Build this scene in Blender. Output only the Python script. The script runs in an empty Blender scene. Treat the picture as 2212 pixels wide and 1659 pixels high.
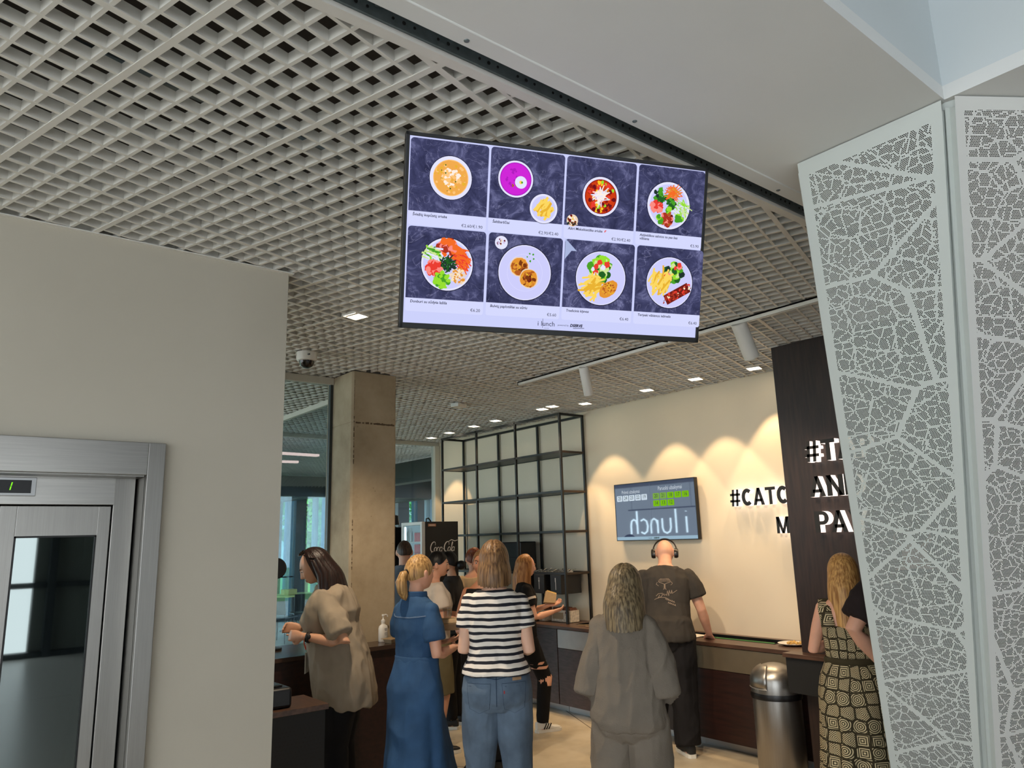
import bpy, bmesh, math, random
from mathutils import Vector, Matrix, Euler, noise
from math import pi, sin, cos, radians as R_, sqrt, atan2
random.seed(7)
SC = bpy.context.scene
COL = SC.collection
# ------------------------------------------------------------------ camera model (photo is 2212 x 1659)
PW, PH, FPX = 2212.0, 1659.0, 1592.12
CAM = Vector((0, 0, 1.75))
RW = Vector((0.78187186, -0.62281211, -0.02795487))
UW = Vector((-0.10698304, -0.17821001, 0.9781594))
FW = Vector((0.61419136, 0.76180462, 0.20596773))
ZC = 3.155            # height of the open-cell ceiling
def ray(px, py): return FW + RW * ((px - PW / 2) / FPX) - UW * ((py - PH / 2) / FPX)
def oz(px, py, z=ZC):
    d = ray(px, py); return CAM + d * ((z - CAM.z) / d.z)
def ox(px, py, X):
    d = ray(px, py); return CAM + d * (X / d.x)
def oy(px, py, Y):
    d = ray(px, py); return CAM + d * (Y / d.y)
def atk(px, py, k):
    d = ray(px, py); return CAM + d * (FPX / k)

# ------------------------------------------------------------------ materials
def srgb(c):
    return tuple(((v / 255.0) / 12.92 if v / 255.0 <= 0.04045 else ((v / 255.0 + 0.055) / 1.055) ** 2.4) for v in c)
MATS = {}
def new_mat(name):
    m = bpy.data.materials.new(name); m.use_nodes = True
    nt = m.node_tree; nt.nodes.clear()
    out = nt.nodes.new('ShaderNodeOutputMaterial')
    MATS[name] = m
    return m, nt, out
def N(nt, t, **kw):
    n = nt.nodes.new(t)
    for k, v in kw.items():
        if k.startswith('i_'):
            key = k[2:]
            n.inputs[int(key) if key.isdigit() else key.replace('_', ' ')].default_value = v
        else: setattr(n, k, v)
    return n
def L(nt, a, b): nt.links.new(a, b)
def ramp(nt, stops, interp='LINEAR'):
    r = nt.nodes.new('ShaderNodeValToRGB'); cr = r.color_ramp; cr.interpolation = interp
    while len(cr.elements) > 1: cr.elements.remove(cr.elements[-1])
    cr.elements[0].position = stops[0][0]; cr.elements[0].color = (*stops[0][1], 1)
    for p, c in stops[1:]:
        e = cr.elements.new(p); e.color = (*c, 1)
    return r
def mat(name, col, rough=0.6, metal=0.0, var=0.0, scale=8.0, bump=0.0, bscale=60.0, spec=0.5, stretch=None, col2=None, coat=0.0, obj=True):
    if name in MATS: return MATS[name]
    m, nt, out = new_mat(name)
    b = N(nt, 'ShaderNodeBsdfPrincipled')
    b.inputs['Roughness'].default_value = rough; b.inputs['Metallic'].default_value = metal
    b.inputs['Specular IOR Level'].default_value = spec; b.inputs['Coat Weight'].default_value = coat
    c = srgb(col)
    L(nt, b.outputs[0], out.inputs[0])
    tc = None
    if var or bump or col2:
        tc = N(nt, 'ShaderNodeTexCoord')
        mp = N(nt, 'ShaderNodeMapping')
        if stretch: mp.inputs['Scale'].default_value = stretch
        L(nt, tc.outputs['Object'], mp.inputs[0])
    if var or col2:
        nz = N(nt, 'ShaderNodeTexNoise'); nz.inputs['Scale'].default_value = scale; nz.inputs['Detail'].default_value = 5
        L(nt, mp.outputs[0], nz.inputs['Vector'])
        if col2: a, d = c, srgb(col2)
        else: a = tuple(max(0, v * (1 - var)) for v in c); d = tuple(min(1, v * (1 + var)) for v in c)
        rp = ramp(nt, [(0.32, a), (0.68, d)])
        L(nt, nz.outputs[0], rp.inputs[0]); L(nt, rp.outputs[0], b.inputs['Base Color'])
    else:
        b.inputs['Base Color'].default_value = (*c, 1)
    if bump:
        n2 = N(nt, 'ShaderNodeTexNoise'); n2.inputs['Scale'].default_value = bscale; n2.inputs['Detail'].default_value = 3
        L(nt, mp.outputs[0], n2.inputs['Vector'])
        bp = N(nt, 'ShaderNodeBump'); bp.inputs['Strength'].default_value = bump; bp.inputs['Distance'].default_value = 0.004
        L(nt, n2.outputs[0], bp.inputs['Height']); L(nt, bp.outputs[0], b.inputs['Normal'])
    return m
def emit(name, col, s=1.0, lin=False):
    if name in MATS: return MATS[name]
    m, nt, out = new_mat(name)
    e = N(nt, 'ShaderNodeEmission'); e.inputs[0].default_value = (*(col if lin else srgb(col)), 1); e.inputs[1].default_value = s
    L(nt, e.outputs[0], out.inputs[0])
    return m
def glass(name, tint=(0.75, 0.85, 0.85), gl=0.1, rough=0.0):
    if name in MATS: return MATS[name]
    m, nt, out = new_mat(name)
    t = N(nt, 'ShaderNodeBsdfTransparent'); t.inputs[0].default_value = (*tint, 1)
    g = N(nt, 'ShaderNodeBsdfGlossy'); g.inputs['Roughness'].default_value = rough
    lw = N(nt, 'ShaderNodeLayerWeight'); lw.inputs[0].default_value = 0.12
    mx = N(nt, 'ShaderNodeMixShader')
    ml = N(nt, 'ShaderNodeMath', operation='MULTIPLY_ADD'); ml.inputs[1].default_value = 0.16; ml.inputs[2].default_value = gl
    L(nt, lw.outputs['Fresnel'], ml.inputs[0]); L(nt, ml.outputs[0], mx.inputs[0])
    L(nt, t.outputs[0], mx.inputs[1]); L(nt, g.outputs[0], mx.inputs[2]); L(nt, mx.outputs[0], out.inputs[0])
    return m

# ------------------------------------------------------------------ mesh builder
class MB:
    def __init__(s): s.v = []; s.f = []; s.mi = []; s.cur = 0; s.mats = []
    def use(s, m):
        if m not in s.mats: s.mats.append(m)
        s.cur = s.mats.index(m); return s
    def add(s, vs, fs):
        o = len(s.v); s.v += [Vector(p) for p in vs]
        for f in fs: s.f.append([i + o for i in f]); s.mi.append(s.cur)
        return o
    def box(s, a, b, M=None):
        x0, y0, z0 = a; x1, y1, z1 = b
        vs = [Vector(p) for p in ((x0,y0,z0),(x1,y0,z0),(x1,y1,z0),(x0,y1,z0),(x0,y0,z1),(x1,y0,z1),(x1,y1,z1),(x0,y1,z1))]
        if M: vs = [M @ p for p in vs]
        s.add(vs, [(0,3,2,1),(4,5,6,7),(0,1,5,4),(1,2,6,5),(2,3,7,6),(3,0,4,7)]); return s
    def bar(s, p, q, w, h, up=(0,0,1), off=0.0):
        p, q = Vector(p), Vector(q); d = (q - p).normalized(); u = Vector(up)
        sd = d.cross(u).normalized(); u = sd.cross(d).normalized()
        vs = []
        for e in (p, q):
            for a, b in ((-1,-1),(1,-1),(1,1),(-1,1)): vs.append(e + sd * (a * w / 2) + u * (b * h / 2 + off))
        s.add(vs, [(0,1,2,3),(7,6,5,4),(0,4,5,1),(1,5,6,2),(2,6,7,3),(3,7,4,0)]); return s
    def tube(s, pts, rad, n=10, cap=True, flat=None):
        pts = [Vector(p) for p in pts]
        if not hasattr(rad, '__len__'): rad = [rad] * len(pts)
        rings = []; prev = None
        for i, p in enumerate(pts):
            t = (pts[min(i + 1, len(pts) - 1)] - pts[max(i - 1, 0)]).normalized()
            if prev is None:
                a = Vector((0, 0, 1)) if abs(t.z) < 0.9 else Vector((1, 0, 0))
                x = t.cross(a).normalized()
            else: x = (prev - t * prev.dot(t)).normalized()
            y = t.cross(x); prev = x
            r = rad[i]
            rx, ry = (r if hasattr(r, '__len__') else (r, r))
            rings.append([p + x * (rx * cos(2 * pi * k / n)) + y * (ry * sin(2 * pi * k / n)) for k in range(n)])
        s.loft(rings, cap); return s
    def loft(s, rings, cap=True, closed=True):
        n = len(rings[0]); vs = [p for r in rings for p in r]; fs = []
        for i in range(len(rings) - 1):
            for k in range(n if closed else n - 1):
                a = i * n + k; b = i * n + (k + 1) % n
                fs.append((a, b, b + n, a + n))
        if cap and closed:
            fs.append(tuple(reversed(range(n)))); fs.append(tuple((len(rings) - 1) * n + k for k in range(n)))
        s.add(vs, fs); return s
    def lathe(s, prof, n=32, M=None, cap=True):
        rings = []
        for r, z in prof:
            ring = [Vector((r * cos(2 * pi * k / n), r * sin(2 * pi * k / n), z)) for k in range(n)]
            rings.append([M @ p for p in ring] if M else ring)
        s.loft(rings, cap); return s
    def prism(s, poly, a, b, M=None):
        """poly of (x, y); extruded z from a to b, transformed by M"""
        n = len(poly)
        vs = [Vector((x, y, a)) for x, y in poly] + [Vector((x, y, b)) for x, y in poly]
        if M: vs = [M @ p for p in vs]
        fs = [tuple(reversed(range(n))), tuple(range(n, 2 * n))] + [(k, (k + 1) % n, (k + 1) % n + n, k + n) for k in range(n)]
        s.add(vs, fs); return s
    def ball(s, c, r, n=16, m=10, M=None):
        rx, ry, rz = r if hasattr(r, '__len__') else (r, r, r)
        c = Vector(c); rings = []
        for i in range(m + 1):
            th = pi * (i / m) if 0 < i < m else (0.02 if i == 0 else pi - 0.02)
            ring = [Vector((rx * sin(th) * cos(2*pi*k/n), ry * sin(th) * sin(2*pi*k/n), -rz * cos(th))) for k in range(n)]
            rings.append([(M @ p if M else p) + c for p in ring])
        s.loft(rings); return s
    def mesh(s, name):
        me = bpy.data.meshes.new(name)
        me.from_pydata([tuple(p) for p in s.v], [], s.f)
        for m in s.mats: me.materials.append(m)
        me.polygons.foreach_set('material_index', s.mi)
        me.update(); return me
    def build(s, name, m=None, parent=None, smooth=False, bevel=0.0, seg=2, angle=40, recalc=False):
        if m is not None and not s.mats: s.mats = [m]
        me = s.mesh(name)
        if recalc:
            bm = bmesh.new(); bm.from_mesh(me); bmesh.ops.recalc_face_normals(bm, faces=bm.faces); bm.to_mesh(me); bm.free()
        o = bpy.data.objects.new(name, me); COL.objects.link(o)
        if parent: o.parent = parent
        if smooth: smooth_mesh(me, angle)
        if bevel:
            md = o.modifiers.new('bevel', 'BEVEL'); md.width = bevel; md.segments = seg; md.limit_method = 'ANGLE'; md.angle_limit = R_(35)
            md.harden_normals = False
        return o
def smooth_mesh(me, angle=40):
    me.polygons.foreach_set('use_smooth', [True] * len(me.polygons))
    try: me.set_sharp_from_angle(angle=R_(angle))
    except Exception: pass
def empty(name, loc=(0, 0, 0), rz=0.0, label=None, cat=None, group=None, kind=None, M=None):
    o = bpy.data.objects.new(name, None); COL.objects.link(o); o.empty_display_size = 0.1
    if M is not None: o.matrix_world = M
    else: o.location = loc; o.rotation_euler = (0, 0, rz)
    tag(o, label, cat, group, kind); return o
def tag(o, label=None, cat=None, group=None, kind=None):
    if label: o['label'] = label
    if cat: o['category'] = cat
    if group: o['group'] = group
    if kind: o['kind'] = kind
    return o
def struct(o, label=None):
    o['kind'] = 'structure'
    if label: o['label'] = label
    return o
def frame_matrix(o, x, y, z): 
    M = Matrix.Identity(4)
    for i, a in enumerate((x, y, z)):
        for r in range(3): M[r][i] = a[r]
    for r in range(3): M[r][3] = o[r]
    return M
def dup(root, loc=None, label=None, group=None, M=None):
    r = root.copy(); COL.objects.link(r)
    if M is not None: r.matrix_world = M
    elif loc is not None: r.location = loc
    if label: r['label'] = label
    if group: r['group'] = group
    for ch in [c for c in COL.objects if c.parent == root]:
        c = ch.copy(); COL.objects.link(c); c.parent = r
        for g in [k for k in COL.objects if k.parent == ch]:
            d = g.copy(); COL.objects.link(d); d.parent = c
    return r
def text_mesh(txt, size, extrude=0.0, align='LEFT', sx=1.0, bold=0.0, shear=0.0, res=3, bevel=0.0):
    cu = bpy.data.curves.new('txt', 'FONT'); cu.body = txt; cu.size = size; cu.extrude = extrude; cu.align_x = align
    cu.offset = bold; cu.shear = shear; cu.resolution_u = res; cu.bevel_depth = bevel
    o = bpy.data.objects.new('txt', cu); COL.objects.link(o)
    dg = bpy.context.evaluated_depsgraph_get(); dg.update()
    me = bpy.data.meshes.new_from_object(o.evaluated_get(dg), depsgraph=dg)
    bpy.data.objects.remove(o); bpy.data.curves.remove(cu)
    if sx != 1.0:
        for v in me.vertices: v.co.x *= sx
    return me
def add_text(mb, txt, size, M, mtl, align='LEFT', sx=1.0, bold=0.0, extrude=0.0, shear=0.0, res=2, width=None):
    me = text_mesh(txt, size, extrude, align, sx, bold, shear, res)
    mb.use(mtl)
    mb.add([M @ v.co for v in me.vertices], [tuple(p.vertices) for p in me.polygons])
    bpy.data.meshes.remove(me)
# ------------------------------------------------------------------ shared materials
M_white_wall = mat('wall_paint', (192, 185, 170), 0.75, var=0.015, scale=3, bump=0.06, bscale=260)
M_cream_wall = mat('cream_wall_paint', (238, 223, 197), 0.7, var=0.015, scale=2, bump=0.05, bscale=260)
M_soffit = mat('soffit_paint', (228, 229, 227), 0.6, var=0.02, scale=2)
M_atrium_floor = mat('pale_terrazzo_floor', (232, 230, 224), 0.3, var=0.05, scale=30)
M_fascia = mat('atrium_fascia_paint', (212, 219, 221), 0.6, var=0.015, scale=2)
M_grid = mat('ceiling_cell_white', (224, 221, 214), 0.45)
M_plenum = mat('plenum_dark', (58, 50, 42), 0.95, var=0.2, scale=3)
M_galv = mat('galvanised_steel', (120, 130, 132), 0.45, 0.75, var=0.12, scale=30)
M_steel = mat('brushed_stainless', (160, 157, 152), 0.34, 0.95, var=0.05, scale=5, stretch=(40, 40, 1), bump=0.02, bscale=80)
M_steel_h = mat('brushed_stainless_header', (172, 169, 164), 0.3, 0.95, var=0.06, scale=4, stretch=(1, 30, 30))
M_black = mat('black_powdercoat', (20, 20, 21), 0.42, var=0.08, scale=20)
M_black_pl = mat('black_plastic', (16, 16, 18), 0.35)
M_black_matt = mat('matt_black', (13, 13, 14), 0.8)
M_white_pl = mat('white_plastic', (228, 226, 220), 0.4)
M_glass = glass('window_glass', (0.86, 0.93, 0.96), 0.012)
M_glass_clear = glass('clear_glass', (0.92, 0.96, 0.96), 0.012)
M_wood = mat('dark_wenge_wood', (47, 31, 25), 0.42, scale=5, stretch=(9, 9, 0.9), col2=(26, 16, 13), bump=0.04, bscale=30)
M_wood_red = mat('reddish_dark_wood', (50, 25, 20), 0.45, scale=4, stretch=(6, 0.8, 9), col2=(28, 13, 11))
M_wood_grey = mat('greyed_dark_wood', (74, 62, 64), 0.4, scale=5, stretch=(2, 2, 9), col2=(54, 45, 47))
M_wood_top = mat('brown_laminate_top', (92, 66, 52), 0.32, scale=5, stretch=(8, 1, 8), col2=(66, 46, 36))
M_perf_black = mat('black_perforated_metal', (14, 14, 14), 0.6)
M_grey_metal = mat('satin_grey_metal', (168, 166, 165), 0.42, 0.6, var=0.06, scale=8)
M_olive_metal = mat('satin_olive_metal', (126, 114, 94), 0.45, 0.55, var=0.05, scale=8)
M_alu = mat('brushed_aluminium', (176, 176, 176), 0.35, 0.85)
M_lamp = emit('lamp_diffuser', (255, 240, 214), 9.0)
M_paper = mat('white_paper', (232, 228, 220), 0.8, var=0.03, scale=30)
M_card = mat('brown_cardboard', (171, 146, 112), 0.85, var=0.06, scale=40, bump=0.1, bscale=200)

def concrete_column():
    m, nt, out = new_mat('cast_concrete')
    b = N(nt, 'ShaderNodeBsdfPrincipled'); b.inputs['Roughness'].default_value = 0.8
    tc = N(nt, 'ShaderNodeTexCoord')
    n1 = N(nt, 'ShaderNodeTexNoise'); n1.inputs['Scale'].default_value = 2.2; n1.inputs['Detail'].default_value = 8; n1.inputs['Roughness'].default_value = 0.65
    L(nt, tc.outputs['Object'], n1.inputs['Vector'])
    r1 = ramp(nt, [(0.25, srgb((138, 122, 98))), (0.5, srgb((168, 152, 126))), (0.78, srgb((186, 171, 146)))])
    L(nt, n1.outputs[0], r1.inputs[0])
    vo = N(nt, 'ShaderNodeTexVoronoi'); vo.inputs['Scale'].default_value = 24
    L(nt, tc.outputs['Object'], vo.inputs['Vector'])
    r2 = ramp(nt, [(0.05, (0.35, 0.32, 0.28)), (0.11, (1, 1, 1))])
    L(nt, vo.outputs['Distance'], r2.inputs[0])
    n3 = N(nt, 'ShaderNodeTexNoise'); n3.inputs['Scale'].default_value = 5
    L(nt, tc.outputs['Object'], n3.inputs['Vector'])
    r3 = ramp(nt, [(0.58, (0, 0, 0)), (0.64, (1, 1, 1))]); L(nt, n3.outputs[0], r3.inputs[0])
    mx = N(nt, 'ShaderNodeMix', data_type='RGBA', blend_type='MULTIPLY')
    L(nt, r3.outputs[0], mx.inputs[0]); L(nt, r1.outputs[0], mx.inputs[6]); L(nt, r2.outputs[0], mx.inputs[7])
    L(nt, mx.outputs[2], b.inputs['Base Color'])
    bp = N(nt, 'ShaderNodeBump'); bp.inputs['Strength'].default_value = 0.25; bp.inputs['Distance'].default_value = 0.004
    L(nt, n1.outputs[0], bp.inputs['Height']); L(nt, bp.outputs[0], b.inputs['Normal'])
    L(nt, b.outputs[0], out.inputs[0]); return m
M_concrete = concrete_column()

def floor_mat():
    m, nt, out = new_mat('polished_concrete_floor')
    b = N(nt, 'ShaderNodeBsdfPrincipled'); b.inputs['Roughness'].default_value = 0.33
    tc = N(nt, 'ShaderNodeTexCoord')
    n1 = N(nt, 'ShaderNodeTexNoise'); n1.inputs['Scale'].default_value = 1.6; n1.inputs['Detail'].default_value = 9; n1.inputs['Roughness'].default_value = 0.6
    L(nt, tc.outputs['Object'], n1.inputs['Vector'])
    r1 = ramp(nt, [(0.3, srgb((172, 158, 134))), (0.55, srgb((205, 192, 168))), (0.75, srgb((216, 204, 182)))])
    L(nt, n1.outputs[0], r1.inputs[0]); L(nt, r1.outputs[0], b.inputs['Base Color'])
    rr = ramp(nt, [(0.3, (0.45,) * 3), (0.7, (0.26,) * 3)]); L(nt, n1.outputs[0], rr.inputs[0]); L(nt, rr.outputs[0], b.inputs['Roughness'])
    L(nt, b.outputs[0], out.inputs[0]); return m
M_floor = floor_mat()

def perf_mat(name, base, seed, pitch=0.0061):
    """white sheet metal with a hexagonal raster of round holes; the raster is switched off along a network of veins"""
    m, nt, out = new_mat(name)
    b = N(nt, 'ShaderNodeBsdfPrincipled'); b.inputs['Base Color'].default_value = (*srgb(base), 1)
    b.inputs['Roughness'].default_value = 0.4; b.inputs['Metallic'].default_value = 0.0
    tr = N(nt, 'ShaderNodeBsdfTransparent'); tr.inputs[0].default_value = (0.2, 0.23, 0.22, 1)  # dark tint stands in for the shade inside the punched holes
    tc = N(nt, 'ShaderNodeTexCoord')
    uv = N(nt, 'ShaderNodeUVMap'); uv.uv_map = 'margin'
    def vm(op, a, bb=None):
        n = N(nt, 'ShaderNodeVectorMath', operation=op)
        if hasattr(a, 'is_linked'): L(nt, a, n.inputs[0])
        else: n.inputs[0].default_value = a
        if bb is not None:
            if hasattr(bb, 'is_linked'): L(nt, bb, n.inputs[1])
            else: n.inputs[1].default_value = bb
        return n
    def mt(op, a, bb=None):
        n = N(nt, 'ShaderNodeMath', operation=op)
        for i, q in enumerate((a, bb)):
            if q is None: continue
            if hasattr(q, 'is_linked'): L(nt, q, n.inputs[i])
            else: n.inputs[i].default_value = q
        return n.outputs[0]
    S3 = 1.7320508
    p = vm('MULTIPLY', tc.outputs['Object'], (1 / pitch, 1 / (pitch * S3), 0)).outputs[0]
    ca = vm('ADD', vm('FLOOR', p).outputs[0], (0.5, 0.5, 0)).outputs[0]
    cb = vm('FLOOR', vm('ADD', p, (0.5, 0.5, 0.5)).outputs[0]).outputs[0]
    def dist(c): return vm('LENGTH', vm('MULTIPLY', vm('SUBTRACT', p, c).outputs[0], (1, S3, 0)).outputs[0]).outputs['Value']
    da, db = dist(ca), dist(cb)
    sel = mt('LESS_THAN', db, da)
    mxv = N(nt, 'ShaderNodeMix', data_type='VECTOR'); L(nt, sel, mxv.inputs[0]); L(nt, ca, mxv.inputs[4]); L(nt, cb, mxv.inputs[5])
    c = vm('MULTIPLY', mxv.outputs[1], (pitch, pitch * S3, 0)).outputs[0]
    c = vm('ADD', c, (seed * 3.17, seed * 1.91, 0)).outputs[0]
    hole = mt('LESS_THAN', mt('MINIMUM', da, db), 0.36)
    def vor(scale, thr, sx=1.0, rnd=1.0):
        q = vm('MULTIPLY', c, (scale * sx, scale, 0)).outputs[0]
        v = N(nt, 'ShaderNodeTexVoronoi', feature='DISTANCE_TO_EDGE'); v.inputs['Scale'].default_value = 1; v.inputs['Randomness'].default_value = rnd
        v.voronoi_dimensions = '2D'
        L(nt, q, v.inputs['Vector']); return mt('GREATER_THAN', v.outputs['Distance'], thr)
    k = mt('MULTIPLY', hole, vor(26.0, 0.065))
    k = mt('MULTIPLY', k, vor(9.0, 0.028, 0.8))
    k = mt('MULTIPLY', k, vor(3.0, 0.022, 0.7))
    sep = N(nt, 'ShaderNodeSeparateXYZ'); L(nt, uv.outputs[0], sep.inputs[0])
    for s_, lo in ((sep.outputs[0], 0.0), (sep.outputs[1], 0.0)):
        k = mt('MULTIPLY', k, mt('GREATER_THAN', s_, 0.0)); k = mt('MULTIPLY', k, mt('LESS_THAN', s_, 1.0))
    mx = N(nt, 'ShaderNodeMixShader'); L(nt, k, mx.inputs[0]); L(nt, b.outputs[0], mx.inputs[1]); L(nt, tr.outputs[0], mx.inputs[2])
    L(nt, mx.outputs[0], out.inputs[0]); return m
# ------------------------------------------------------------------ setting
YW = 3.595       # elevator wall plane
XW = 5.88        # cream back wall plane
YT = 1.614        # outer edge of the open-cell ceiling
YG = 5.83        # glazing beside the column
YF = 9.05        # far glazing
b = MB(); b.use(M_floor).box((-9, 1.5, -0.15), (16, 24, 0)); b.box((4.0, -9, -0.15), (16, 1.5, 0)); b.use(M_atrium_floor).box((-9, -9, -0.15), (4.0, 1.5, 0))
floor = struct(b.build('floor', M_floor))
b = MB()
for p, q in (((1205, 1523), (1282, 1577)), ((1100, 1635), (1130, 1659)), ((942, 1651), (995, 1656))):
    P, Q = oz(*p, 0.0), oz(*q, 0.0); d = (Q - P).normalized()
    P2, Q2 = (P, Q + d * 2.2) if p[0] == 1205 else (P - d * 0.9, Q + d * 0.8)
    P2.z = Q2.z = 0.0002
    b.bar(P2, Q2, 0.007, 0.001)
struct(b.build('floor_joint', mat('floor_joint_dark', (58, 52, 46), 0.7)))

# wall with the elevator opening (x -0.31 .. 0.86)
EX0, EX1, EZ = -0.30, 0.83, 2.19
b = MB()
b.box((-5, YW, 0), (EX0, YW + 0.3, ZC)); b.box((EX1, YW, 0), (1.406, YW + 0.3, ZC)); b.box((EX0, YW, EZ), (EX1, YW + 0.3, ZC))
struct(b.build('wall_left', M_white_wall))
b = MB(); b.box((-5, YW - 0.022, ZC - 0.006), (1.428, YW + 0.01, ZC - 0.001))
struct(b.build('trim_1', M_grid))
# cream back wall
b = MB(); b.box((XW, -3, 0), (XW + 0.25, YF + 0.06, ZC + 0.02)); struct(b.build('wall_back', M_cream_wall))
# dark wood pier with the illuminated lettering
b = MB(); b.box((5.085, -2.6, 0.0), (XW - 0.002, 3.075, ZC - 0.002)); struct(b.build('wall_right', M_wood))

# ---- open-cell ceiling
ang = R_(17.26); NODE = oz(370.7, 92.7); PIT = 0.0883
X0c, X1c, Y0c, Y1c = -5.0, 13.5, YT + 0.012, 17.6
def clip(P, d):
    t0, t1 = -60.0, 60.0
    for c, lo, hi in ((0, X0c, X1c), (1, Y0c, Y1c)):
        if abs(d[c]) < 1e-9: continue
        a, e = (lo - P[c]) / d[c], (hi - P[c]) / d[c]
        if a > e: a, e = e, a
        t0, t1 = max(t0, a), min(t1, e)
    return (P + d * t0, P + d * t1) if t1 - t0 > 0.02 else None
COLB = (2.705, 5.45, 3.12, 5.92)     # concrete column footprint
b = MB(); b.use(M_grid)
for fam in (0, 1):
    d = Vector((cos(ang + fam * pi / 2), sin(ang + fam * pi / 2), 0)); nrm = Vector((-d.y, d.x, 0))
    for i in range(-170, 171):
        P = Vector((NODE.x, NODE.y, 0)) + nrm * (i * PIT)
        r = clip(P, d)
        if not r: continue
        main = (i % 6 == 0)
        segs = [r]
        # keep the strips out of the solid back wall and the column
        def cut(seg, bx):
            A, B = seg; D = B - A; t0, t1 = 0.0, 1.0
            for c, lo, hi in ((0, bx[0], bx[2]), (1, bx[1], bx[3])):
                if abs(D[c]) < 1e-9:
                    if A[c] < lo or A[c] > hi: return [seg]
                    continue
                a, e = (lo - A[c]) / D[c], (hi - A[c]) / D[c]
                if a > e: a, e = e, a
                t0, t1 = max(t0, a), min(t1, e)
            if t1 <= t0: return [seg]
            o = []
            if t0 > 1e-4: o.append((A, A + D * t0))
            if t1 < 1 - 1e-4: o.append((A + D * t1, B))
            return o
        for bx in (COLB, (XW - 0.012, -4, XW + 0.262, YF + 0.07), (XW + 0.2, -4, 20, YF + 0.07)):
            segs = [q for s_ in segs for q in cut(s_, bx)]
        for A, B in segs:
            A = A + Vector((0, 0, ZC)); B = B + Vector((0, 0, ZC))
            if main:
                b.bar(A, B, 0.023, 0.004, off=0.002 - fam * 0.0005); b.bar(A, B, 0.009, 0.04, off=0.0215)
            else:
                b.bar(A, B, 0.0128, 0.038, off=0.0205 + fam * 0.0006)
ceiling = struct(b.build('ceiling', M_grid))
b = MB(); b.box((-5.5, -9, 4.1), (14, 18, 4.25))
# soffit slab side of the plenum
struct(b.build('ceiling_slab', M_plenum))
# duct and conduits above the cells
b = MB()
b.tube([(-1, 4.0, 3.62), (5, 4.9, 3.62)], 0.16, 16); 
for y in (2.3, 2.75, 6.5): b.tube([(-2, y, 3.45), (5.8, y + 1.2, 3.45)], 0.02, 8)
struct(b.build('ceiling_pipes', M_galv, smooth=True))
# white edge trim of the cell ceiling, perforated steel carrier behind it
b = MB(); b.box((-5, YT - 0.004, ZC - 0.004), (5.08, YT + 0.034, ZC + 0.012)); struct(b.build('trim_2', M_grid))
b = MB(); b.use(M_galv)
b.box((-5, YT - 0.012, ZC + 0.013), (5.08, YT + 0.004, ZC + 0.058)); b.box((-5, YT - 0.012, ZC + 0.058), (5.08, YT + 0.04, ZC + 0.062))
b.use(M_black_matt)
x = 0.3
while x < 3.4:
    for dx, r in ((0, 0.0045), (0.035, 0.006), (0.07, 0.0045)):
        b.lathe([(r, 0), (r, 0.002)], 8, Matrix.Translation((x + dx, YT - 0.0125, ZC + 0.035)) @ Matrix.Rotation(pi / 2, 4, 'X'))
    x += 0.15
struct(b.build('trim_3', M_galv))
# wire hangers in the gap
for i, (px, py) in enumerate(((808, 25), (1400, 320), (1702, 440))):
    P = oz(px, py, ZC + 0.05); P.y = YT - 0.022
    b = MB(); b.tube([(P.x, P.y, 3.9), (P.x, P.y, ZC + 0.08), (P.x + 0.002, P.y, ZC + 0.045), (P.x - 0.012, P.y, ZC + 0.04), (P.x - 0.014, P.y, ZC + 0.075)], 0.0028, 8)
    o = b.build('wire_hanger', M_galv, smooth=True)
    tag(o, ('thin steel wire hanger in the ceiling gap at the top edge of the photo',
            'thin steel wire hanger in the ceiling gap above the last dish of the menu screen',
            'thin steel wire hanger in the ceiling gap next to the perforated panel')[i], 'hanger', 'wire hangers in the ceiling gap')

# ---- plain soffit of the atrium edge, with the opening above the viewer
XA, YA = 2.556, 0.812
YS = 1.493
b = MB(); b.use(M_soffit)
zs, zt = ZC, ZC + 0.9
# slab with the atrium opening (x < XA, y < YA left open)
b.box((-5, YA, zs), (XA, YS - 0.014, zs + 0.05)); b.box((XA, -3, zs), (5.084, YS - 0.014, zs + 0.05))
struct(b.build('ceiling_soffit', M_soffit))
b = MB(); b.box((-5, YA, zs + 0.05), (XA, YA + 0.06, 5.5)); struct(b.build('wall_fascia', M_fascia))
b = MB(); b.box((XA, -3, zs + 0.05), (XA + 0.06, YA, 5.5)); struct(b.build('wall_fascia.001', M_fascia))
# rounded edge lip with screws
b = MB(); b.use(M_soffit)
prof = [(0, 0), (0, 0.03), (-0.012, 0.03)]
b.box((-5, YS - 0.012, zs - 0.004), (5.084, YS + 0.046, zs + 0.004)); b.box((-5, YS + 0.042, zs), (5.084, YS + 0.046, zs + 0.07))
b.tube([(-5, YS - 0.0125, zs + 0.001), (5.084, YS - 0.0125, zs + 0.001)], 0.0055, 10)
struct(b.build('trim_4', M_soffit, bevel=0.0015))
for i, (px, py) in enumerate(((1008, 88), (1371, 262), (1681, 411))):
    P = oz(px, py, zs - 0.004)
    b = MB(); b.lathe([(0.0001, -0.004), (0.005, -0.0035), (0.0085, -0.001), (0.009, 0.0006)], 14)
    o = b.build('screw', M_galv, smooth=True); o.location = P
    tag(o, ('round screw head in the soffit lip above the second dish of the menu screen',
            'round screw head in the soffit lip above the right half of the menu screen',
            'round screw head in the soffit lip near the perforated panel')[i], 'screw', 'screws in the soffit lip')

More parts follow.
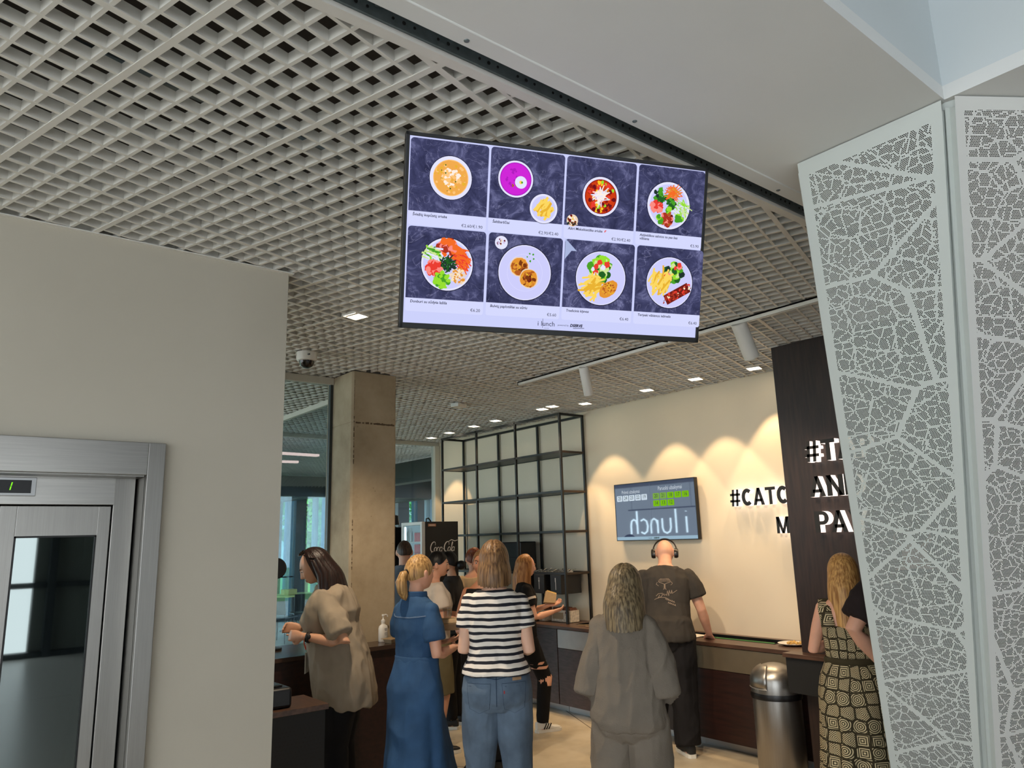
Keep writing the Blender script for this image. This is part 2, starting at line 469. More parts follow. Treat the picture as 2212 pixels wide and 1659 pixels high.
# ---- concrete column
x0, y0, x1, y1 = COLB
b = MB(); c = 0.016
poly = [(x0 + c, y0), (x1 - c, y0), (x1, y0 + c), (x1, y1), (x0, y1), (x0, y0 + c)]
zj = oz(763, 912, 0).z
zj = CAM.z + ray(763, 912).z * (y0 / ray(763, 912).y)
for a, e in ((0.0, zj - 0.004), (zj + 0.004, ZC - 0.003)): b.prism(poly, a, e)
ins = [(x0 + c + .004, y0 + .005), (x1 - c - .004, y0 + .005), (x1 - .005, y0 + c + .004), (x1 - .005, y1), (x0 + .005, y1), (x0 + .005, y0 + c + .004)]
b.prism(ins, zj - 0.01, zj + 0.01)
column = struct(b.build('column', M_concrete, bevel=0.004))
rs = random.Random(5); b = MB(); b.use(mat('dark_concrete_stain', (92, 76, 58), 0.9))
def stain(z0, z1, xs, yy, w0):
    n_ = max(4, int((z1 - z0) / .012)); 
    for i in range(n_):
        if rs.random() < .25: continue
        w_ = w0 * rs.uniform(.3, 1.0); za = z0 + (z1 - z0) * i / n_; zb = z0 + (z1 - z0) * (i + 1.05) / n_; b.box((xs - w_, yy - .0006, za), (xs + w_, yy + .002, zb))
for za, ze, w_ in ((zj - .34, zj + .05, .0045), (1.55, 1.95, .005), (1.15, 1.45, .003), (zj + .1, zj + .38, .0018)): stain(za, ze, x0 + c + .004, y0 - .0001, w_)
for i in range(24):
    if rs.random() < .15: continue
    xa_ = x0 + c + .02 + i * .0148; b.box((xa_, y0 - .0006, zj - .005 - rs.uniform(0, .004)), (xa_ + .0145, y0 + .002, zj + .005 + rs.uniform(0, .006)))
struct(b.build('column_stain', None, column))
# ---- glazing
M_frame_d = mat('dark_window_frame', (44, 50, 50), 0.5)
M_frame_l = mat('pale_window_frame', (206, 200, 186), 0.5)
b = MB(); b.box((1.3, YG - 0.004, 0.0), (2.703, YG + 0.004, ZC - 0.06)); g = b.build('window_1', M_glass); struct(g)
b = MB(); b.use(M_frame_l).box((1.3, YG - 0.03, ZC - 0.06), (2.703, YG + 0.03, ZC - 0.001))
b.use(M_frame_d).box((2.68, YG - 0.02, 0), (2.704, YG + 0.02, ZC - 0.06)); b.box((1.3, YG - 0.02, 0), (2.68, YG + 0.02, 0.06))
f = b.build('window_frame', None, g); struct(f)
b = MB(); b.box((3.16, YF - 0.004, 0), (5.8, YF + 0.004, ZC - 0.05)); g = b.build('window_2', M_glass); struct(g)
b = MB(); b.use(M_frame_l).box((3.12, YF - 0.03, ZC - 0.05), (XW - 0.003, YF + 0.03, ZC - 0.001)); b.box((5.79, YF - 0.05, 0), (XW - 0.003, YF + 0.05, ZC - 0.05))
f = b.build('window_frame', None, g); struct(f)
b = MB(); b.box((3.096, y1, 0), (3.104, YF - 0.03, ZC - 0.05)); g = b.build('window_3', M_glass); struct(g)
b = MB(); b.use(M_frame_l).box((3.07, y1 + 0.002, ZC - 0.05), (3.118, YF - 0.03, ZC - 0.001)); b.box((3.07, y1 + 0.002, 0), (3.118, YF - 0.03, 0.06))
f = b.build('window_frame', None, g); struct(f)

# ---- hall beyond the glass: far facade with mullions, ceiling beams, garden
YE = 17.65
M_mull = mat('blue_grey_mullion', (104, 134, 154), 0.5)
M_mull_d = mat('dark_mullion', (40, 48, 52), 0.5)
b = MB(); b.use(M_mull_d).box((-3, YE, 2.95), (15, YE + 0.4, 4.1)); b.box((-3, YE, 0), (15, YE + 0.3, 0.06))
M_blue = glass('blue_tinted_pane', (0.62, 0.83, 0.96), 0.02)
def fx(px): return oy(px, 1200, YE).x
for p0, p1, dk in ((633, 655, 1), (560, 603, 1), (700, 704, 0), (619, 622, 0), (679, 681, 0), (712, 724, 1), (855, 879, 1), (897, 912, 1), (925, 927, 0), (938, 940, 0), (948, 975, 1)):
    b.use(M_mull_d if dk else M_mull).box((fx(p0), YE - 0.12, 0.06), (fx(p1), YE + 0.2, 2.95))
for x in (-2.6, -1.2, .2, 1.6, 3.0, 4.4, 5.6, 12.2, 13.4, 14.6): b.use(M_mull_d).box((x - .14, YE - .12, .06), (x + .14, YE + .2, 2.95))
b.use(M_mull_d).box((-3, YE, 1.0), (15, YE + 0.06, 1.03))
struct(b.build('wall_far', None))
b = MB(); b.box((-3, YE + 0.09, 0.06), (15, YE + 0.1, 2.95)); struct(b.build('window_4', M_glass_clear))
b = MB()
for p0, p1 in ((604, 632), (681, 711), (880, 896), (928, 944)): b.box((fx(p0), YE + 0.04, 0.06), (fx(p1), YE + 0.045, 2.95))
struct(b.build('window_5', M_blue))
b = MB(); b.use(M_mull_d)
for x in (3.5, 6.5, 9.5): b.box((x, 10, 2.75), (x + 0.25, YE, 3.1))
b.box((1, 14.2, 2.7), (13, 14.5, 3.1))
struct(b.build('ceiling_beam', None))
b = MB(); b.use(mat('garden_grass', (120, 158, 88), 0.9, var=0.25, scale=3)).box((-30, 18.1, -0.3), (60, 60, -0.02)); struct(b.build('ground', None))

# ---- atrium behind the viewer: unseen facade, added to shape reflections in steel and lift glass
b = MB(); b.use(M_mull_d)
for x in range(-8, 15, 2): b.box((x - 0.06, -8.2, 0), (x + 0.06, -7.9, 7))
b.use(mat('reflection_panel', (96, 102, 98), 0.6)).box((-8, -8.3, 3.5), (14, -8.1, 7)); b.box((1.75, -8.3, 0), (6.2, -8.1, 3.5)); b.box((-3.4, -8.3, 0), (-0.6, -8.1, 3.5)); b.use(M_mull_d)  # grey panels added to darken what the lift steel and glass mirror
for z in (0.0, 1.15, 2.3, 3.45): b.box((-8, -8.15, z), (14, -7.95, z + 0.09))
struct(b.build('wall_front', None))
# ------------------------------------------------------------------ elevator
def elevator():
    t = empty('elevator', (0.27, YW, 0), 0, 'stainless steel elevator with glazed doors set in the white wall', 'elevator')
    cx = 0.27; fr = 0.032
    def loc(mb, name, m, par=t, **k):
        for v in mb.v: v.x -= cx; v.y -= YW
        return mb.build(name, m, par, **k)
    # door frame: two jambs and a header plate, standing proud of the wall
    for s in (1, -1):
        X = lambda x: cx + s * (x - cx)
        b = MB(); a = [X(0.784), X(0.855)]; a.sort()
        b.box((a[0], YW - fr, 0), (a[1], YW + 0.01, 2.217)); loc(b, 'jamb', M_steel, bevel=0.002)
        b = MB(); a = [X(0.784), X(0.79)]; a.sort(); b.box((a[0], YW - 0.0, 0), (a[1], YW + 0.15, 2.072)); loc(b, 'reveal', M_steel)
        b = MB(); a = [X(0.69), X(0.775)]; a.sort(); b.box((a[0], YW + 0.135, 0), (a[1], YW + 0.19, 2.085)); loc(b, 'inner_jamb', M_steel, bevel=0.002)
    b = MB(); b.box((cx - 0.514, YW - fr, 2.073), (cx + 0.514, YW + 0.01, 2.217)); loc(b, 'header', M_steel_h, bevel=0.002)
    b = MB(); b.box((cx - 0.51, YW + 0.0, 2.068), (cx + 0.51, YW + 0.15, 2.078)); loc(b, 'header_soffit', M_steel)
    tr = MB(); tr.box((cx - 0.42, YW + 0.12, 1.95), (cx + 0.42, YW + 0.18, 2.085)); tr = loc(tr, 'transom_panel', M_steel_h, bevel=0.0015)
    # floor indicator
    P0, P1 = oy(0, 1030, YW + 0.115), oy(76, 1072, YW + 0.115)
    b = MB(); b.box((P1.x - 0.225, YW + 0.108, P1.z), (P1.x, YW + 0.121, P0.z)); dsp = loc(b, 'floor_indicator', M_alu, bevel=0.002)
    b = MB(); b.box((P1.x - 0.21, YW + 0.106, P1.z + 0.012), (P1.x - 0.018, YW + 0.1085, P0.z - 0.012)); loc(b, 'indicator_window', M_black_pl, dsp)
    g = oy(24, 1050, YW + 0.105); em = emit('green_segment', (120, 220, 40), 1.2)
    b = MB(); b.use(em)
    for z0, z1 in ((-0.016, -0.001), (0.001, 0.016)):
        sh = 0.18
        b.prism([(g.x - 0.0022 + z0 * sh, z0), (g.x + 0.0022 + z0 * sh, z0), (g.x + 0.0022 + z1 * sh, z1), (g.x - 0.0022 + z1 * sh, z1)], 0, 0.001,
                frame_matrix((0, YW + 0.106, g.z), (1, 0, 0), (0, 0, 1), (0, -1, 0)))
    loc(b, 'digit', None, dsp)
    # two sliding panels with glass
    gl, nt, out = new_mat('lift_glass')
    tb = N(nt, 'ShaderNodeBsdfTransparent'); tb.inputs[0].default_value = (0.22, 0.26, 0.26, 1)
    gs = N(nt, 'ShaderNodeBsdfGlossy'); gs.inputs['Roughness'].default_value = 0.02; gs.inputs[0].default_value = (0.85, 0.95, 0.92, 1)
    mx = N(nt, 'ShaderNodeMixShader'); mx.inputs[0].default_value = 0.2
    L(nt, tb.outputs[0], mx.inputs[1]); L(nt, gs.outputs[0], mx.inputs[2]); L(nt, mx.outputs[0], out.inputs[0])
    for s in (1, -1):
        X = lambda x: cx + s * (x - cx)
        def bx(mb, xa, xb, za, zb, ya=0.15, yb=0.18):
            a = sorted((X(xa), X(xb))); mb.box((a[0], YW + ya, za), (a[1], YW + yb, zb))
        b = MB(); g0, g1 = 0.333, 0.636
        bx(b, 0.273, g0, 0.01, 1.945); bx(b, g1, 0.685, 0.01, 1.945); bx(b, g0, g1, 1.818, 1.945); bx(b, g0, g1, 0.01, 0.2)
        d = loc(b, 'door_panel', M_steel, bevel=0.0015)
        b = MB(); bx(b, g0, g1, 0.2, 1.818, 0.158, 0.166); loc(b, 'door_glass', gl, d)
        b = MB()
        for xa, xb, za, zb in ((g0, g0 + .006, .2, 1.818), (g1 - .006, g1, .2, 1.818), (g0, g1, 1.812, 1.818), (g0, g1, .2, .206)): bx(b, xa, xb, za, zb, 0.148, 0.16)
        loc(b, 'glass_gasket', M_black, d)
    # cabin behind the doors
    b = MB(); b.use(mat('cabin_panel', (120, 124, 122), 0.4, 0.5))
    b.box((cx - 0.55, YW + 1.6, 0), (cx + 0.6, YW + 1.65, 2.3)); b.box((cx - 0.6, YW + 0.32, 0), (cx - 0.55, YW + 1.6, 2.3)); b.box((cx + 0.55, YW + 0.32, 0), (cx + 0.6, YW + 1.6, 2.3))
    b.box((cx - 0.6, YW + 0.32, 2.3), (cx + 0.6, YW + 1.65, 2.34)); b.box((cx - 0.55, YW + 1.56, 0.88), (cx + 0.55, YW + 1.6, 0.94))
    loc(b, 'cabin', None)
elevator()

# ------------------------------------------------------------------ recessed ceiling downlights
LAMPS = []
LPX = ((768, 683, 'recessed ceiling light left of the menu screen, nearest to the viewer, by the wall corner'),
       (932, 946, 'recessed ceiling light at the far end of the row, closest to the far window'),
       (971, 935, 'recessed ceiling light at the left end of the shelf top, second from the far window'),
       (1024, 921, 'recessed ceiling light above the shelf, third from the far window'),
       (1071, 909, 'recessed ceiling light above the shelf, fourth from the far window'),
       (1171, 884, 'recessed ceiling light above the shelf, left one of the close pair'),
       (1193, 878, 'recessed ceiling light above the shelf, right one of the close pair'),
       (1264, 872, 'recessed ceiling light just right of the shelf top, below the slimmer track spotlight'),
       (1397, 843, 'recessed ceiling light above the left edge of the order screen wall area'),
       (1502, 819, 'recessed ceiling light above the cream wall, second from the dark wood pier'),
       (1629, 796, 'recessed ceiling light next to the dark wood pier'))
LPX += ((1180, 610, 'added ceiling light, unseen behind the middle of the menu screen, brightening the cream wall'), (1400, 640, 'added ceiling light, unseen behind the right part of the menu screen, brightening the cream wall'))  # two extra lamps, out of view, added to brighten the cream wall
for px, py, lab in LPX:
    P = oz(px, py, ZC - 0.004); LAMPS.append(P)
    b = MB(); a = 0.055; q = 0.005
    b.use(M_grid)
    for (x0_, y0_, x1_, y1_) in ((-a - q, -a - q, a + q, -a), (-a - q, a, a + q, a + q), (-a - q, -a, -a, a), (a, -a, a + q, a)): b.box((x0_, y0_, -0.003), (x1_, y1_, 0.03))
    fr = b.build('downlight', None); fr.matrix_world = Matrix.Translation(P) @ Matrix.Rotation(ang, 4, 'Z')
    tag(fr, lab, 'ceiling light', 'recessed ceiling lights')
    b = MB(); b.box((-a, -a, 0.004), (a, a, 0.012)); b.build('diffuser', M_lamp, fr)
    b = MB(); b.box((-a, -a, 0.013), (a, a, 0.07)); b.build('housing', M_galv, fr)

# ------------------------------------------------------------------ dome camera, small ceiling box
P = oz(663, 762, ZC); 
cam_t = empty('dome_camera', P, 0.3, 'white dome security camera under the cell ceiling near the wall corner', 'security camera')
b = MB(); b.lathe([(0.001, 0.0), (0.075, 0.0), (0.075, -0.05), (0.07, -0.062), (0.058, -0.066), (0.001, -0.066)], 32); b.build('housing', M_white_pl, cam_t, smooth=True)
b = MB(); b.lathe([(0.056, -0.064), (0.053, -0.085), (0.042, -0.104), (0.022, -0.116), (0.001, -0.119)], 32); b.build('dome', mat('smoked_dome', (24, 20, 18), 0.08), cam_t, smooth=True)
b = MB(); b.tube([(-0.04, -0.062, -0.03), (-0.04, -0.0765, -0.03)], 0.006, 8); b.build('screw', M_black_pl, cam_t)
P = oz(991, 872, ZC)
o = MB().box((-0.075, -0.05, -0.04), (0.075, 0.05, 0.0)).build('ceiling_sensor', M_white_pl, bevel=0.006); o.location = P; o.rotation_euler = (0, 0, ang)
tag(o, 'small white sensor box under the cell ceiling above the fridge', 'sensor')

# ------------------------------------------------------------------ lighting track with two spotlights
Pa, Pb = oz(1117, 825, ZC), oz(1721, 656, ZC)
XR = 0.5 * (Pa.x + Pb.x)
tr = empty('track_rail', (XR, Pa.y, ZC), 0, 'long white lighting track running along the cell ceiling towards the dark pier', 'lighting track')
b = MB(); Ln = Pa.y - 1.75
b.box((-0.017, -Ln, -0.034), (-0.006, 0, -0.001)); b.box((0.006, -Ln, -0.034), (0.017, 0, -0.001)); b.box((-0.017, -Ln, -0.012), (0.017, 0, -0.001)); b.box((-0.017, -0.012, -0.034), (0.017, 0.0, -0.001))
b.build('rail', M_white_pl, tr)
b = MB(); b.box((-0.004, -Ln, -0.03), (0.004, -0.014, -0.013)); b.build('conductor_slot', M_black_pl, tr)
TRACK_SPOTS = []
for px, py, qx, qy, lab, rr in ((1262, 797, 1272, 852, 'slim white track spotlight left, pointing down at the shelf end', 0.041),
                            (1592, 702, 1624, 772, 'larger white track spotlight on the right, lit mouth facing the cream wall', 0.052)):
    top = oz(px, py, ZC - 0.045); top.x = XR
    kk = FPX / (top - CAM).dot(FW)
    end = atk(qx, qy, kk * 0.99)
    dr = (end - top); ln = dr.length + 0.02
    s = empty('track_spotlight', top, 0, lab, 'spotlight', 'spotlights on the lighting track')
    b = MB(); b.box((-0.014, -0.035, -0.004), (0.014, 0.035, 0.0095)); b.tube([(0, 0, 0.0), (0, 0, -0.02)], 0.009, 10); b.build('adapter', M_white_pl, s, smooth=True)
    Z = dr.normalized(); A = Vector((0, 0, 1)).cross(Z).normalized(); B = Z.cross(A)
    M = frame_matrix(Z * -0.02, A, B, Z)
    b = MB(); b.lathe([(0.001, 0.0), (rr * .93, 0.0), (rr, 0.004), (rr, ln), (rr - .004, ln), (rr - 0.006, ln - 0.02), (0.001, ln - 0.02)], 32, M); b.build('barrel', mat('spotlight_white', (226, 224, 218), 0.45), s, smooth=True)
    b = MB(); b.lathe([(0.001, ln - 0.016), (rr - 0.007, ln - 0.016), (rr - 0.007, ln - 0.012), (0.001, ln - 0.012)], 28, M); b.build('lens', M_lamp, s, smooth=True)
    TRACK_SPOTS.append((top + Z * (ln + 0.02), top + Z * 2.0))
# ------------------------------------------------------------------ menu screen (hangs tilted under the cell ceiling)
TVC = [Vector(p) for p in ((1.121, 1.902, 3.065), (2.146, 1.475, 3.065), (2.212, 1.635, 2.447), (1.188, 2.061, 2.447))]
ctr = sum(TVC, Vector()) / 4
tx = ((TVC[1] - TVC[0]) + (TVC[2] - TVC[3])).normalized(); ty = ((TVC[0] - TVC[3]) + (TVC[1] - TVC[2])).normalized(); tz = tx.cross(ty).normalized()
TW, TH = 1.111, 0.642
MTV = frame_matrix(ctr, tx, ty, tz)
def E_(name, c, s=1.0): return emit('screen_' + name, c, s * 0.83)
tv = empty('menu_screen', M=MTV, label='large hanging menu screen showing eight priced dishes, tilted down under the cell ceiling', cat='screen')
bz = 0.0125
b = MB(); b.box((-TW/2, -TH/2, -0.035), (TW/2, TH/2, -0.002))
for q in ((-TW/2, -TH/2, TW/2, -TH/2 + bz + .006), (-TW/2, TH/2 - bz, TW/2, TH/2), (-TW/2, -TH/2, -TW/2 + bz, TH/2), (TW/2 - bz, -TH/2, TW/2, TH/2)): b.box((q[0], q[1], -0.004), (q[2], q[3], 0.003))
b.box((TW/2 - 0.17, -TH/2 - 0.004, -0.02), (TW/2 - 0.12, -TH/2, -0.004))
b.build('bezel', M_black_pl, tv, bevel=0.0015)
b = MB(); b.box((-0.22, -0.2, -0.075), (0.22, 0.2, -0.035)); b.build('rear_housing', M_black_pl, tv)
b = MB(); Mi = MTV.inverted(); top = Mi @ Vector((ctr.x - tz.x * .1, ctr.y - tz.y * .1, ZC + 0.3)); b.tube([(0, 0, -0.07), (0, 0.02, -0.11), top], 0.018, 12); b.build('ceiling_pole', M_black, tv, smooth=True)
sw, sh = TW - 2 * bz, TH - 2 * bz - 0.006
SX0, SY1 = -TW/2 + bz, TH/2 - bz
W_ = E_('white', (205, 210, 252), 0.98); INK = E_('ink', (26, 28, 52))
b = MB(); b.use(W_).box((SX0, SY1 - sh, -0.002), (SX0 + sw, SY1, 0.0)); 
def UVP(u, v, z=0.0): return Vector((SX0 + u * sw, SY1 - v * sh, z))
scr = b.build('display_panel', None, tv)
mtx, nt, out = new_mat('screen_slate')
tc = N(nt, 'ShaderNodeTexCoord'); n1 = N(nt, 'ShaderNodeTexNoise'); n1.inputs['Scale'].default_value = 16; n1.inputs['Detail'].default_value = 10; n1.inputs['Roughness'].default_value = 0.7; n1.inputs['Distortion'].default_value = 0.8
L(nt, tc.outputs['Object'], n1.inputs['Vector'])
rA = ramp(nt, [(0.3, srgb((40, 42, 70))), (0.52, srgb((66, 68, 104))), (0.7, srgb((116, 118, 160)))]); L(nt, n1.outputs[0], rA.inputs[0])
vo = N(nt, 'ShaderNodeTexNoise'); vo.inputs['Scale'].default_value = 10; vo.inputs['Detail'].default_value = 7; vo.inputs['Distortion'].default_value = 1.6
L(nt, tc.outputs['Object'], vo.inputs['Vector'])
ab = N(nt, 'ShaderNodeMath', operation='SUBTRACT'); ab.inputs[1].default_value = 0.5; L(nt, vo.outputs[0], ab.inputs[0])
ab2 = N(nt, 'ShaderNodeMath', operation='ABSOLUTE'); L(nt, ab.outputs[0], ab2.inputs[0])
rB = ramp(nt, [(0.0, (0.10, 0.10, 0.16)), (0.009, (0, 0, 0))]); L(nt, ab2.outputs[0], rB.inputs[0])
ad = N(nt, 'ShaderNodeMix', data_type='RGBA', blend_type='ADD'); ad.inputs[0].default_value = 1
L(nt, rA.outputs[0], ad.inputs[6]); L(nt, rB.outputs[0], ad.inputs[7])
em = N(nt, 'ShaderNodeEmission'); L(nt, ad.outputs[2], em.inputs[0]); em.inputs[1].default_value = 0.83; L(nt, em.outputs[0], out.inputs[0])
M_slate = mtx
rnd = random.Random(3)
ZL = [0.0004]
def zl(): ZL[0] += 0.00002; return ZL[0]
def disc(mb, c, r, m, n=28, sq=1.0, rot=0.0, jit=0.0):
    mb.use(m); z = zl(); pts = []
    for k in range(n):
        a = 2 * pi * k / n; rr = r * (1 + (rnd.uniform(-jit, jit) if jit else 0))
        x, y = rr * cos(a), rr * sq * sin(a)
        pts.append((c[0] + x * cos(rot) - y * sin(rot), c[1] + x * sin(rot) + y * cos(rot), z))
    mb.add(pts, [tuple(range(n))])
def strip(mb, p, q, w, m, bend=0.0):
    mb.use(m); z = zl(); d = (q[0] - p[0], q[1] - p[1]); l = math.hypot(*d) or 1; nx, ny = -d[1] / l * w / 2, d[0] / l * w / 2
    mx_, my_ = (p[0] + q[0]) / 2 - d[1] / l * bend, (p[1] + q[1]) / 2 + d[0] / l * bend
    mb.add([(p[0] + nx, p[1] + ny, z), (mx_ + nx, my_ + ny, z), (q[0] + nx, q[1] + ny, z), (q[0] - nx, q[1] - ny, z), (mx_ - nx, my_ - ny, z), (p[0] - nx, p[1] - ny, z)], [(0, 1, 4, 5), (1, 2, 3, 4)])
def rrect(mb, x0, y0, x1, y1, r, m, top=True, bot=False):
    mb.use(m); z = zl(); pts = []
    for cx, cy, a0, rd in ((x1, y0, -pi / 2, bot), (x1, y1, 0, top), (x0, y1, pi / 2, top), (x0, y0, pi, bot)):
        if not rd: pts.append((cx, cy, z)); continue
        ox_, oy_ = cx + (-r if cx == x1 else r), cy + (-r if cy == y1 else r)
        for k in range(6): a = a0 + k * pi / 10; pts.append((ox_ + r * cos(a), oy_ + r * sin(a), z))
    mb.add(pts, [tuple(range(len(pts)))])
C_ = {k: E_(k, v) for k, v in dict(plate=(205, 205, 250), rim=(228, 228, 255), broth=(240, 170, 78), broth2=(252, 196, 120), cream=(255, 238, 225), pink=(206, 40, 214), pink2=(176, 30, 190), fry=(250, 214, 96), fry2=(232, 178, 52),
     chili=(206, 62, 22), chili2=(150, 30, 20), corn=(250, 196, 40), leaf=(74, 160, 40), leaf2=(36, 96, 36), lime=(150, 222, 50), carrot=(244, 108, 40), salmon=(250, 140, 130), tomato=(232, 62, 50), rice=(236, 212, 186), brown=(176, 92, 36),
     brown2=(120, 56, 22), crust=(226, 148, 52), meat=(170, 52, 34), meat2=(112, 30, 24), sesame=(250, 226, 190), nori=(34, 52, 46), cuc=(206, 230, 150), lilac=(210, 190, 225), shadow=(30, 30, 50), bean=(110, 20, 30)).items()}
def scatter(mb, c, R, n, r, ms, sq=1.0, jit=0.25, ry=1.0):
    for _ in range(n):
        a, q = rnd.uniform(0, 2 * pi), R * sqrt(rnd.random())
        disc(mb, (c[0] + q * cos(a), c[1] + q * sin(a) * ry), r * rnd.uniform(0.7, 1.3), rnd.choice(ms), 9, sq, rnd.uniform(0, pi), jit)
def sticks(mb, c, R, n, ln, w, ms, ang_, spread=0.5, ry=1.0):
    for _ in range(n):
        a, q = rnd.uniform(0, 2 * pi), R * sqrt(rnd.random()); t = ang_ + rnd.uniform(-spread, spread); l = ln * rnd.uniform(0.7, 1.2) / 2
        x, y = c[0] + q * cos(a), c[1] + q * sin(a) * ry
        strip(mb, (x - l * cos(t), y - l * sin(t)), (x + l * cos(t), y + l * sin(t)), w, rnd.choice(ms), rnd.uniform(-0.15, 0.15) * ln)
def plate(mb, c, r, inner=0.86, m=None):
    disc(mb, c, r * 1.03, C_['shadow'], 40); disc(mb, c, r, C_['rim'], 40); disc(mb, c, r * inner, m or C_['plate'], 40)
names = [["Šviežių kopūstų sriuba", "€2.60/€1.90"], ["Šaltibarščiai", "€2.90/€2.40"], ["Aštri Meksikietiška sriuba", "€2.90/€2.40"], ["Azijietiškos salotos su pas bas\nvištiena", "€5.90"],
         ["Donburi su sūdyta lašiša", "€6.20"], ["Bulvių paplotėliai su sūriu", "€5.60"], ["Tradicinis kijevas", "€6.40"], ["Teriyaki vištienos iešmelis", "€6.40"]]
cw = sw / 4
for r_ in range(2):
    for c_ in range(4):
        i = r_ * 4 + c_; g = 0.0035
        xa, xb = SX0 + c_ * cw + g, SX0 + (c_ + 1) * cw - g
        yt = SY1 - (0.008 if r_ == 0 else 0.481) * sh; ym = SY1 - (0.397 if r_ == 0 else 0.866) * sh; yb = SY1 - (0.472 if r_ == 0 else 0.938) * sh
        mb = MB(); rrect(mb, xa, yb, xb, ym, 0.008, E_('card', (212, 216, 252)), False, True); rrect(mb, xa, ym, xb, yt, 0.012, M_slate)
        tw, th = xb - xa, yt - ym
        def T(u, v): return (xa + u * tw, yt - v * th)
        if i == 0:
            c = T(.52, .5); r = .27 * tw; plate(mb, c, r, .84, C_['broth2']); disc(mb, c, r * .8, C_['broth'], 36, jit=.02)
            scatter(mb, c, r * .72, 60, r * .06, [C_['broth2'], C_['fry2'], C_['broth']]); scatter(mb, c, r * .42, 60, r * .07, [C_['cream'], C_['broth2']]); scatter(mb, c, r * .8, 14, r * .03, [C_['leaf2'], C_['fry2']])
        elif i == 1:
            c = T(.34, .42); r = .235 * tw; plate(mb, c, r, .9, C_['pink2']); disc(mb, c, r * .85, C_['pink'], 36); scatter(mb, c, r * .6, 16, r * .07, [C_['pink2'], C_['brown'], C_['pink2']])
            c2 = (c[0] + r * .3, c[1] - r * .15); disc(mb, c2, r * .34, C_['rim'], 24); disc(mb, c2, r * .1, C_['fry'], 12); disc(mb, (c2[0] + .004, c2[1]), r * .06, C_['leaf'], 8)
            c = T(.735, .8); r = .19 * tw; plate(mb, c, r, .86); sticks(mb, c, r * .5, 30, r * .9, r * .17, [C_['fry'], C_['fry2'], C_['fry']], 1.1, .6)
        elif i == 2:
            c = T(.5, .54); r = .26 * tw; plate(mb, c, r, .88, C_['chili2']); disc(mb, c, r * .83, C_['chili'], 36)
            scatter(mb, c, r * .76, 90, r * .09, [C_['chili2'], C_['corn'], C_['tomato'], C_['bean'], C_['tomato'], C_['lime']]); sticks(mb, c, r * .25, 34, r * .7, r * .05, [C_['cream'], C_['rim']], 1.0, 1.5)
            c = T(.11, .93); disc(mb, c, .08 * tw, C_['rice']); scatter(mb, c, .065 * tw, 26, .014 * tw, [C_['corn'], C_['brown2'], C_['bean'], C_['cream']])
            c = T(.11, 1.0); scatter(mb, (c[0], c[1] + .006), .07 * tw, 30, .01 * tw, [C_['nori'], C_['rice'], C_['brown2']], ry=.25)
        elif i == 3:
            c = T(.47, .57); r = .32 * tw; plate(mb, c, r, .9)
            P = lambda a, q: (c[0] + q * r * cos(a), c[1] + q * r * sin(a))
            scatter(mb, P(2.4, .55), r * .28, 30, r * .1, [C_['leaf'], C_['leaf2'], C_['leaf'], C_['nori']]); sticks(mb, P(1.25, .55), r * .28, 60, r * .4, r * .04, [C_['carrot'], C_['carrot'], C_['crust']], .3, 1.6)
            scatter(mb, P(3.3, .6), r * .22, 24, r * .11, [C_['salmon'], C_['tomato'], C_['salmon']]); sticks(mb, P(-.2, .55), r * .35, 50, r * .4, r * .04, [C_['cuc'], C_['rim'], C_['lime']], -.8, .9)
            scatter(mb, P(0.7, .12), r * .2, 22, r * .08, [C_['leaf'], C_['leaf2'], C_['nori']]); scatter(mb, P(4.6, .6), r * .26, 34, r * .1, [C_['meat'], C_['brown'], C_['meat2'], C_['salmon']])
            scatter(mb, P(4.1, .75), r * .14, 12, r * .09, [C_['lime'], C_['leaf']]); scatter(mb, P(5.5, .72), r * .14, 12, r * .1, [C_['lime'], C_['leaf']]); scatter(mb, P(4.7, .25), r * .12, 10, r * .08, [C_['lime'], C_['leaf']])
        elif i == 4:
            c = T(.51, .5); r = .33 * tw; plate(mb, c, r, .93)
            P = lambda a, q: (c[0] + q * r * cos(a), c[1] + q * r * sin(a))
            for a0 in (0.2, .5, .9): sticks(mb, P(a0, .6), r * .24, 34, r * .5, r * .05, [C_['carrot'], C_['carrot'], C_['tomato']], a0 + 1.9, .35)
            scatter(mb, P(1.6, .6), r * .3, 40, r * .12, [C_['carrot'], C_['salmon'], C_['meat'], C_['carrot']]); sticks(mb, P(2.6, .62), r * .25, 40, r * .4, r * .07, [C_['cuc'], C_['lime'], C_['rim'], C_['leaf']], -.5, .6)
            scatter(mb, P(3.5, .55), r * .25, 30, r * .13, [C_['tomato'], C_['salmon'], C_['tomato']]); scatter(mb, P(4.4, .65), r * .3, 60, r * .085, [C_['lime'], C_['lime'], C_['leaf']], .7)
            scatter(mb, P(5.5, .6), r * .3, 110, r * .045, [C_['rice'], C_['sesame'], C_['crust']]); sticks(mb, P(0, .02), r * .28, 60, r * .22, r * .05, [C_['nori'], C_['leaf2'], C_['nori']], 1, 1.5)
        elif i == 5:
            c = T(.5, .54); r = .355 * tw; plate(mb, c, r, .97); disc(mb, c, r * .68, E_('plate2', (214, 214, 255)), 36); disc(mb, c, r * .66, C_['plate'], 36)
            for ox_, oy_ in ((-.22, .2), (.15, -.2)):
                q = (c[0] + ox_ * r, c[1] + oy_ * r); disc(mb, q, r * .36, C_['rice'], 22, jit=.04); disc(mb, q, r * .33, C_['crust'], 20, jit=.05); scatter(mb, q, r * .26, 40, r * .07, [C_['brown'], C_['crust'], C_['brown'], C_['fry2'], C_['brown2']])
            scatter(mb, (c[0] + r * .15, c[1] - r * .2), r * .1, 10, r * .06, [C_['brown2'], C_['meat2']]); scatter(mb, (c[0] + r * .2, c[1] + r * .55), r * .16, 5, r * .04, [C_['leaf']])
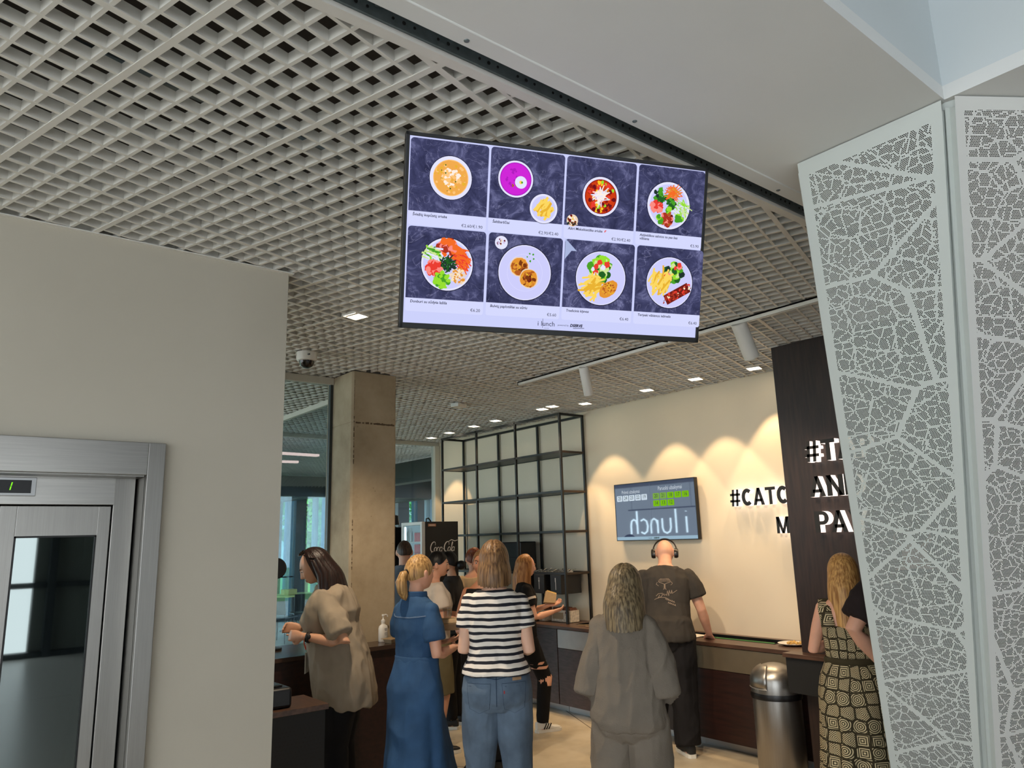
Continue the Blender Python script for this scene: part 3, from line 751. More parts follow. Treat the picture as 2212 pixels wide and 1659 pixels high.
            c = T(.165, .135); disc(mb, c, .09 * tw, C_['shadow']); disc(mb, c, .085 * tw, C_['rim']); scatter(mb, c, .05 * tw, 22, .012 * tw, [C_['lilac'], C_['bean'], C_['rim'], C_['rice']])
        elif i == 6:
            c = T(.53, .54); r = .355 * tw; plate(mb, c, r, .97)
            P = lambda a, q: (c[0] + q * r * cos(a), c[1] + q * r * sin(a))
            scatter(mb, P(1.7, .35), r * .42, 50, r * .14, [C_['leaf'], C_['lime'], C_['leaf2'], C_['cuc']]); scatter(mb, P(1.7, .4), r * .42, 8, r * .1, [C_['tomato'], C_['carrot'], C_['tomato'], C_['rim']])
            sticks(mb, P(3.9, .45), r * .36, 44, r * .5, r * .075, [C_['fry'], C_['fry2'], C_['fry']], .5, .8)
            q = P(5.4, .5); disc(mb, q, r * .42, C_['crust'], 20, .62, .7, .04); scatter(mb, q, r * .28, 90, r * .03, [C_['fry2'], C_['crust'], C_['brown']], ry=.8)
            mb.use(E_('arrow', (170, 182, 220))); z = zl(); A, B2, D, E2 = T(0, .0), T(.165, .17), T(.09, .17), T(0.0, .3)
            mb.add([(*A, z), (*E2, z), (*D, z), (*B2, z)], [(0, 1, 2), (0, 2, 3)])
        else:
            c = T(.51, .53); r = .345 * tw; plate(mb, c, r, .97)
            P = lambda a, q: (c[0] + q * r * cos(a), c[1] + q * r * sin(a))
            scatter(mb, P(1.2, .42), r * .36, 44, r * .12, [C_['leaf'], C_['nori'], C_['leaf2'], C_['lime'], C_['cuc']]); scatter(mb, P(1.1, .45), r * .42, 7, r * .11, [C_['tomato'], C_['salmon']])
            sticks(mb, P(3.1, .42), r * .42, 44, r * .55, r * .075, [C_['fry'], C_['fry2'], C_['fry']], 1.15, .6, 1.0)
            a_, b_ = P(4.5, .72), P(-.15, .85); strip(mb, (a_[0] - .008, a_[1] - .004), (b_[0] + .006, b_[1] + .005), .002, C_['brown2']); strip(mb, a_, b_, r * .4, C_['meat2']); 
            for k in range(60):
                t = rnd.random(); q = (a_[0] + t * (b_[0] - a_[0]) + rnd.uniform(-.14, .14) * r, a_[1] + t * (b_[1] - a_[1]) + rnd.uniform(-.14, .14) * r); disc(mb, q, r * rnd.uniform(.03, .09), rnd.choice([C_['meat'], C_['tomato'], C_['meat2'], C_['sesame'] if rnd.random() < .4 else C_['meat']]), 8, .6, rnd.uniform(0, 3), .2)
        z = zl()
        add_text(mb, names[i][0], 0.0125, Matrix.Translation((xa + .014, ym - .0155, z)), INK, shear=0.15, bold=0.0002)
        add_text(mb, names[i][1], 0.0145, Matrix.Translation((xb - .012, yb + (.006 if r_ == 0 else .009), z)), INK, 'RIGHT')
        if i == 2: strip(mb, (xa + .152, ym - .0145), (xa + .158, ym - .0075), .0035, C_['tomato'], .002)
        mb.build('menu_tile', None, tv)
mb = MB(); z = 0.0006; fy = SY1 - 0.972 * sh
add_text(mb, "i", 0.024, Matrix.Translation((-0.075, fy - .004, z)), INK); strip(mb, (-0.066, fy - .012), (-0.066, fy + .02), .0012, INK)
add_text(mb, "lunch", 0.024, Matrix.Translation((-0.062, fy - .004, z)), INK); mb.build('footer_logo', None, tv); mb = MB(); add_text(mb, "powered by", 0.0085, Matrix.Translation((0.0, fy - .001, z)), INK)
add_text(mb, "DSERVE", 0.0135, Matrix.Translation((0.046, fy - .002, z)), INK, bold=0.0006, shear=.2); strip(mb, (0.046, fy - .008), (0.088, fy - .006), .0016, INK)
mb.build('footer_credit', None, tv); mb = MB(); add_text(mb, "restaurants", 0.004, Matrix.Translation((-0.05, fy - .0125, z)), INK)
mb.build('footer_subtitle', None, tv)

# ------------------------------------------------------------------ order-status screen on the cream wall
XT = XW - 0.075
cs = [ox(*p, XT) for p in ((1326, 1047), (1499, 1031), (1510, 1166), (1333, 1168))]
yl, yr_ = (cs[0].y + cs[3].y) / 2, (cs[1].y + cs[2].y) / 2; zt_, zb_ = (cs[0].z + cs[1].z) / 2, (cs[2].z + cs[3].z) / 2
w2, h2 = yl - yr_, zt_ - zb_
M2 = frame_matrix((XT, (yl + yr_) / 2, (zt_ + zb_) / 2), (0, -1, 0), (0, 0, 1), (-1, 0, 0))
s2 = empty('order_screen', M=M2, label='wall-mounted order status screen with white and green number tiles', cat='screen')
b = MB(); b.box((-w2/2, -h2/2, -0.045), (w2/2, h2/2, -0.003)); bq = 0.008
for q in ((-w2/2, -h2/2, w2/2, -h2/2 + bq), (-w2/2, h2/2 - bq, w2/2, h2/2), (-w2/2, -h2/2, -w2/2 + bq, h2/2), (w2/2 - bq, -h2/2, w2/2, h2/2)): b.box((q[0], q[1], -0.004), (q[2], q[3], 0.002))
b.build('bezel', M_black_pl, s2, bevel=0.0015)
b = MB(); b.box((-0.2, -0.15, -0.074), (0.2, 0.15, -0.045)); b.build('wall_bracket', M_black, s2)
mg, nt, out = new_mat('glossy_order_display'); 
p_ = N(nt, 'ShaderNodeBsdfPrincipled'); p_.inputs['Base Color'].default_value = (0.01, 0.01, 0.012, 1); p_.inputs['Roughness'].default_value = 0.025; p_.inputs['IOR'].default_value = 1.5
p_.inputs['Emission Color'].default_value = (*srgb((58, 70, 98)), 1); p_.inputs['Emission Strength'].default_value = 0.6; L(nt, p_.outputs[0], out.inputs[0])
b = MB(); b.box((-w2/2 + bq, -h2/2 + bq, -0.003), (w2/2 - bq, h2/2 - bq, 0.0)); b.build('display_panel', mg, s2)
mb = MB(); ZL[0] = 0.0006
def S(u, v): return (-w2/2 + bq + u * (w2 - 2 * bq), h2/2 - bq - v * (h2 - 2 * bq))
TXT = E_('order_text', (205, 215, 225)); TXD = E_('order_dark', (50, 66, 60)); WT = E_('order_white', (200, 214, 226)); GT = E_('order_green', (120, 184, 20)); GT2 = E_('order_green_dim', (120, 165, 70))
p = S(.215, .17); add_text(mb, "Priimti užsakymai", .05, Matrix.Translation((*p, zl())), TXT, 'CENTER', sx=.72)
p = S(.715, .155); add_text(mb, "Paruošti užsakymai", .055, Matrix.Translation((*p, zl())), TXT, 'CENTER', sx=.72)
def tiles(lst, u0, v0, du, dv, tw_, m_):
    for k, n in enumerate(lst):
        a = S(u0 + du * k, v0 + dv); e = S(u0 + du * k + tw_, v0)
        rrect(mb, a[0], a[1], e[0], e[1], .008, m_ if n not in (20, 21) else GT2, True, True)
        add_text(mb, str(n), .052, Matrix.Translation(((a[0] + e[0]) / 2, a[1] + (e[1] - a[1]) * .26, zl() + .0002)), TXD, 'CENTER', sx=.85)
tiles([25, 24, 23, 22, 19], .025, .2, .082, .105, .074, WT); tiles([20, 21, 18, 17, 16], .5, .2, .0885, .105, .08, GT); tiles([14, 13, 12], .5, .325, .0885, .105, .08, GT)
a, e = S(.465, .98), S(.465, .02); strip(mb, a, e, .0015, E_('order_line', (120, 135, 150)))
a, e = S(0, 1.0), S(1, .945); mb.use(E_('order_bar', (150, 178, 196))); z = zl(); mb.add([(a[0], a[1], z), (e[0], a[1], z), (e[0], e[1], z), (a[0], e[1], z)], [(0, 1, 2, 3)])
p = S(.46, .985); add_text(mb, "i lunch", .02, Matrix.Translation((*p, zl() + .0002)), TXD, 'RIGHT'); add_text(mb, "DSERVE", .02, Matrix.Translation((p[0] + .02, p[1], zl() + .0002)), TXD, bold=.001, shear=.2)
mb.build('order_list', None, s2)

# neon sign inside the room, seen only as the mirror image on the order screen
NM = emit('neon_white', (215, 228, 235), 22.0)
XN = 1.1
def refl(px, py):
    p = ox(px, py, XT); d = ray(px, py); d.x = -d.x
    return p + d * ((XN - XT) / d.x)
qa, qb, qc = refl(1487, 1130), refl(1366, 1130), refl(1460, 1098)
ksc = (qb.y - qa.y) / 0.94
nn = empty('neon_sign', (XN, qa.y + 0.43 * ksc, (qa.z + qb.z) / 2), 0, 'white neon sign reading i lunch hanging in the hall, mirrored in the order screen', 'neon sign')
Mn = frame_matrix((0, 0, 0), (0, ksc, 0), (0, 0, ksc), (1, 0, 0))
lets = [[(-.43, -.13), (-.43, .07)], [(-.43, .13), (-.43, .137)], [(-.26, .17), (-.26, -.13)], [(-.17, .06), (-.17, -.06), (-.15, -.11), (-.1, -.13), (-.05, -.11), (-.03, -.06), (-.03, .06)],
        [(.05, -.13), (.05, .04)], [(.05, -.02), (.07, .04), (.11, .06), (.15, .04), (.165, -.02), (.165, -.13)],
        [(.34, .04), (.29, .06), (.24, .03), (.225, -.035), (.24, -.1), (.29, -.13), (.34, -.11)], [(.41, .17), (.41, -.13)], [(.41, -.02), (.43, .04), (.47, .06), (.51, .04), (.525, -.02), (.525, -.13)]]
b = MB()
for l in lets: b.tube([Mn @ Vector((x * .98, y * 1.0, 0.03)) for x, y in l], 0.016, 8)
b.build('neon_tube', NM, nn, smooth=True)
hz = 0.18 * ksc; b = MB(); b.box((-0.006, -0.56 * ksc, hz), (0.016, 0.56 * ksc, hz + .02))
for yy in (-.5, .5): b.tube([(0.005, yy * ksc, hz), (0.005, yy * ksc, ZC - nn.location.z)], 0.003, 6)
b.build('hanging_bar', M_black, nn)

# ------------------------------------------------------------------ 3-D letters on the cream wall and on the pier
M_face = mat('black_letter_face', (22, 20, 18), 0.5); M_lit = emit('lit_letter_side', (255, 232, 218), 1.9)
def arcband(cx, cy, rx, ry, t, a0, a1, n=10):
    o = []
    for k in range(n):
        p = [R_(a0 + (a1 - a0) * q / n) for q in (k, k + 1)]
        o.append([(cx + rx * cos(p[0]), cy + ry * sin(p[0])), (cx + rx * cos(p[1]), cy + ry * sin(p[1])), (cx + (rx - t) * cos(p[1]), cy + (ry - t) * sin(p[1])), (cx + (rx - t) * cos(p[0]), cy + (ry - t) * sin(p[0]))][::1 if a1 > a0 else -1])
    return o
def rc(x0, y0, x1, y1): return [(x0, y0), (x1, y0), (x1, y1), (x0, y1)]
q = .225
GLYPH = {'A': ([[(0, 0), (.2, 0), (.46, 1), (.28, 1)], [(.54, 0), (.74, 0), (.46, 1), (.28, 1)], rc(.16, .2, .58, .36)], .74),
         'T': ([rc(0, .82, .66, 1), rc(.235, 0, .425, .82)], .66), 'H': ([rc(0, 0, q, 1), rc(.5, 0, .5 + q, 1), rc(q, .42, .5, .6)], .69),
         'E': ([rc(0, 0, q, 1), rc(q, 0, .6, .17), rc(q, .83, .6, 1), rc(q, .42, .56, .58)], .6), 'C': (arcband(.38, .5, .38, .51, q, 48, 312, 16), .7),
         'M': ([rc(0, 0, .18, 1), rc(.66, 0, .84, 1), [(.0, 1), (.34, .0), (.5, .0), (.2, 1)], [(.34, 0), (.5, 0), (.84, 1), (.64, 1)]], .84),
         'N': ([rc(0, 0, q, 1), rc(.53, 0, .53 + q, 1), [(.0, 1), (.52, 0), (.72, 0), (.2, 1)]], .72), 'P': ([rc(0, 0, q, 1), rc(q, .83, .36, 1), rc(q, .36, .36, .53)] + arcband(.36, .68, .3, .32, .17, -90, 90, 10), .66),
         'D': ([rc(0, 0, q, 1), rc(q, .83, .3, 1), rc(q, 0, .3, .17)] + arcband(.3, .5, .42, .5, .18, -90, 90, 12), .72),
         'Y': ([[(0, 1), (.2, 1), (.43, .5), (.27, .4)], [(.68, 1), (.48, 1), (.25, .5), (.41, .4)], rc(.245, 0, .435, .5)], .68),
         '#': ([[(.12, 0), (.26, 0), (.34, 1), (.2, 1)], [(.42, 0), (.56, 0), (.64, 1), (.5, 1)], rc(.02, .24, .72, .38), rc(.04, .62, .74, .76)], .76)}
def sign(name, label, X, depth, rows):
    t = empty(name, (X, 0, 0), 0, label, 'sign')
    for txt, y, z, hgt, sx in rows:
        adv = 0.0
        for ch in txt:
            polys, wd = GLYPH[ch]; b = MB(); b.use(M_lit)
            def put(mb, za, zb):
                Mx = frame_matrix((0, y - adv, z), (0, -1, 0), (0, 0, 1), (-1, 0, 0))
                for pl in polys: mb.prism([(px_ * hgt * sx, py_ * hgt) for px_, py_ in pl], za, zb, Mx)
            put(b, 0.001, depth); lt = b.build('letter', None, t)
            b = MB(); b.use(M_face); put(b, depth + .0005, depth + .005); b.build('letter_face', None, lt)
            adv += (wd + .085) * hgt * sx
    return t
sign('wall_letters', 'backlit black letters reading #CATCH ME on the cream wall', XW - 0.001, 0.06, [('#CATCH', 4.085, 1.985, 0.15, 1.0), ('ME', 3.635, 1.735, 0.14, 1.0)])
sign('pier_letters', 'backlit black letters reading #TAP AND PAY on the dark wood pier', 5.084, 0.065, [('#TAP', 2.858, 2.235, 0.15, 1.06), ('AND', 2.845, 1.985, 0.145, 1.12), ('PAY', 2.83, 1.735, 0.148, 1.08)])
# ------------------------------------------------------------------ service counter along the cream wall
CT = 0.856; XF = 5.345
def cabinet(name, label, ya, yb, panels, mats_):
    """one counter unit between y=ya and y=yb; panels: list of (part name, z0, z1, material)"""
    t = empty(name, (XF, (ya + yb) / 2, 0), 0, label, 'counter unit', 'counter units along the cream wall'); hw = (yb - ya) / 2
    b = MB(); b.box((0.02, -hw + 0.002, 0.085), (XW - XF - 0.004, hw - 0.002, CT - 0.032)); b.build('carcass', M_wood, t)
    b = MB(); b.box((0.13, -hw, 0.0), (0.5, hw, 0.085)); b.build('plinth', M_alu, t)
    for pn, z0, z1, m in panels:
        b = MB(); b.box((0.0, -hw + 0.003, z0), (0.02, hw - 0.003, z1)); b.build(pn, m, t, bevel=0.001)
    return t
yu = lambda px, py: ox(px, py, XF).y
cabinet('counter_unit', 'dark wood counter unit at the far end, behind the woman with ginger hair', yu(1205, 1430), 8.9, [('front_panel', 0.09, CT - 0.035, M_wood_grey)], None)
cabinet('counter_unit', 'counter unit with pale metal upper panel under the shelf, left of the woman in grey', yu(1330, 1460), yu(1206, 1430), [('metal_panel', 0.64, CT - 0.035, M_grey_metal), ('front_panel', 0.09, 0.635, M_wood_grey)], None)
cabinet('counter_unit', 'dark counter unit between the woman in grey and the bald man', 4.3, yu(1330, 1460) - 0.002, [('upper_panel', 0.64, CT - 0.035, M_wood), ('front_panel', 0.09, 0.635, M_wood)], None)
cabinet('counter_unit', 'counter unit with olive metal upper panel and reddish wood front behind the steel bin', 3.17, 4.298, [('metal_panel', 0.64, CT - 0.035, M_olive_metal), ('front_panel', 0.09, 0.635, M_wood_red)], None)
# worktop with a long tray recess in front of the cream wall
ya_, yb_ = 3.17, 8.9
tray0, tray1 = ox(1742, 1392, 5.72).y, 6.0
b = MB(); zt0, zt1 = CT - 0.03, CT
b.box((XF - 0.012, ya_, zt0), (5.56, yb_, zt1)); b.box((5.80, ya_, zt0), (XW - 0.002, yb_, zt1)); b.box((5.56, ya_, zt0), (5.80, 3.6, zt1)); b.box((5.56, 5.95, zt0), (5.80, yb_, zt1))
o = tag(b.build('worktop', M_wood_top, bevel=0.002), 'long brown laminate worktop along the foot of the cream wall', 'worktop')
t = empty('counter_tray', (5.68, 4.25, CT), 0, 'long black recessed tray with a green bar in the worktop right of the bald man', 'tray')
b = MB(); b.box((-0.118, -0.64, -0.028), (0.118, 0.64, -0.024)); 
for q in ((-.118, -.64, -.112, .64), (.112, -.64, .118, .64), (-.118, -.64, .118, -.634), (-.118, .634, .118, .64)): b.box((q[0], q[1], -.028), (q[2], q[3], 0.002))
b.build('liner', M_black_pl, t)
b = MB(); b.tube([(-0.07, -0.62, -0.006), (-0.07, 0.6, -0.006)], 0.011, 12); b.build('green_bar', mat('green_plastic', (44, 104, 48), 0.4), t, smooth=True)
t = empty('counter_tray', (5.68, 5.45, CT), 0, 'black recessed tray in the worktop between the shelf and the woman in grey', 'tray')
b = MB(); b.box((-0.118, -0.49, -0.028), (0.118, 0.49, -0.024))
for q in ((-.118, -.49, -.112, .49), (.112, -.49, .118, .49), (-.118, -.49, .118, -.484), (-.118, .484, .118, .49)): b.box((q[0], q[1], -.028), (q[2], q[3], 0.002))
b.build('liner', M_black_pl, t)
# chopstick packs lying across the tray edge
for k, (px, py, a) in enumerate(((1272, 1350, -.15), (1288, 1353, .1))):
    P = oz(px, py, CT + 0.006); o = MB().box((-0.006, -0.11, 0), (0.006, 0.11, 0.006)).build('chopstick_pack', M_card, bevel=0.001); o.location = (P.x, P.y, CT + 0.003 * (k + 1)); o.rotation_euler = (0, 0, 0.9 + a)
    tag(o, ('upper pale chopstick pack on the black tray below the sauce boxes', 'lower pale chopstick pack on the black tray, nearer the woman in grey')[k], 'chopsticks', 'chopstick packs on the tray')
# plate with food at the right end of the worktop
P = oz(1706, 1393, CT + 0.01)
t = empty('food_plate', (5.62, 3.47, CT + 0.001), 0, 'white plate with a leftover snack at the right end of the worktop', 'plate')
b = MB(); b.lathe([(0.001, 0.0), (0.07, 0.0), (0.115, 0.014), (0.12, 0.017), (0.115, 0.018), (0.07, 0.006), (0.001, 0.005)], 32); b.build('plate', M_white_pl, t, smooth=True)
b = MB()
for k in range(16): b.ball((rnd.uniform(-.05, .05), rnd.uniform(-.075, .03), 0.014 + rnd.uniform(0, .012)), (rnd.uniform(.012, .022), .014, .01), 8, 6)
b.build('snack', mat('baked_snack', (206, 166, 96), 0.8, var=0.3, scale=60), t, smooth=True)
o = MB().prism([(-.13, -.09), (.12, -.1), (.14, .08), (-.1, .1)], 0, 0.002).build('paper_sheet', M_paper); o.location = (5.53, 4.42, CT + 0.0045); tag(o, 'white sheet of paper on the worktop under the hand of the bald man', 'paper')
# near end of the counter: raised brown end piece with a black apron, bin below
t = empty('counter_end', (5.03, 3.12, 0), 0, 'raised near end of the counter with brown top and black apron beside the steel bin', 'counter end')
b = MB(); b.box((-0.07, -1.9, 0.872), (0.05, 0.04, 0.9)); b.build('top', M_wood_top, t, bevel=0.002)
b = MB(); b.box((-0.045, -1.9, 0.632), (-0.028, 0.03, 0.871)); b.build('apron', M_perf_black, t)
b = MB(); b.box((-0.01, -1.9, 0.0), (0.05, -0.17, 0.871)); b.build('side_panel', M_wood_red, t)

# ------------------------------------------------------------------ bullet bin
Pb_ = Vector((5.125, 3.345, 0)); rb = 0.178
t = empty('waste_bin', Pb_, 0, 'round brushed steel waste bin with domed push lid at the counter end', 'bin')
b = MB(); b.lathe([(0.001, 0.012), (rb - 0.012, 0.012), (rb - 0.006, 0.02), (rb - 0.006, 0.555), (0.001, 0.555)], 48); b.build('body', M_steel, t, smooth=True)
b = MB(); b.lathe([(rb - 0.03, 0.0), (rb, 0.0), (rb, 0.03), (rb - 0.01, 0.034)], 48); b.build('base_ring', M_black_pl, t, smooth=True)
b = MB(); b.lathe([(rb - 0.02, 0.552), (rb + 0.003, 0.555), (rb + 0.006, 0.575), (rb + 0.003, 0.595), (rb - 0.02, 0.596)], 48); b.build('rubber_band', M_black_pl, t, smooth=True)
b = MB(); b.lathe([(rb - 0.004, 0.592), (rb - 0.002, 0.64), (rb - 0.006, 0.67)] + [((rb - 0.006) * cos(a), 0.67 + 0.128 * sin(a)) for a in [k * pi / 2 / 10 for k in range(1, 10)]] + [(0.002, 0.798)], 48); b.build('dome', M_steel, t, smooth=True)
# push flap facing left in the photo
flap = MB(); az = R_(150); rings = []
for i in range(9):
    th = 0.02 + i / 8 * 1.02; ring = []
    for k in range(13):
        ph = az + (k / 12 - 0.5) * 1.5 * (1 - 0.25 * (i / 8) ** 3)
        r_ = (rb - 0.0045) * cos(th) + 0.002; ring.append(Vector((r_ * cos(ph), r_ * sin(ph), 0.672 + 0.131 * sin(th))))
    rings.append(ring)
base = [Vector((p.x * 1.012, p.y * 1.012, 0.63)) for p in rings[0]]
flap.loft([[p * 1.0 for p in base]] + rings, cap=False, closed=False)
o = flap.build('push_flap', M_steel, t, smooth=True); sm = o.modifiers.new('thick', 'SOLIDIFY'); sm.thickness = 0.004; sm.offset = 1
b = MB(); b.tube([(p.x * 1.02, p.y * 1.02, 0.629) for p in base], 0.004, 8); b.build('flap_lip', M_alu, t, smooth=True)

# ------------------------------------------------------------------ tall steel shelf
SXF, SXB = 5.5, 5.85; SY = [6.0, 6.79, 7.58, 8.37]; SZ = [3.105, 2.684, 2.248, 1.816, 1.372]
t = empty('shelf_rack', (SXF, 6.0, CT), 0, 'tall black steel shelf rack of open bays standing on the counter', 'shelf'); q = 0.0125
b = MB()
for k, y in enumerate(SY):
    for x in (SXF, SXB):
        b = MB(); b.box((x - SXF - q, y - 6.0 - q, 0.001), (x - SXF + q, y - 6.0 + q, SZ[0] + q - CT)); b.build('upright', M_black, t, bevel=0.0015)
b = MB(); z = SZ[0] - CT
b.box((-q, 0, z - q), (q, 2.37, z + q)); b.box((SXB - SXF - q, 0, z - q), (SXB - SXF + q, 2.37, z + q))
for y in (0, 2.37): b.box((0, y - q, z - q), (SXB - SXF, y + q, z + q))
b.build('top_frame', M_black, t)
M_shelf_end = mat('shelf_end_bar', (52, 38, 28), 0.45)
for i, zz in enumerate(SZ[1:]):
    z = zz - CT; b = MB()
    b.use(M_black).box((-q, q, z - 0.012), (q, 2.37 - q, z + 0.012)); b.box((SXB - SXF - q, q, z - 0.012), (SXB - SXF + q, 2.37 - q, z + 0.012))
    b.box((q, q, z - 0.006), (SXB - SXF - q, 2.37 - q, z + 0.004))
    b.use(M_shelf_end).box((q, -q, z - 0.012), (SXB - SXF - q, q, z + 0.012))
    b.use(M_black).box((q, 2.37 - q, z - 0.012), (SXB - SXF - q, 2.37 + q, z + 0.012))
    b.build('shelf_board', None, t, bevel=0.001)
ZS = SZ[-1] + 0.006
# black cutlery boxes hanging under the lowest board
yb0 = lambda px, py: ox(px, py, 5.48).y
for k, (pa, pb, lab) in enumerate(((1226, 1254, 'right one of the three black cutlery dispensers under the lowest shelf board'), (1179, 1195, 'middle one of the three black cutlery dispensers under the lowest shelf board'), (1147, 1163, 'left one of the three black cutlery dispensers under the lowest shelf board'))):
    ya = (6.055, 6.33, 6.60)[k]
    t = empty('cutlery_dispenser', (5.475, ya, SZ[-1] - 0.014), 0, lab, 'dispenser', 'cutlery dispensers under the shelf')
    b = MB(); b.box((0, 0, -0.2), (0.3, 0.17, 0)); b.build('box', mat('anthracite_box', (34, 35, 38), 0.5), t, bevel=0.004)
    # white utensil pictogram on the front (faces -x)
    mb = MB(); mb.use(M_white_pl); x_ = -0.0008
    def qd(y0, z0, y1, z1): mb.box((x_, y0, z0), (-0.0001, y1, z1))
    c = 0.085; qd(c - .004, -.155, c + .004, -.075)
    if k == 0: qd(c - .002, -.075, c + .009, -.03)
    elif k == 1:
        for d in (-.009, -.0015, .006): qd(c + d, -.06, c + d + .003, -.03)
        qd(c - .009, -.075, c + .009, -.06)
    else:
        n_ = 16; mb.add([(x_, c + .011 * cos(2 * pi * j / n_), -.05 + .022 * sin(2 * pi * j / n_)) for j in range(n_)], [tuple(range(n_))])
    mb.build('utensil_sign', None, t)
# loose cutlery and sachets on the lowest board
M_silver = mat('bright_cutlery', (214, 214, 216), 0.2, 0.9)
for k in range(26):
    y = 6.06 + k * 0.027; x = (5.53 + .055 * (k % 3) + rnd.uniform(0, .01)); h = rnd.uniform(.02, .05)
    mb = MB(); a = rnd.uniform(-.5, .5); kind = k % 3
    if kind == 0: mb.tube([(0, 0, .006), (0.06, .01, .008), (.09, .012, .012), (.12, .014, .006)], [.004, .003, .012, .004], 8); m_, nm, ct = M_silver, 'spoon', 'spoon'
    elif kind == 1: mb.tube([(0, 0, .005), (0.07, 0, .007), (.12, 0, .005)], [(.004, .003), (.004, .003), (.01, .002)], 8); m_, nm, ct = M_silver, 'knife', 'knife'
    else: mb.prism([(0, 0), (.06, .004), (.062, .045), (.002, .04)], 0, h * .5); m_, nm, ct = M_paper, 'sachet', 'sachet'
    o = mb.build(nm, m_, smooth=(kind < 2)); o.location = (x, y, ZS); o.rotation_euler = (0, rnd.uniform(-.3, -.1) if kind < 2 else 0, a)
    tag(o, {'spoon': 'shiny spoon lying on the lowest shelf board above the cutlery dispensers', 'knife': 'shiny knife lying on the lowest shelf board above the cutlery dispensers', 'sachet': 'white sachet lying on the lowest shelf board above the cutlery dispensers'}[nm], ct, 'loose %s on the lowest shelf board' % {'spoon': 'spoons', 'knife': 'knives', 'sachet': 'sachets'}[nm])
# black machine and card display on the lowest board
P = ox(1138, 1236, 5.62)
t = empty('countertop_appliance', (5.66, 7.0, ZS), 0, 'black appliance on the lowest shelf board behind the woman with ginger hair', 'appliance')
b = MB(); b.box((-.12, -.2, 0), (.12, .2, .34)); b.build('casing', M_black_pl, t, bevel=0.012)
b = MB(); b.box((-.121, -.16, .16), (-.119, .16, .165)); b.build('seam', M_black_matt, t)
t = empty('notice_stand', (5.6, 7.42, ZS), 0, 'small notice board with a yellow card next to the black appliance', 'notice')
b = MB(); b.box((-.008, -.09, 0), (.008, .09, .3)); b.build('panel', mat('notice_blue', (60, 70, 86), 0.5), t, bevel=0.004)
b = MB(); b.box((-.01, -.085, .12), (-.0085, .075, .2)); b.build('yellow_card', mat('notice_card', (226, 190, 120), 0.7), t)
# sauce boxes and bags on the counter under the rack
for k, (y, w_, h_, x, m_, lab) in enumerate(((6.06, .30, .125, 5.66, M_paper, 'white carton of sachets at the right end of the counter under the rack'), (6.40, .10, .12, 5.6, M_paper, 'narrow white carton just left of the wide carton on the counter'))):
    t = empty('sachet_carton', (x, y, CT + 0.001), 0, lab, 'carton')
    b = MB(); hh = h_
    for q_ in ((-.07, 0, -.067, w_), (.067, 0, .07, w_), (-.07, 0, .07, .003), (-.07, w_ - .003, .07, w_)): b.box((q_[0], q_[1], 0), (q_[2], q_[3], hh))
    b.box((-.07, 0, 0), (.07, w_, .004)); b.build('carton', mat('printed_carton', (222, 212, 196), 0.7, var=0.25, scale=40), t)
    b = MB(); b.use(mat('carton_red_print', (120, 52, 40), 0.6)).box((-.0706, .01, .09), (-.0701, w_ * .25, .112))
    b.use(mat('carton_print', (170, 150, 120), 0.7)).box((-.0706, w_ * .35, .03), (-.0701, w_ * .93, .1)); b.build('print', None, t)
    b = MB()
    for j in range(int(w_ / .018)): b.box((-.05, .012 + j * .018, .01), (.05, .022 + j * .018, hh + rnd.uniform(.01, .03)))
    b.build('sachets', mat('brown_sachet', (130, 84, 66), 0.5, var=0.5, scale=30), t)
for k, (y, x, s_, lab) in enumerate(((6.66, 5.62, .8, 'crumpled white paper bag on the counter left of the cartons'), (6.87, 5.66, .8, 'crumpled white paper bag on the counter furthest from the cartons'), (6.50, 5.45, .6, 'crumpled beige paper bag right in front of the cartons'))):
    mb = MB(); mb.ball((0, 0, .045), (.09 * s_, .1 * s_, .045), 18, 12)
    for v in mb.v:
        n_ = noise.noise(v * 22 + Vector((k * 7, 0, 0))); v.xy *= (1 + .22 * n_); v.z = max(0.001, v.z * (1 + .3 * n_))
    o = mb.build('paper_bag', M_paper if k < 2 else M_card, smooth=True, angle=25); o.location = (x, y, CT + 0.001); tag(o, lab, 'bag', 'paper bags on the counter')

# ------------------------------------------------------------------ bar counter at the column, register desk
BZ = 0.995
t = empty('bar_counter', (2.3, 5.2, 0), 0, 'dark wood bar counter wrapped around the foot of the concrete column', 'bar counter')
b = MB(); b.box((-0.88, -0.03, BZ - 0.03), (0.40, 0.62, BZ)); b.build('top', mat('bar_top_laminate', (66, 50, 42), 0.22, var=0.1, scale=6), t, bevel=0.002)
for v in bpy.data.objects: pass
b = MB(); b.box((-0.86, 0.0, 0.085), (0.86, 0.022, BZ - 0.031)); b.box((0.84, 0.022, 0.085), (0.86, 0.58, BZ - 0.031)); b.build('front_panel', M_wood_red, t)
b = MB(); b.box((0.40, -0.03, BZ - 0.03), (0.88, 0.245, BZ)); b.box((0.825, 0.245, BZ - 0.03), (0.88, 0.6, BZ)); b.build('top_return', mat('bar_top_laminate', (66, 50, 42), 0.22), t)
b = MB(); b.box((-0.84, 0.1, 0), (0.8, 0.12, 0.085)); b.build('plinth', M_black_matt, t)
t = empty('register_desk', (1.7, 4.3, 0), 0, 'low dark register desk with perforated black front next to the white wall', 'desk')
b = MB(); b.box((-0.285, -0.06, 0.82), (0.29, 0.3, 0.85)); b.build('top', M_wood_top, t, bevel=0.002)
b = MB(); b.box((-0.28, -0.035, 0.0), (0.28, -0.01, 0.82)); b.build('perforated_front', M_perf_black, t)
b = MB(); b.box((0.26, -0.01, 0.0), (0.28, 0.28, 0.82)); b.build('side_panel', M_wood, t)
b = MB()
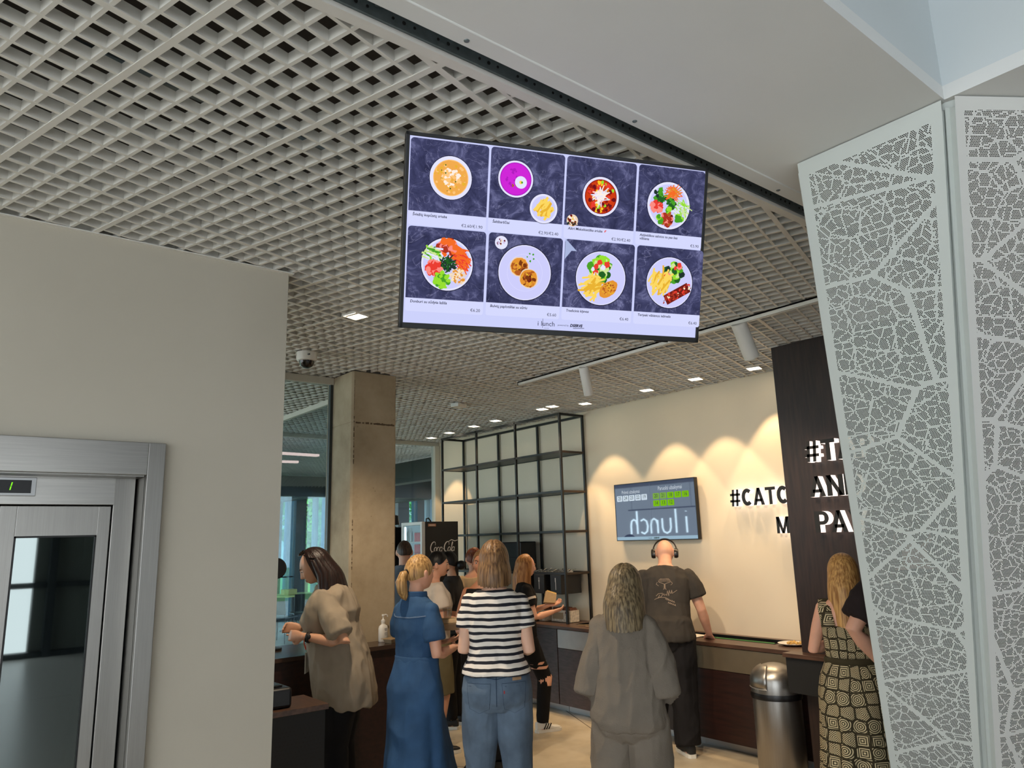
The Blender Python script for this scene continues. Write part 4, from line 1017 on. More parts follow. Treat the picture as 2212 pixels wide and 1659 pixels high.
for i in range(24):
    for j in range(30): b.lathe([(.004, 0), (.004, .0006)], 6, Matrix.Translation((-0.265 + i * .0225 + (j % 2) * .011, -0.0355, .1 + j * .0225)) @ Matrix.Rotation(pi / 2, 4, 'X'))
o = b.build('perforation', mat('perforation_hole', (38, 36, 34), 0.9), t)
P = oz(626, 1500, 0.86)
t = empty('receipt_printer', (1.66, 4.40, 0.8505), 0.0, 'black receipt printer on the register desk in front of the woman in beige', 'printer')
b = MB(); b.box((-.16, -.11, 0), (.13, .14, .11)); b.build('casing', M_black_pl, t, bevel=0.018, seg=3)
b = MB(); b.box((-.13, -.06, .1095), (.09, .1, .121)); b.build('lid', mat('grey_black_lid', (30, 31, 33), 0.25), t, bevel=0.006)
# sanitiser and cardboard tray on the bar
P = oz(836, 1385, BZ)
t = empty('sanitizer_bottle', (2.965, 5.375, BZ + 0.0005), 0.3, 'white pump bottle of hand sanitiser on the bar at the foot of the column', 'bottle')
b = MB(); prof = [(0.001, 0), (.038, 0), (.042, .006), (.042, .1), (.036, .118), (.017, .13), (.0165, .142), (.001, .142)]
b.lathe(prof, 28); 
for v in b.v: v.y *= .72
b.build('bottle', M_white_pl, t, smooth=True)
b = MB(); b.lathe([(.015, .142), (.0165, .146), (.0165, .162), (.008, .166), (.0055, .17), (.0055, .19), (.012, .192), (.012, .204), (.001, .206)], 20); b.tube([(0, 0, .199), (.03, 0, .2), (.046, 0, .192), (.048, 0, .182)], .0055, 10); b.build('pump', M_white_pl, t, smooth=True)
b = MB(); b.use(mat('label_grey', (150, 152, 156), 0.6))
for zz, ww in ((.1, .028), (.092, .03), (.084, .02), (.068, .03), (.06, .03), (.052, .024)): b.box((-ww / 2 - .0, -.0309, zz - .002), (ww / 2, -.03, zz + .0015))
b.build('label', None, t)
def tray_mesh(b, w_, d_, h_, lip=.012):
    r0 = [Vector((x * w_ * .82, y * d_ * .78, 0)) for x, y in ((-1, -1), (1, -1), (1, 1), (-1, 1))]; r1 = [Vector((x * w_, y * d_, h_)) for x, y in ((-1, -1), (1, -1), (1, 1), (-1, 1))]
    r2 = [Vector((x * (w_ + lip), y * (d_ + lip), h_ + .001)) for x, y in ((-1, -1), (1, -1), (1, 1), (-1, 1))]; r3 = [Vector((p.x, p.y, p.z + .003)) for p in r2]
    r4 = [Vector((x * (w_ - .003), y * (d_ - .003), h_ + .004)) for x, y in ((-1, -1), (1, -1), (1, 1), (-1, 1))]; r5 = [Vector((x * w_ * .8, y * d_ * .76, .004)) for x, y in ((-1, -1), (1, -1), (1, 1), (-1, 1))]
    b.loft([r0, r1, r2, r3, r4, r5])
b = MB(); tray_mesh(b, .075, .045, .03); o = b.build('food_tray', M_card, bevel=0.003); o.location = (2.955, 5.205 + .03, BZ + .0005); o.rotation_euler = (0, 0, .3)
o.location = (oz(838, 1388, BZ).x + .035, oz(838, 1388, BZ).y - .03, BZ + .0005); tag(o, 'brown cardboard food tray on the bar in front of the sanitiser bottle', 'food tray')

# ------------------------------------------------------------------ drink coolers behind the people
M_cool = emit('cooler_light_strip', (226, 240, 250), 2.2)
def cooler(name, label, cpos, dx, dy, h, face_label, logo):
    t = empty(name, cpos, 0, label, 'drinks cooler')      # base corner nearest the viewer; body runs +x (depth) and +y (width)
    b = MB(); b.box((0.05, 0, 0.02), (dx, dy, h)); b.build('cabinet', M_black, t, bevel=0.004)
    d = MB(); d.use(M_white_pl)
    for q in ((0, dy, .08, h), ): pass
    fw = .035
    d.box((0, 0, .1), (.045, fw, h)); d.box((0, dy - fw, .1), (.045, dy, h)); d.box((0, fw, h - fw), (.045, dy - fw, h)); d.box((0, fw, .1), (.045, dy - fw, .1 + fw)); d = d.build('door', None, t, bevel=0.003)
    b = MB(); b.box((.015, fw, .1 + fw), (.021, dy - fw, h - fw)); b.build('door_glass', M_glass_clear, d)
    return t
CP = Vector((4.53, 7.33, 0)); ch = 1.975
t = cooler('drinks_cooler', 'black drinks cooler with white script lettering on its side', CP, .5, .46, ch, '', True)
# interior niche, shelves, light strips
b = MB(); b.use(mat('cooler_interior', (150, 165, 175), 0.5)).box((.0465, .03, .13), (.0495, .43, ch - .03)); b.build('interior', None, t)
# rows of red cans and bottles stand on racks just behind the glass
for zz in (1.28, 1.50, 1.74): MB().box((.022, .036, zz), (.046, .424, zz + .012)).build('rack', M_grey_metal, t)
b = MB(); b.box((.024, .037, .2), (.04, .046, ch - .05)); b.box((.024, .414, .2), (.04, .423, ch - .05)); b.build('light_strip', M_cool, t)
M_can = mat('red_can', (176, 26, 34), 0.3, 0.3); 
can = None
M_canr = mat('can_rim', (190, 190, 194), 0.3, 0.9)
def can_mesh():
    b = MB(); b.use(M_can).lathe([(.001, 0), (.0095, 0), (.0105, .006), (.0105, .094), (.009, .102), (.001, .102)], 14); b.use(M_canr).lathe([(.0085, .102), (.009, .104), (.007, .106), (.001, .105)], 14); return b
for zz, rows in ((1.512, 1), (1.512, 2), (1.752, 1)):
    for j in range(6):
        o = can_mesh().build('drink_can', None, smooth=True) if can is None else can.copy()
        if can is None: can = o
        else: COL.objects.link(o)
        o.location = (CP.x + .0335, CP.y + .068 + j * .026, zz + (rows - 1) * .107 + .0003)
        tag(o, 'red drink can in the %s row behind the glass of the lit cooler' % {(1.512, 1): 'lowest', (1.512, 2): 'middle', (1.752, 1): 'top'}[(zz, rows)], 'can', 'red cans in the cooler, %s row' % {(1.512, 1): 'lowest', (1.512, 2): 'middle', (1.752, 1): 'top'}[(zz, rows)])
for j in range(3):
    b = MB(); b.lathe([(.001, 0), (.011, 0), (.0115, .1), (.005, .13), (.005, .16), (.001, .16)], 14); o = b.build('drink_bottle', mat('clear_bottle', (196, 204, 206), 0.15), smooth=True); o.location = (CP.x + .0335, CP.y + .29 + j * .04, 1.7525)
    tag(o, 'pale drink bottle on the top rack of the lit cooler', 'bottle', 'bottles in the cooler')
# script lettering on the side that faces the viewer
Ms = frame_matrix((.10, -0.0012, 1.66), (1, 0, 0), (0, 0, 1), (0, -1, 0))
def arc(cx, cy, rx, ry, a0, a1, n=14): return [(cx + rx * cos(R_(a0 + (a1 - a0) * k / n)), cy + ry * sin(R_(a0 + (a1 - a0) * k / n))) for k in range(n + 1)]
STR = []
def cap_c(x): STR.append((arc(x + .045, .03, .034, .055, 60, 290), .006)); STR.append((arc(x + .05, .045, .02, .04, 0, 120, 8), .003))
def low_o(x): STR.append((arc(x + .018, 0.0, .016, .024, 0, 360, 16), .0045)); 
def low_c(x): STR.append((arc(x + .018, 0.0, .016, .024, 50, 310, 12), .0045))
def low_a(x): low_o(x); STR.append(([(x + .034, .024), (x + .034, -.016), (x + .044, -.022)], .0045))
def low_l(x): STR.append(([(x + .004, -.02), (x + .012, .03), (x + .018, .075), (x + .012, .085), (x + .006, .06), (x + .01, -.01), (x + .02, -.024)], .004))
cap_c(0.0); low_o(.062); low_c(.1); low_a(.136); STR.append(([(.182, .004), (.196, .006)], .005)); cap_c(.186); low_o(.25); low_l(.288); low_a(.306)
STR.append(([(.03, -.03), (.06, -.055), (.11, -.05), (.16, -.042), (.19, -.05)], .006)); STR.append(([(.24, .085), (.28, .105), (.33, .09), (.37, .1)], .0045))
b = MB(); b.use(mat('white_lettering', (232, 230, 226), 0.5))
for pts, wd in STR:
    rings = []
    for i, (x, y) in enumerate(pts):
        p0 = pts[max(i - 1, 0)]; p1 = pts[min(i + 1, len(pts) - 1)]; l = math.hypot(p1[0] - p0[0], p1[1] - p0[1]) or 1; nx, ny = -(p1[1] - p0[1]) / l, (p1[0] - p0[0]) / l
        w_ = wd * (.55 + .45 * sin(pi * i / max(1, len(pts) - 1))); x2 = x + y * .22
        rings.append([Ms @ Vector((x2 + nx * w_, y + ny * w_, 0.0)), Ms @ Vector((x2 - nx * w_, y - ny * w_, 0.0)), Ms @ Vector((x2 - nx * w_, y - ny * w_, .001)), Ms @ Vector((x2 + nx * w_, y + ny * w_, .001))])
    b.loft(rings)
b.build('script_logo', None, t)
b = MB(); b.use(mat('orange_sticker', (214, 148, 108), 0.6)).box((.085, -.0008, ch - .055), (.19, 0.0, ch - .025)); b.use(M_paper).box((.1, -.0012, ch - .045), (.175, -.0008, ch - .036)); b.build('sticker', None, t)
b = MB(); b.tube([(.07, .02, ch), (.07, .02, ch + .03), (.1, .02, ch + .04), (.13, .03, ch + .015), (.14, .03, ch)], .008, 8); b.build('cable', M_black_pl, t, smooth=True)
CP2 = Vector((4.38, 7.93, 0))
t = cooler('drinks_cooler', 'second, slightly lower drinks cooler with a glass door, half hidden by the concrete column', CP2, .5, .46, 1.93, '', False)
b = MB(); b.use(mat('cooler_interior', (150, 165, 175), 0.5)).box((.0465, .03, .13), (.0495, .43, 1.9)); b.build('interior', None, t)
for zz in (1.1, 1.38, 1.62): MB().box((.022, .036, zz), (.046, .424, zz + .012)).build('rack', M_grey_metal, t)
add = MB(); add_text(add, "Fresh", .07, frame_matrix((.014, .36, 1.5), (0, -1, 0), (0, 0, 1), (-1, 0, 0)), M_white_pl, shear=.25); add.build('lettering', None, t)
t = empty('table_lamp', (CP2.x + .22, CP2.y + .2, 1.931), 0, 'black lamp shade standing on the half hidden drinks cooler', 'lamp')
b = MB(); b.lathe([(.09, .03), (.075, .14), (.05, .15), (.001, .15)], 24, cap=False); b.build('shade', M_black_pl, t, smooth=True)
b = MB(); b.lathe([(.001, 0), (.05, 0), (.05, .01), (.012, .015), (.012, .12), (.001, .12)], 18); b.build('base', M_black_pl, t, smooth=True)

# ------------------------------------------------------------------ seating hall beyond the glass
P = oy(600, 1228, YW + .42)
t = empty('round_disc', P, 0, 'black round disc showing behind the edge of the white wall, in front of the window', 'round disc')
P = atk(597, 1228, 285); t.location = P
b = MB(); Mx = Matrix.Rotation(R_(51), 4, 'Z') @ Matrix.Rotation(pi / 2, 4, 'Y'); b.lathe([(.001, -.012), (.072, -.012), (.078, 0), (.072, .012), (.001, .012)], 36, Mx); b.build('disc', M_black_pl, t, smooth=True)
b = MB(); b.tube([(0, 0, -.07), (0, 0, .995 + .006 - P.z)], .009, 10); b.tube([(0, 0, 1.008 - P.z), (0, 0, .9965 - P.z)], .06, 20); b.build('stem', M_black_pl, t, smooth=True)
Pt = oz(640, 1275, .74)
def cafe_table(P, label, topm):
    t = empty('cafe_table', (P.x, P.y, 0), 0.3, label, 'table', None)
    b = MB(); b.box((-.55, -.4, .715), (.55, .4, .74)); b.build('tabletop', topm, t, bevel=0.004)
    b = MB(); b.tube([(0, 0, .02), (0, 0, .715)], .035, 16); b.build('column', M_black, t, smooth=True)
    b = MB(); b.lathe([(.001, 0), (.26, 0), (.26, .012), (.04, .025), (.001, .025)], 28); b.build('base', M_black, t, smooth=True); return t
Kt = 102; Pt = atk(634, 1275, Kt)
cafe_table(Pt, 'table with a yellow green top in the hall beyond the glass', mat('yellow_tabletop', (216, 218, 110), 0.4))
o = MB().box((-.14, -.1, 0), (.14, .1, .11)).build('paper_box', mat('yellow_box', (206, 196, 120), 0.6), bevel=0.01); o.location = (Pt.x - .1, Pt.y, .7405); tag(o, 'small yellowish box on the yellow green table beyond the glass', 'box')
def cafe_chair(P, rz, label):
    t = empty('cafe_chair', (P.x, P.y, 0), rz, label, 'chair', None)
    b = MB(); b.box((-.22, -.21, .43), (.22, .22, .455)); b.build('seat', M_black_pl, t, bevel=0.01)
    b = MB(); b.add([(-.22, .2, .5), (.22, .2, .5), (.23, .26, .82), (-.23, .26, .82), (-.22, .215, .5), (.22, .215, .5), (.23, .275, .82), (-.23, .275, .82)], [(0, 1, 2, 3), (7, 6, 5, 4), (0, 4, 5, 1), (1, 5, 6, 2), (2, 6, 7, 3), (3, 7, 4, 0)]); b.build('backrest', M_black_pl, t)
    for sx in (-1, 1):
        for sy in (-1, 1):
            b = MB(); b.tube([(sx * .24, sy * .25, 0), (sx * .19, sy * .18, .43)], .009, 8); b.build('leg', M_black, t, smooth=True)
        b = MB(); b.tube([(sx * .2, .19, .43), (sx * .2, .22, .55)], .009, 8); b.build('back_support', M_black, t, smooth=True)
    return t
P = atk(603, 1345, 128); cafe_chair(oz(606, 1385, 0.02), 2.2, 'black chair showing its back beside the white wall edge, beyond the glass')
cafe_chair(oz(652, 1372, 0.02), 3.0, 'black wire legged chair half hidden behind the long haired woman in beige, beyond the glass')
# linear ceiling lights in the hall
for (pa, pb, lab) in (((607, 979), (687, 984), 'nearer long warm light strip under the hall ceiling beyond the glass'), ((606, 997), (644, 998), 'farther warm light strip under the hall ceiling beyond the glass')):
    A, B = oz(*pa, 2.95 if pa[1] < 990 else 2.93), oz(*pb, 2.95 if pa[1] < 990 else 2.93); A = B + (A - B) * 1.6
    b = MB(); b.bar(A, B, .07, .03); o = b.build('linear_light', emit('warm_strip', (255, 190, 170), 1.6)); tag(o, lab, 'light')
# garden trees outside the far facade
def tree(px, y, h, lab, seed):
    P = oy(px, 1150, y); t = empty('tree', (P.x, y, -.02), 0, lab, 'tree', 'trees outside the far windows')
    b = MB(); b.tube([(0, 0, 0), (.05, 0, h * .45), (.0, .05, h * .8)], [.11, .08, .03], 8); b.build('trunk', mat('tree_bark', (110, 96, 80), 0.9), t, smooth=True)
    rg = random.Random(seed); b = MB(); b.use(mat('tree_leaves', (120, 172, 84), 0.7, var=0.4, scale=9))
    for k in range(1500):
        a, q, z = rg.uniform(0, 2 * pi), rg.random() ** .5, rg.uniform(-1, 1); rr = h * .26 * sqrt(max(0, 1 - z * z)) * q
        c = Vector((rr * cos(a), rr * sin(a), h * .64 + z * h * .36)); u = Vector((rg.uniform(-1, 1), rg.uniform(-1, 1), rg.uniform(-1, 1))).normalized(); v = u.orthogonal().normalized(); s_ = h * .022
        b.add([c + u * s_ * 1.5, c + v * s_ * .7, c - u * s_ * 1.5, c - v * s_ * .7], [(0, 1, 2, 3)])
    b.build('foliage', None, t)
tree(662, 27, 5.2, 'green tree outside the far window, seen between the white wall and the column', 1)
tree(700, 33, 6.0, 'taller green tree farther outside, seen at the left edge of the column', 2)
tree(919, 30, 4.6, 'green tree outside, seen through the window left of the shelf', 3)
b = MB(); b.use(mat('pale_building', (206, 196, 180), 0.8)).box((14, 44, 0), (40, 52, 9)); o = b.build('building', None); o['kind'] = 'structure'
# ------------------------------------------------------------------ perforated, leaning white sheet panels
def sheet_panel(name, label, A, B, C, D, mtl, mu, mv0, flange):
    """A top left, B top right, C bottom left, D bottom right"""
    x = (B - A).normalized(); y = (A - C); y = (y - x * y.dot(x)).normalized(); z = x.cross(y)
    M = frame_matrix(A, x, y, z); Mi = M.inverted()
    t = empty(name, M=M, label=label, cat='panel')
    nu, nv = 12, 60; vs, fs, uvs = [], [], []
    hgt = (A - C).length
    for j in range(nv + 1):
        for i in range(nu + 1):
            u, v = i / nu, j / nv
            vs.append(Mi @ (A.lerp(B, u)).lerp(C.lerp(D, u), v)); uvs.append(((u - mu[0]) / (mu[1] - mu[0]), (v - mv0) / (1 - mv0 * 2)))
    for j in range(nv):
        for i in range(nu): a = j * (nu + 1) + i; fs.append((a, a + nu + 1, a + nu + 2, a + 1))
    me = bpy.data.meshes.new('sheet'); me.from_pydata([tuple(p) for p in vs], [], fs); me.materials.append(mtl)
    uvl = me.uv_layers.new(name='margin')
    for p in me.polygons:
        for li in p.loop_indices: uvl.data[li].uv = uvs[me.loops[li].vertex_index]
    o = bpy.data.objects.new('perforated_sheet', me); COL.objects.link(o); o.parent = t
    # folded edges all round
    for nm, P, Q, off in (('left_flange', A, C, -1), ('right_flange', B, D, 1)):
        P_, Q_ = Mi @ (P + (Q - P).normalized() * .035), Mi @ Q; b = MB(); w_ = flange
        b.add([P_, Q_, Q_ + Vector((0, 0, -w_)), P_ + Vector((0, 0, -w_)), P_ + Vector((off * .001, 0, 0)), Q_ + Vector((off * .001, 0, 0)), Q_ + Vector((off * .001, 0, -w_)), P_ + Vector((off * .001, 0, -w_))], [(0, 1, 2, 3), (7, 6, 5, 4), (0, 4, 5, 1), (3, 2, 6, 7)])
        if off < 0:
            e = Vector((-.016, 0, 0)); f = Vector((0, 0, -w_)); b.add([P_ + f, Q_ + f, Q_ + f + e, P_ + f + e, P_ + f * 1.1, Q_ + f * 1.1, Q_ + f * 1.1 + e, P_ + f * 1.1 + e], [(0, 1, 2, 3), (7, 6, 5, 4), (2, 6, 7, 3)])
        b.build(nm, M_sheet, t)
    b = MB(); P_, Q_ = Mi @ A, Mi @ B; fv = Mi.to_3x3() @ Vector((flange, 0, 0)); b.add([P_, Q_, Q_ + fv, P_ + fv], [(0, 1, 2, 3)]); b.build('top_flange', M_sheet, t)
    return t
M_sheet = mat('white_sheet_metal', (204, 210, 206), 0.4)
zt_ = ZC - 0.004
def edge(top, px, py, X):
    """line from top through the point on the pixel ray at world X, carried on to the floor"""
    p = ox(px, py, X); d = p - top; return top + d * ((0.01 - top.z) / d.z)
A = Vector((2.544, 1.344, zt_)); B = Vector((2.543, 0.818, zt_)); XB = 3.71
C = edge(A, 1925, 1659, XB); D = edge(B, 2118, 1659, XB)
sheet_panel('perforated_panel', 'leaning white perforated panel with vein pattern, left of the fold', A, B, C, D, perf_mat('perforated_sheet_green', (204, 210, 206), 1.0), (.075, .93), .016, .028)
A2 = oz(2062, 207, zt_); B2 = A2 + Vector((.206, -.14, 0)).normalized() * .62; 
C2 = edge(A2, 2152, 1659, XB); sh = Vector((.206, -.14, 0)).normalized() * .5; D2 = C2 + sh
sheet_panel('perforated_panel', 'leaning white perforated panel cut by the right border of the photo', A2, B2, C2, D2, perf_mat('perforated_sheet_warm', (214, 214, 210), 2.0), (.05, .95), .012, .028)
# fold strip between the two sheets
n_ = (B - A).cross(A - C).normalized(); off = n_ * 0.03
if off.dot(FW) < 0: off = -off
b = MB(); e = Vector((0, .01, 0)); b.add([B + off + e, A2 + off, C2 + off, D + off + e, B + off * 1.1 + e, A2 + off * 1.1, C2 + off * 1.1, D + off * 1.1 + e], [(0, 1, 2, 3), (7, 6, 5, 4), (0, 3, 7, 4), (1, 5, 6, 2)])
struct(b.build('trim_5', M_sheet))
# ------------------------------------------------------------------ people: generator
from mathutils.bvhtree import BVHTree
def remesh(mb, name, m, parent, vox, smooth=4, wr=0.0, wscale=9.0, wseed=0, wfn=None, shade=True):
    me = mb.mesh('tmp'); bm = bmesh.new(); bm.from_mesh(me); bmesh.ops.recalc_face_normals(bm, faces=bm.faces); bm.to_mesh(me); bm.free()
    o = bpy.data.objects.new('tmp', me); COL.objects.link(o)
    md = o.modifiers.new('r', 'REMESH'); md.mode = 'VOXEL'; md.voxel_size = vox; md.adaptivity = 0
    if smooth: sm = o.modifiers.new('s', 'SMOOTH'); sm.factor = 0.5; sm.iterations = smooth
    dg = bpy.context.evaluated_depsgraph_get(); dg.update()
    m2 = bpy.data.meshes.new_from_object(o.evaluated_get(dg), depsgraph=dg); m2.name = name
    bpy.data.objects.remove(o); bpy.data.meshes.remove(me)
    if wr:
        nr = [v.normal.copy() for v in m2.vertices]
        for v, n in zip(m2.vertices, nr):
            p = v.co
            if wfn: d = wfn(p)
            else:
                q = Vector((p.x * wscale, p.y * wscale, p.z * wscale * .45 + wseed * 9.1)); w_ = noise.noise(q + Vector((0, 0, noise.noise(q * .7) * 1.5))); w2 = noise.noise(q * 1.9 + Vector((4, 9, 1))); d = (1 - 2.2 * abs(w_)) * .75 + (.5 - abs(w2)) * .7 + noise.noise(q * 4.1) * .18
            v.co = p + n * (d * wr)
    m2.materials.clear(); m2.materials.append(m)
    m2.polygons.foreach_set('use_smooth', [shade] * len(m2.polygons))
    m2.update()
    r = bpy.data.objects.new(name, m2); COL.objects.link(r); r.parent = parent; return r
def sstep(a, b, x):
    t = min(1, max(0, (x - a) / (b - a))); return t * t * (3 - 2 * t)
TORSO_F = [(.79, .125, .085, -.005), (.84, .165, .112, -.018), (.90, .176, .122, -.018), (.97, .165, .108, -.006), (1.06, .132, .092, 0), (1.15, .134, .098, .006), (1.25, .146, .118, .014), (1.33, .152, .098, .002), (1.385, .135, .075, -.008), (1.425, .085, .06, -.012), (1.45, .058, .054, -.008)]
TORSO_M = [(.79, .125, .09, 0), (.86, .16, .112, -.012), (.93, .162, .108, -.006), (1.03, .155, .104, 0), (1.12, .158, .108, .004), (1.24, .178, .122, .006), (1.32, .186, .112, -.002), (1.38, .165, .085, -.012), (1.425, .1, .068, -.014), (1.455, .065, .06, -.008)]
class Fig:
    def __init__(s, name, label, root, facing, H, fem=True, bulk=1.0, lean=0.0, hp=0.0, hy=0.0, skin=None, L=None, R=None, legs=None, vox=.007, hc=12):
        s.s = H / 1.70; s.fem = fem; s.bulk = bulk; s.lean = R_(lean); s.hp = R_(hp); s.hy = R_(hy)
        s.root = empty(name, (root.x, root.y, 0), R_(facing) - pi / 2, label, 'person'); s.skin = skin; s.vox = vox
        s.T = TORSO_F if fem else TORSO_M; s.shw = .140 if fem else .182
        s.sh = {k: s.W(Vector((sg * s.shw * (.6 + .4 * bulk), -.008, 1.360))) for k, sg in (('L', -1), ('R', 1))}
        dflt = lambda sg: (Vector((sg * (s.shw + .045), -.03, 1.10)), Vector((sg * (s.shw + .05), .05, .86)))
        s.arm = {}
        for k, sg, a in (('L', -1, L), ('R', 1, R)):
            e, w_ = (Vector(a[0]), Vector(a[1])) if a else dflt(sg)
            s.arm[k] = (e, w_, (a[2] if a and len(a) > 2 else {}))
        lg = legs or {}
        s.leg = {}
        for k, sg in (('L', -1), ('R', 1)):
            d = lg.get(k, {})
            s.leg[k] = (Vector((sg * .085, 0, .86)), Vector(d.get('knee', (sg * .095, .015, .47))), Vector(d.get('ankle', (sg * .1, -.02, .085))), d.get('yaw', sg * -8.0), d.get('pitch', 0))
        s.HC = Vector((0, .014, 1.592))
    def W(s, p, head=True):
        p = Vector(p)
        if head and (s.hp or s.hy):
            t = sstep(1.43, 1.53, p.z)
            if t > 0:
                pv = Vector((0, -.01, 1.47)); q = p - pv
                q = Matrix.Rotation(s.hy * t, 3, 'Z') @ (Matrix.Rotation(-s.hp * t, 3, 'X') @ q); p = pv + q
        if s.lean:
            t = sstep(.9, 1.15, p.z); pv = Vector((0, 0, .93)); p = pv + Matrix.Rotation(-s.lean * t, 3, 'X') @ (p - pv)
        return p
    def torso(s, mb, off=0.0, z0=None, z1=None, hem=None, scale=1.0, belly=0.0, n=28):
        rings = []
        for z, rx, ry, cy in s.T:
            if (z0 is not None and z < z0 - .001) or (z1 is not None and z > z1 + .001): continue
            b_ = s.bulk if z < 1.40 else 1.0
            rings.append((z, (rx * b_ + off) * scale, (ry * b_ + off) * scale + belly * math.exp(-((z - 1.05) / .14) ** 2), cy + belly * .5 * math.exp(-((z - 1.05) / .14) ** 2)))
        if hem:
            rings = [(z, r * 1.0, q, c) for z, r, q, c in hem] + [r for r in rings if r[0] > hem[-1][0] + .01]
        out = []
        for z, rx, ry, cy in rings:
            ring = []
            for k in range(n):
                a = 2 * pi * k / n; c, sn = cos(a), sin(a); e = .86
                ring.append(s.W((rx * math.copysign(abs(c) ** e, c), cy + ry * math.copysign(abs(sn) ** e, sn), z)) * s.s)
            out.append(ring)
        mb.loft(out)
    def limb(s, mb, pts, rads, n=14): mb.tube([Vector(p) * s.s for p in pts], [(r[0] * s.s, r[1] * s.s) if hasattr(r, '__len__') else r * s.s for r in rads], n)
    def armpts(s, k):
        sh = s.sh[k]; e, w_, o = s.arm[k]; return sh, e, w_
    def root_in(s, k): sg = -1 if k == 'L' else 1; return s.W(Vector((sg * s.shw * .45, -.008, 1.358)))
    def arms(s, mb):
        f = .92 if s.fem else 1.08
        for k in 'LR':
            sh, e, w_ = s.armpts(k); m1 = sh.lerp(e, .45); m2 = e.lerp(w_, .3)
            s.limb(mb, [s.root_in(k), sh + (e - sh).normalized() * .012, m1, e, m2, w_], [.04 * f, .048 * f, .046 * f, .037 * f, .039 * f, .0245 * f]); mb.ball(sh * s.s, .042 * f * s.s, 14, 10)
            s.hand(mb, k)
    def hand(s, mb, k):
        sh, e, w_ = s.armpts(k); o = s.arm[k][2]; sg = -1 if k == 'L' else 1
        d = Vector(o.get('dir', (w_ - e))).normalized(); pn = Vector(o.get('palm', (-sg, 0.2, 0)))
        pn = (pn - d * pn.dot(d)).normalized(); sd = d.cross(pn) * sg       # towards the little finger for a hanging hand
        if o.get('thumb'): 
            th = Vector(o['thumb'])
            if sd.dot(th) > 0: sd = -sd
        f = .92 if s.fem else 1.05; c = o.get('curl', .35)
        P = lambda a, b_, n_: (w_ + d * a + sd * b_ + pn * n_) * s.s
        rings = []
        for a, hw, ht in ((-.01, .023, .018), (.02, .029, .018), (.055, .038, .0155), (.085, .040, .0125), (.094, .036, .009)):
            rings.append([P(a, hw * f * cos(2 * pi * j / 12), ht * f * sin(2 * pi * j / 12)) for j in range(12)])
        mb.loft(rings)
        for i, (b_, ln) in enumerate(((-.029, .072), (-.0095, .080), (.0095, .075), (.028, .058))):
            p = w_ + d * .085 + sd * b_ * f; a = 0.12 + c * .5; pts = [p - d * .01, p]; q = p
            for j, fr in enumerate((.45, .32, .23)):
                dr = d * cos(a) + pn * sin(a); q = q + dr * ln * fr * f; pts.append(q.copy()); a += c * (1.0 + .15 * i)
            s.limb(mb, pts, [.0092 * f, .0092 * f, .0086 * f, .008 * f, .0066 * f], 8)
        p0 = w_ + d * .02 - sd * .022; p1 = w_ + d * .05 - sd * .043 + pn * .012; p2 = w_ + d * .078 - sd * .046 + pn * .024; p3 = w_ + d * .1 - sd * .038 + pn * .032
        s.limb(mb, [p0, p1, p2, p3], [.013 * f, .0115 * f, .0098 * f, .0075 * f], 8)
    def legs_(s, mb, off=0.0, upto='ankle', wide=None):
        f = .98 if s.fem else 1.0; bl = .35 + .65 * s.bulk
        for k in 'LR':
            h, kn, an, yw, pt = s.leg[k]; m1 = h.lerp(kn, .5); m2 = kn.lerp(an, .3); r = [.088 * f * bl, .077 * f * bl, .056 * f, .056 * f, .036]
            pts = [h, m1, kn, m2 + Vector((0, -.008, 0)), an]
            if wide: r = wide
            else: r = [q + off for q in r]
            if upto == 'knee': pts, r = [h, m1, kn], r[:3]
            s.limb(mb, pts, r, 18)
    def feet(s, mb):
        for k in 'LR':
            h, kn, an, yw, pt = s.leg[k]; M = Matrix.Rotation(R_(yw), 3, 'Z') @ Matrix.Rotation(R_(pt), 3, 'X')
            s.limb(mb, [an + Vector((0, 0, .01))] + [an + M @ Vector(q) for q in ((0, -.02, -.045), (0, .06, -.05), (0, .13, -.06), (0, .17, -.066))], [.034, .034, .032, .026, .016], 12)
    def head(s, mb):
        n, m = 56, 44; rings = []
        g = lambda d, c, w_: math.exp(-((Vector(d) - Vector(c)).length / w_) ** 2)
        for i in range(m + 1):
            th = pi * i / m; th = min(max(th, .03), pi - .03); ring = []
            for j in range(n):
                ph = 2 * pi * j / n; d = Vector((sin(th) * cos(ph), sin(th) * sin(ph), cos(th)))
                rx, ry, rz = .074, .094, .108
                x, y, z = d.x * rx, d.y * ry, d.z * rz
                if d.z < 0: x *= 1 - .20 * (-d.z) ** 1.3; 
                if d.z < -.2 and d.y < 0: y *= 1 - .45 * sstep(-.2, -.9, d.z)
                if d.z < 0 and d.y > 0: y *= 1 + .8 * (-d.z) ** 3
                p = Vector((x, y, z)); e = 0
                e += .006 * g(d, (0, .98, .20), .22) - .010 * (g(d, (.36, .9, .10), .17) + g(d, (-.36, .9, .10), .17))
                nz = .028 * math.exp(-((d.x) / .13) ** 2) * sstep(.12, -.22, d.z) * sstep(-.36, -.24, d.z) * (1 if d.y > 0 else 0) + .006 * g(d, (0, 1, .05), .14)
                e += .009 * g(d, (0, .86, -.50), .15) - .004 * g(d, (0, .92, -.38), .10) + .005 * g(d, (0, .62, -.80), .24) + .006 * (g(d, (.5, .8, -.15), .25) + g(d, (-.5, .8, -.15), .25))
                p = p + d * e + Vector((0, nz, 0)); ring.append(s.W(s.HC + p) * s.s)
            rings.append(ring)
        mb.loft(rings)
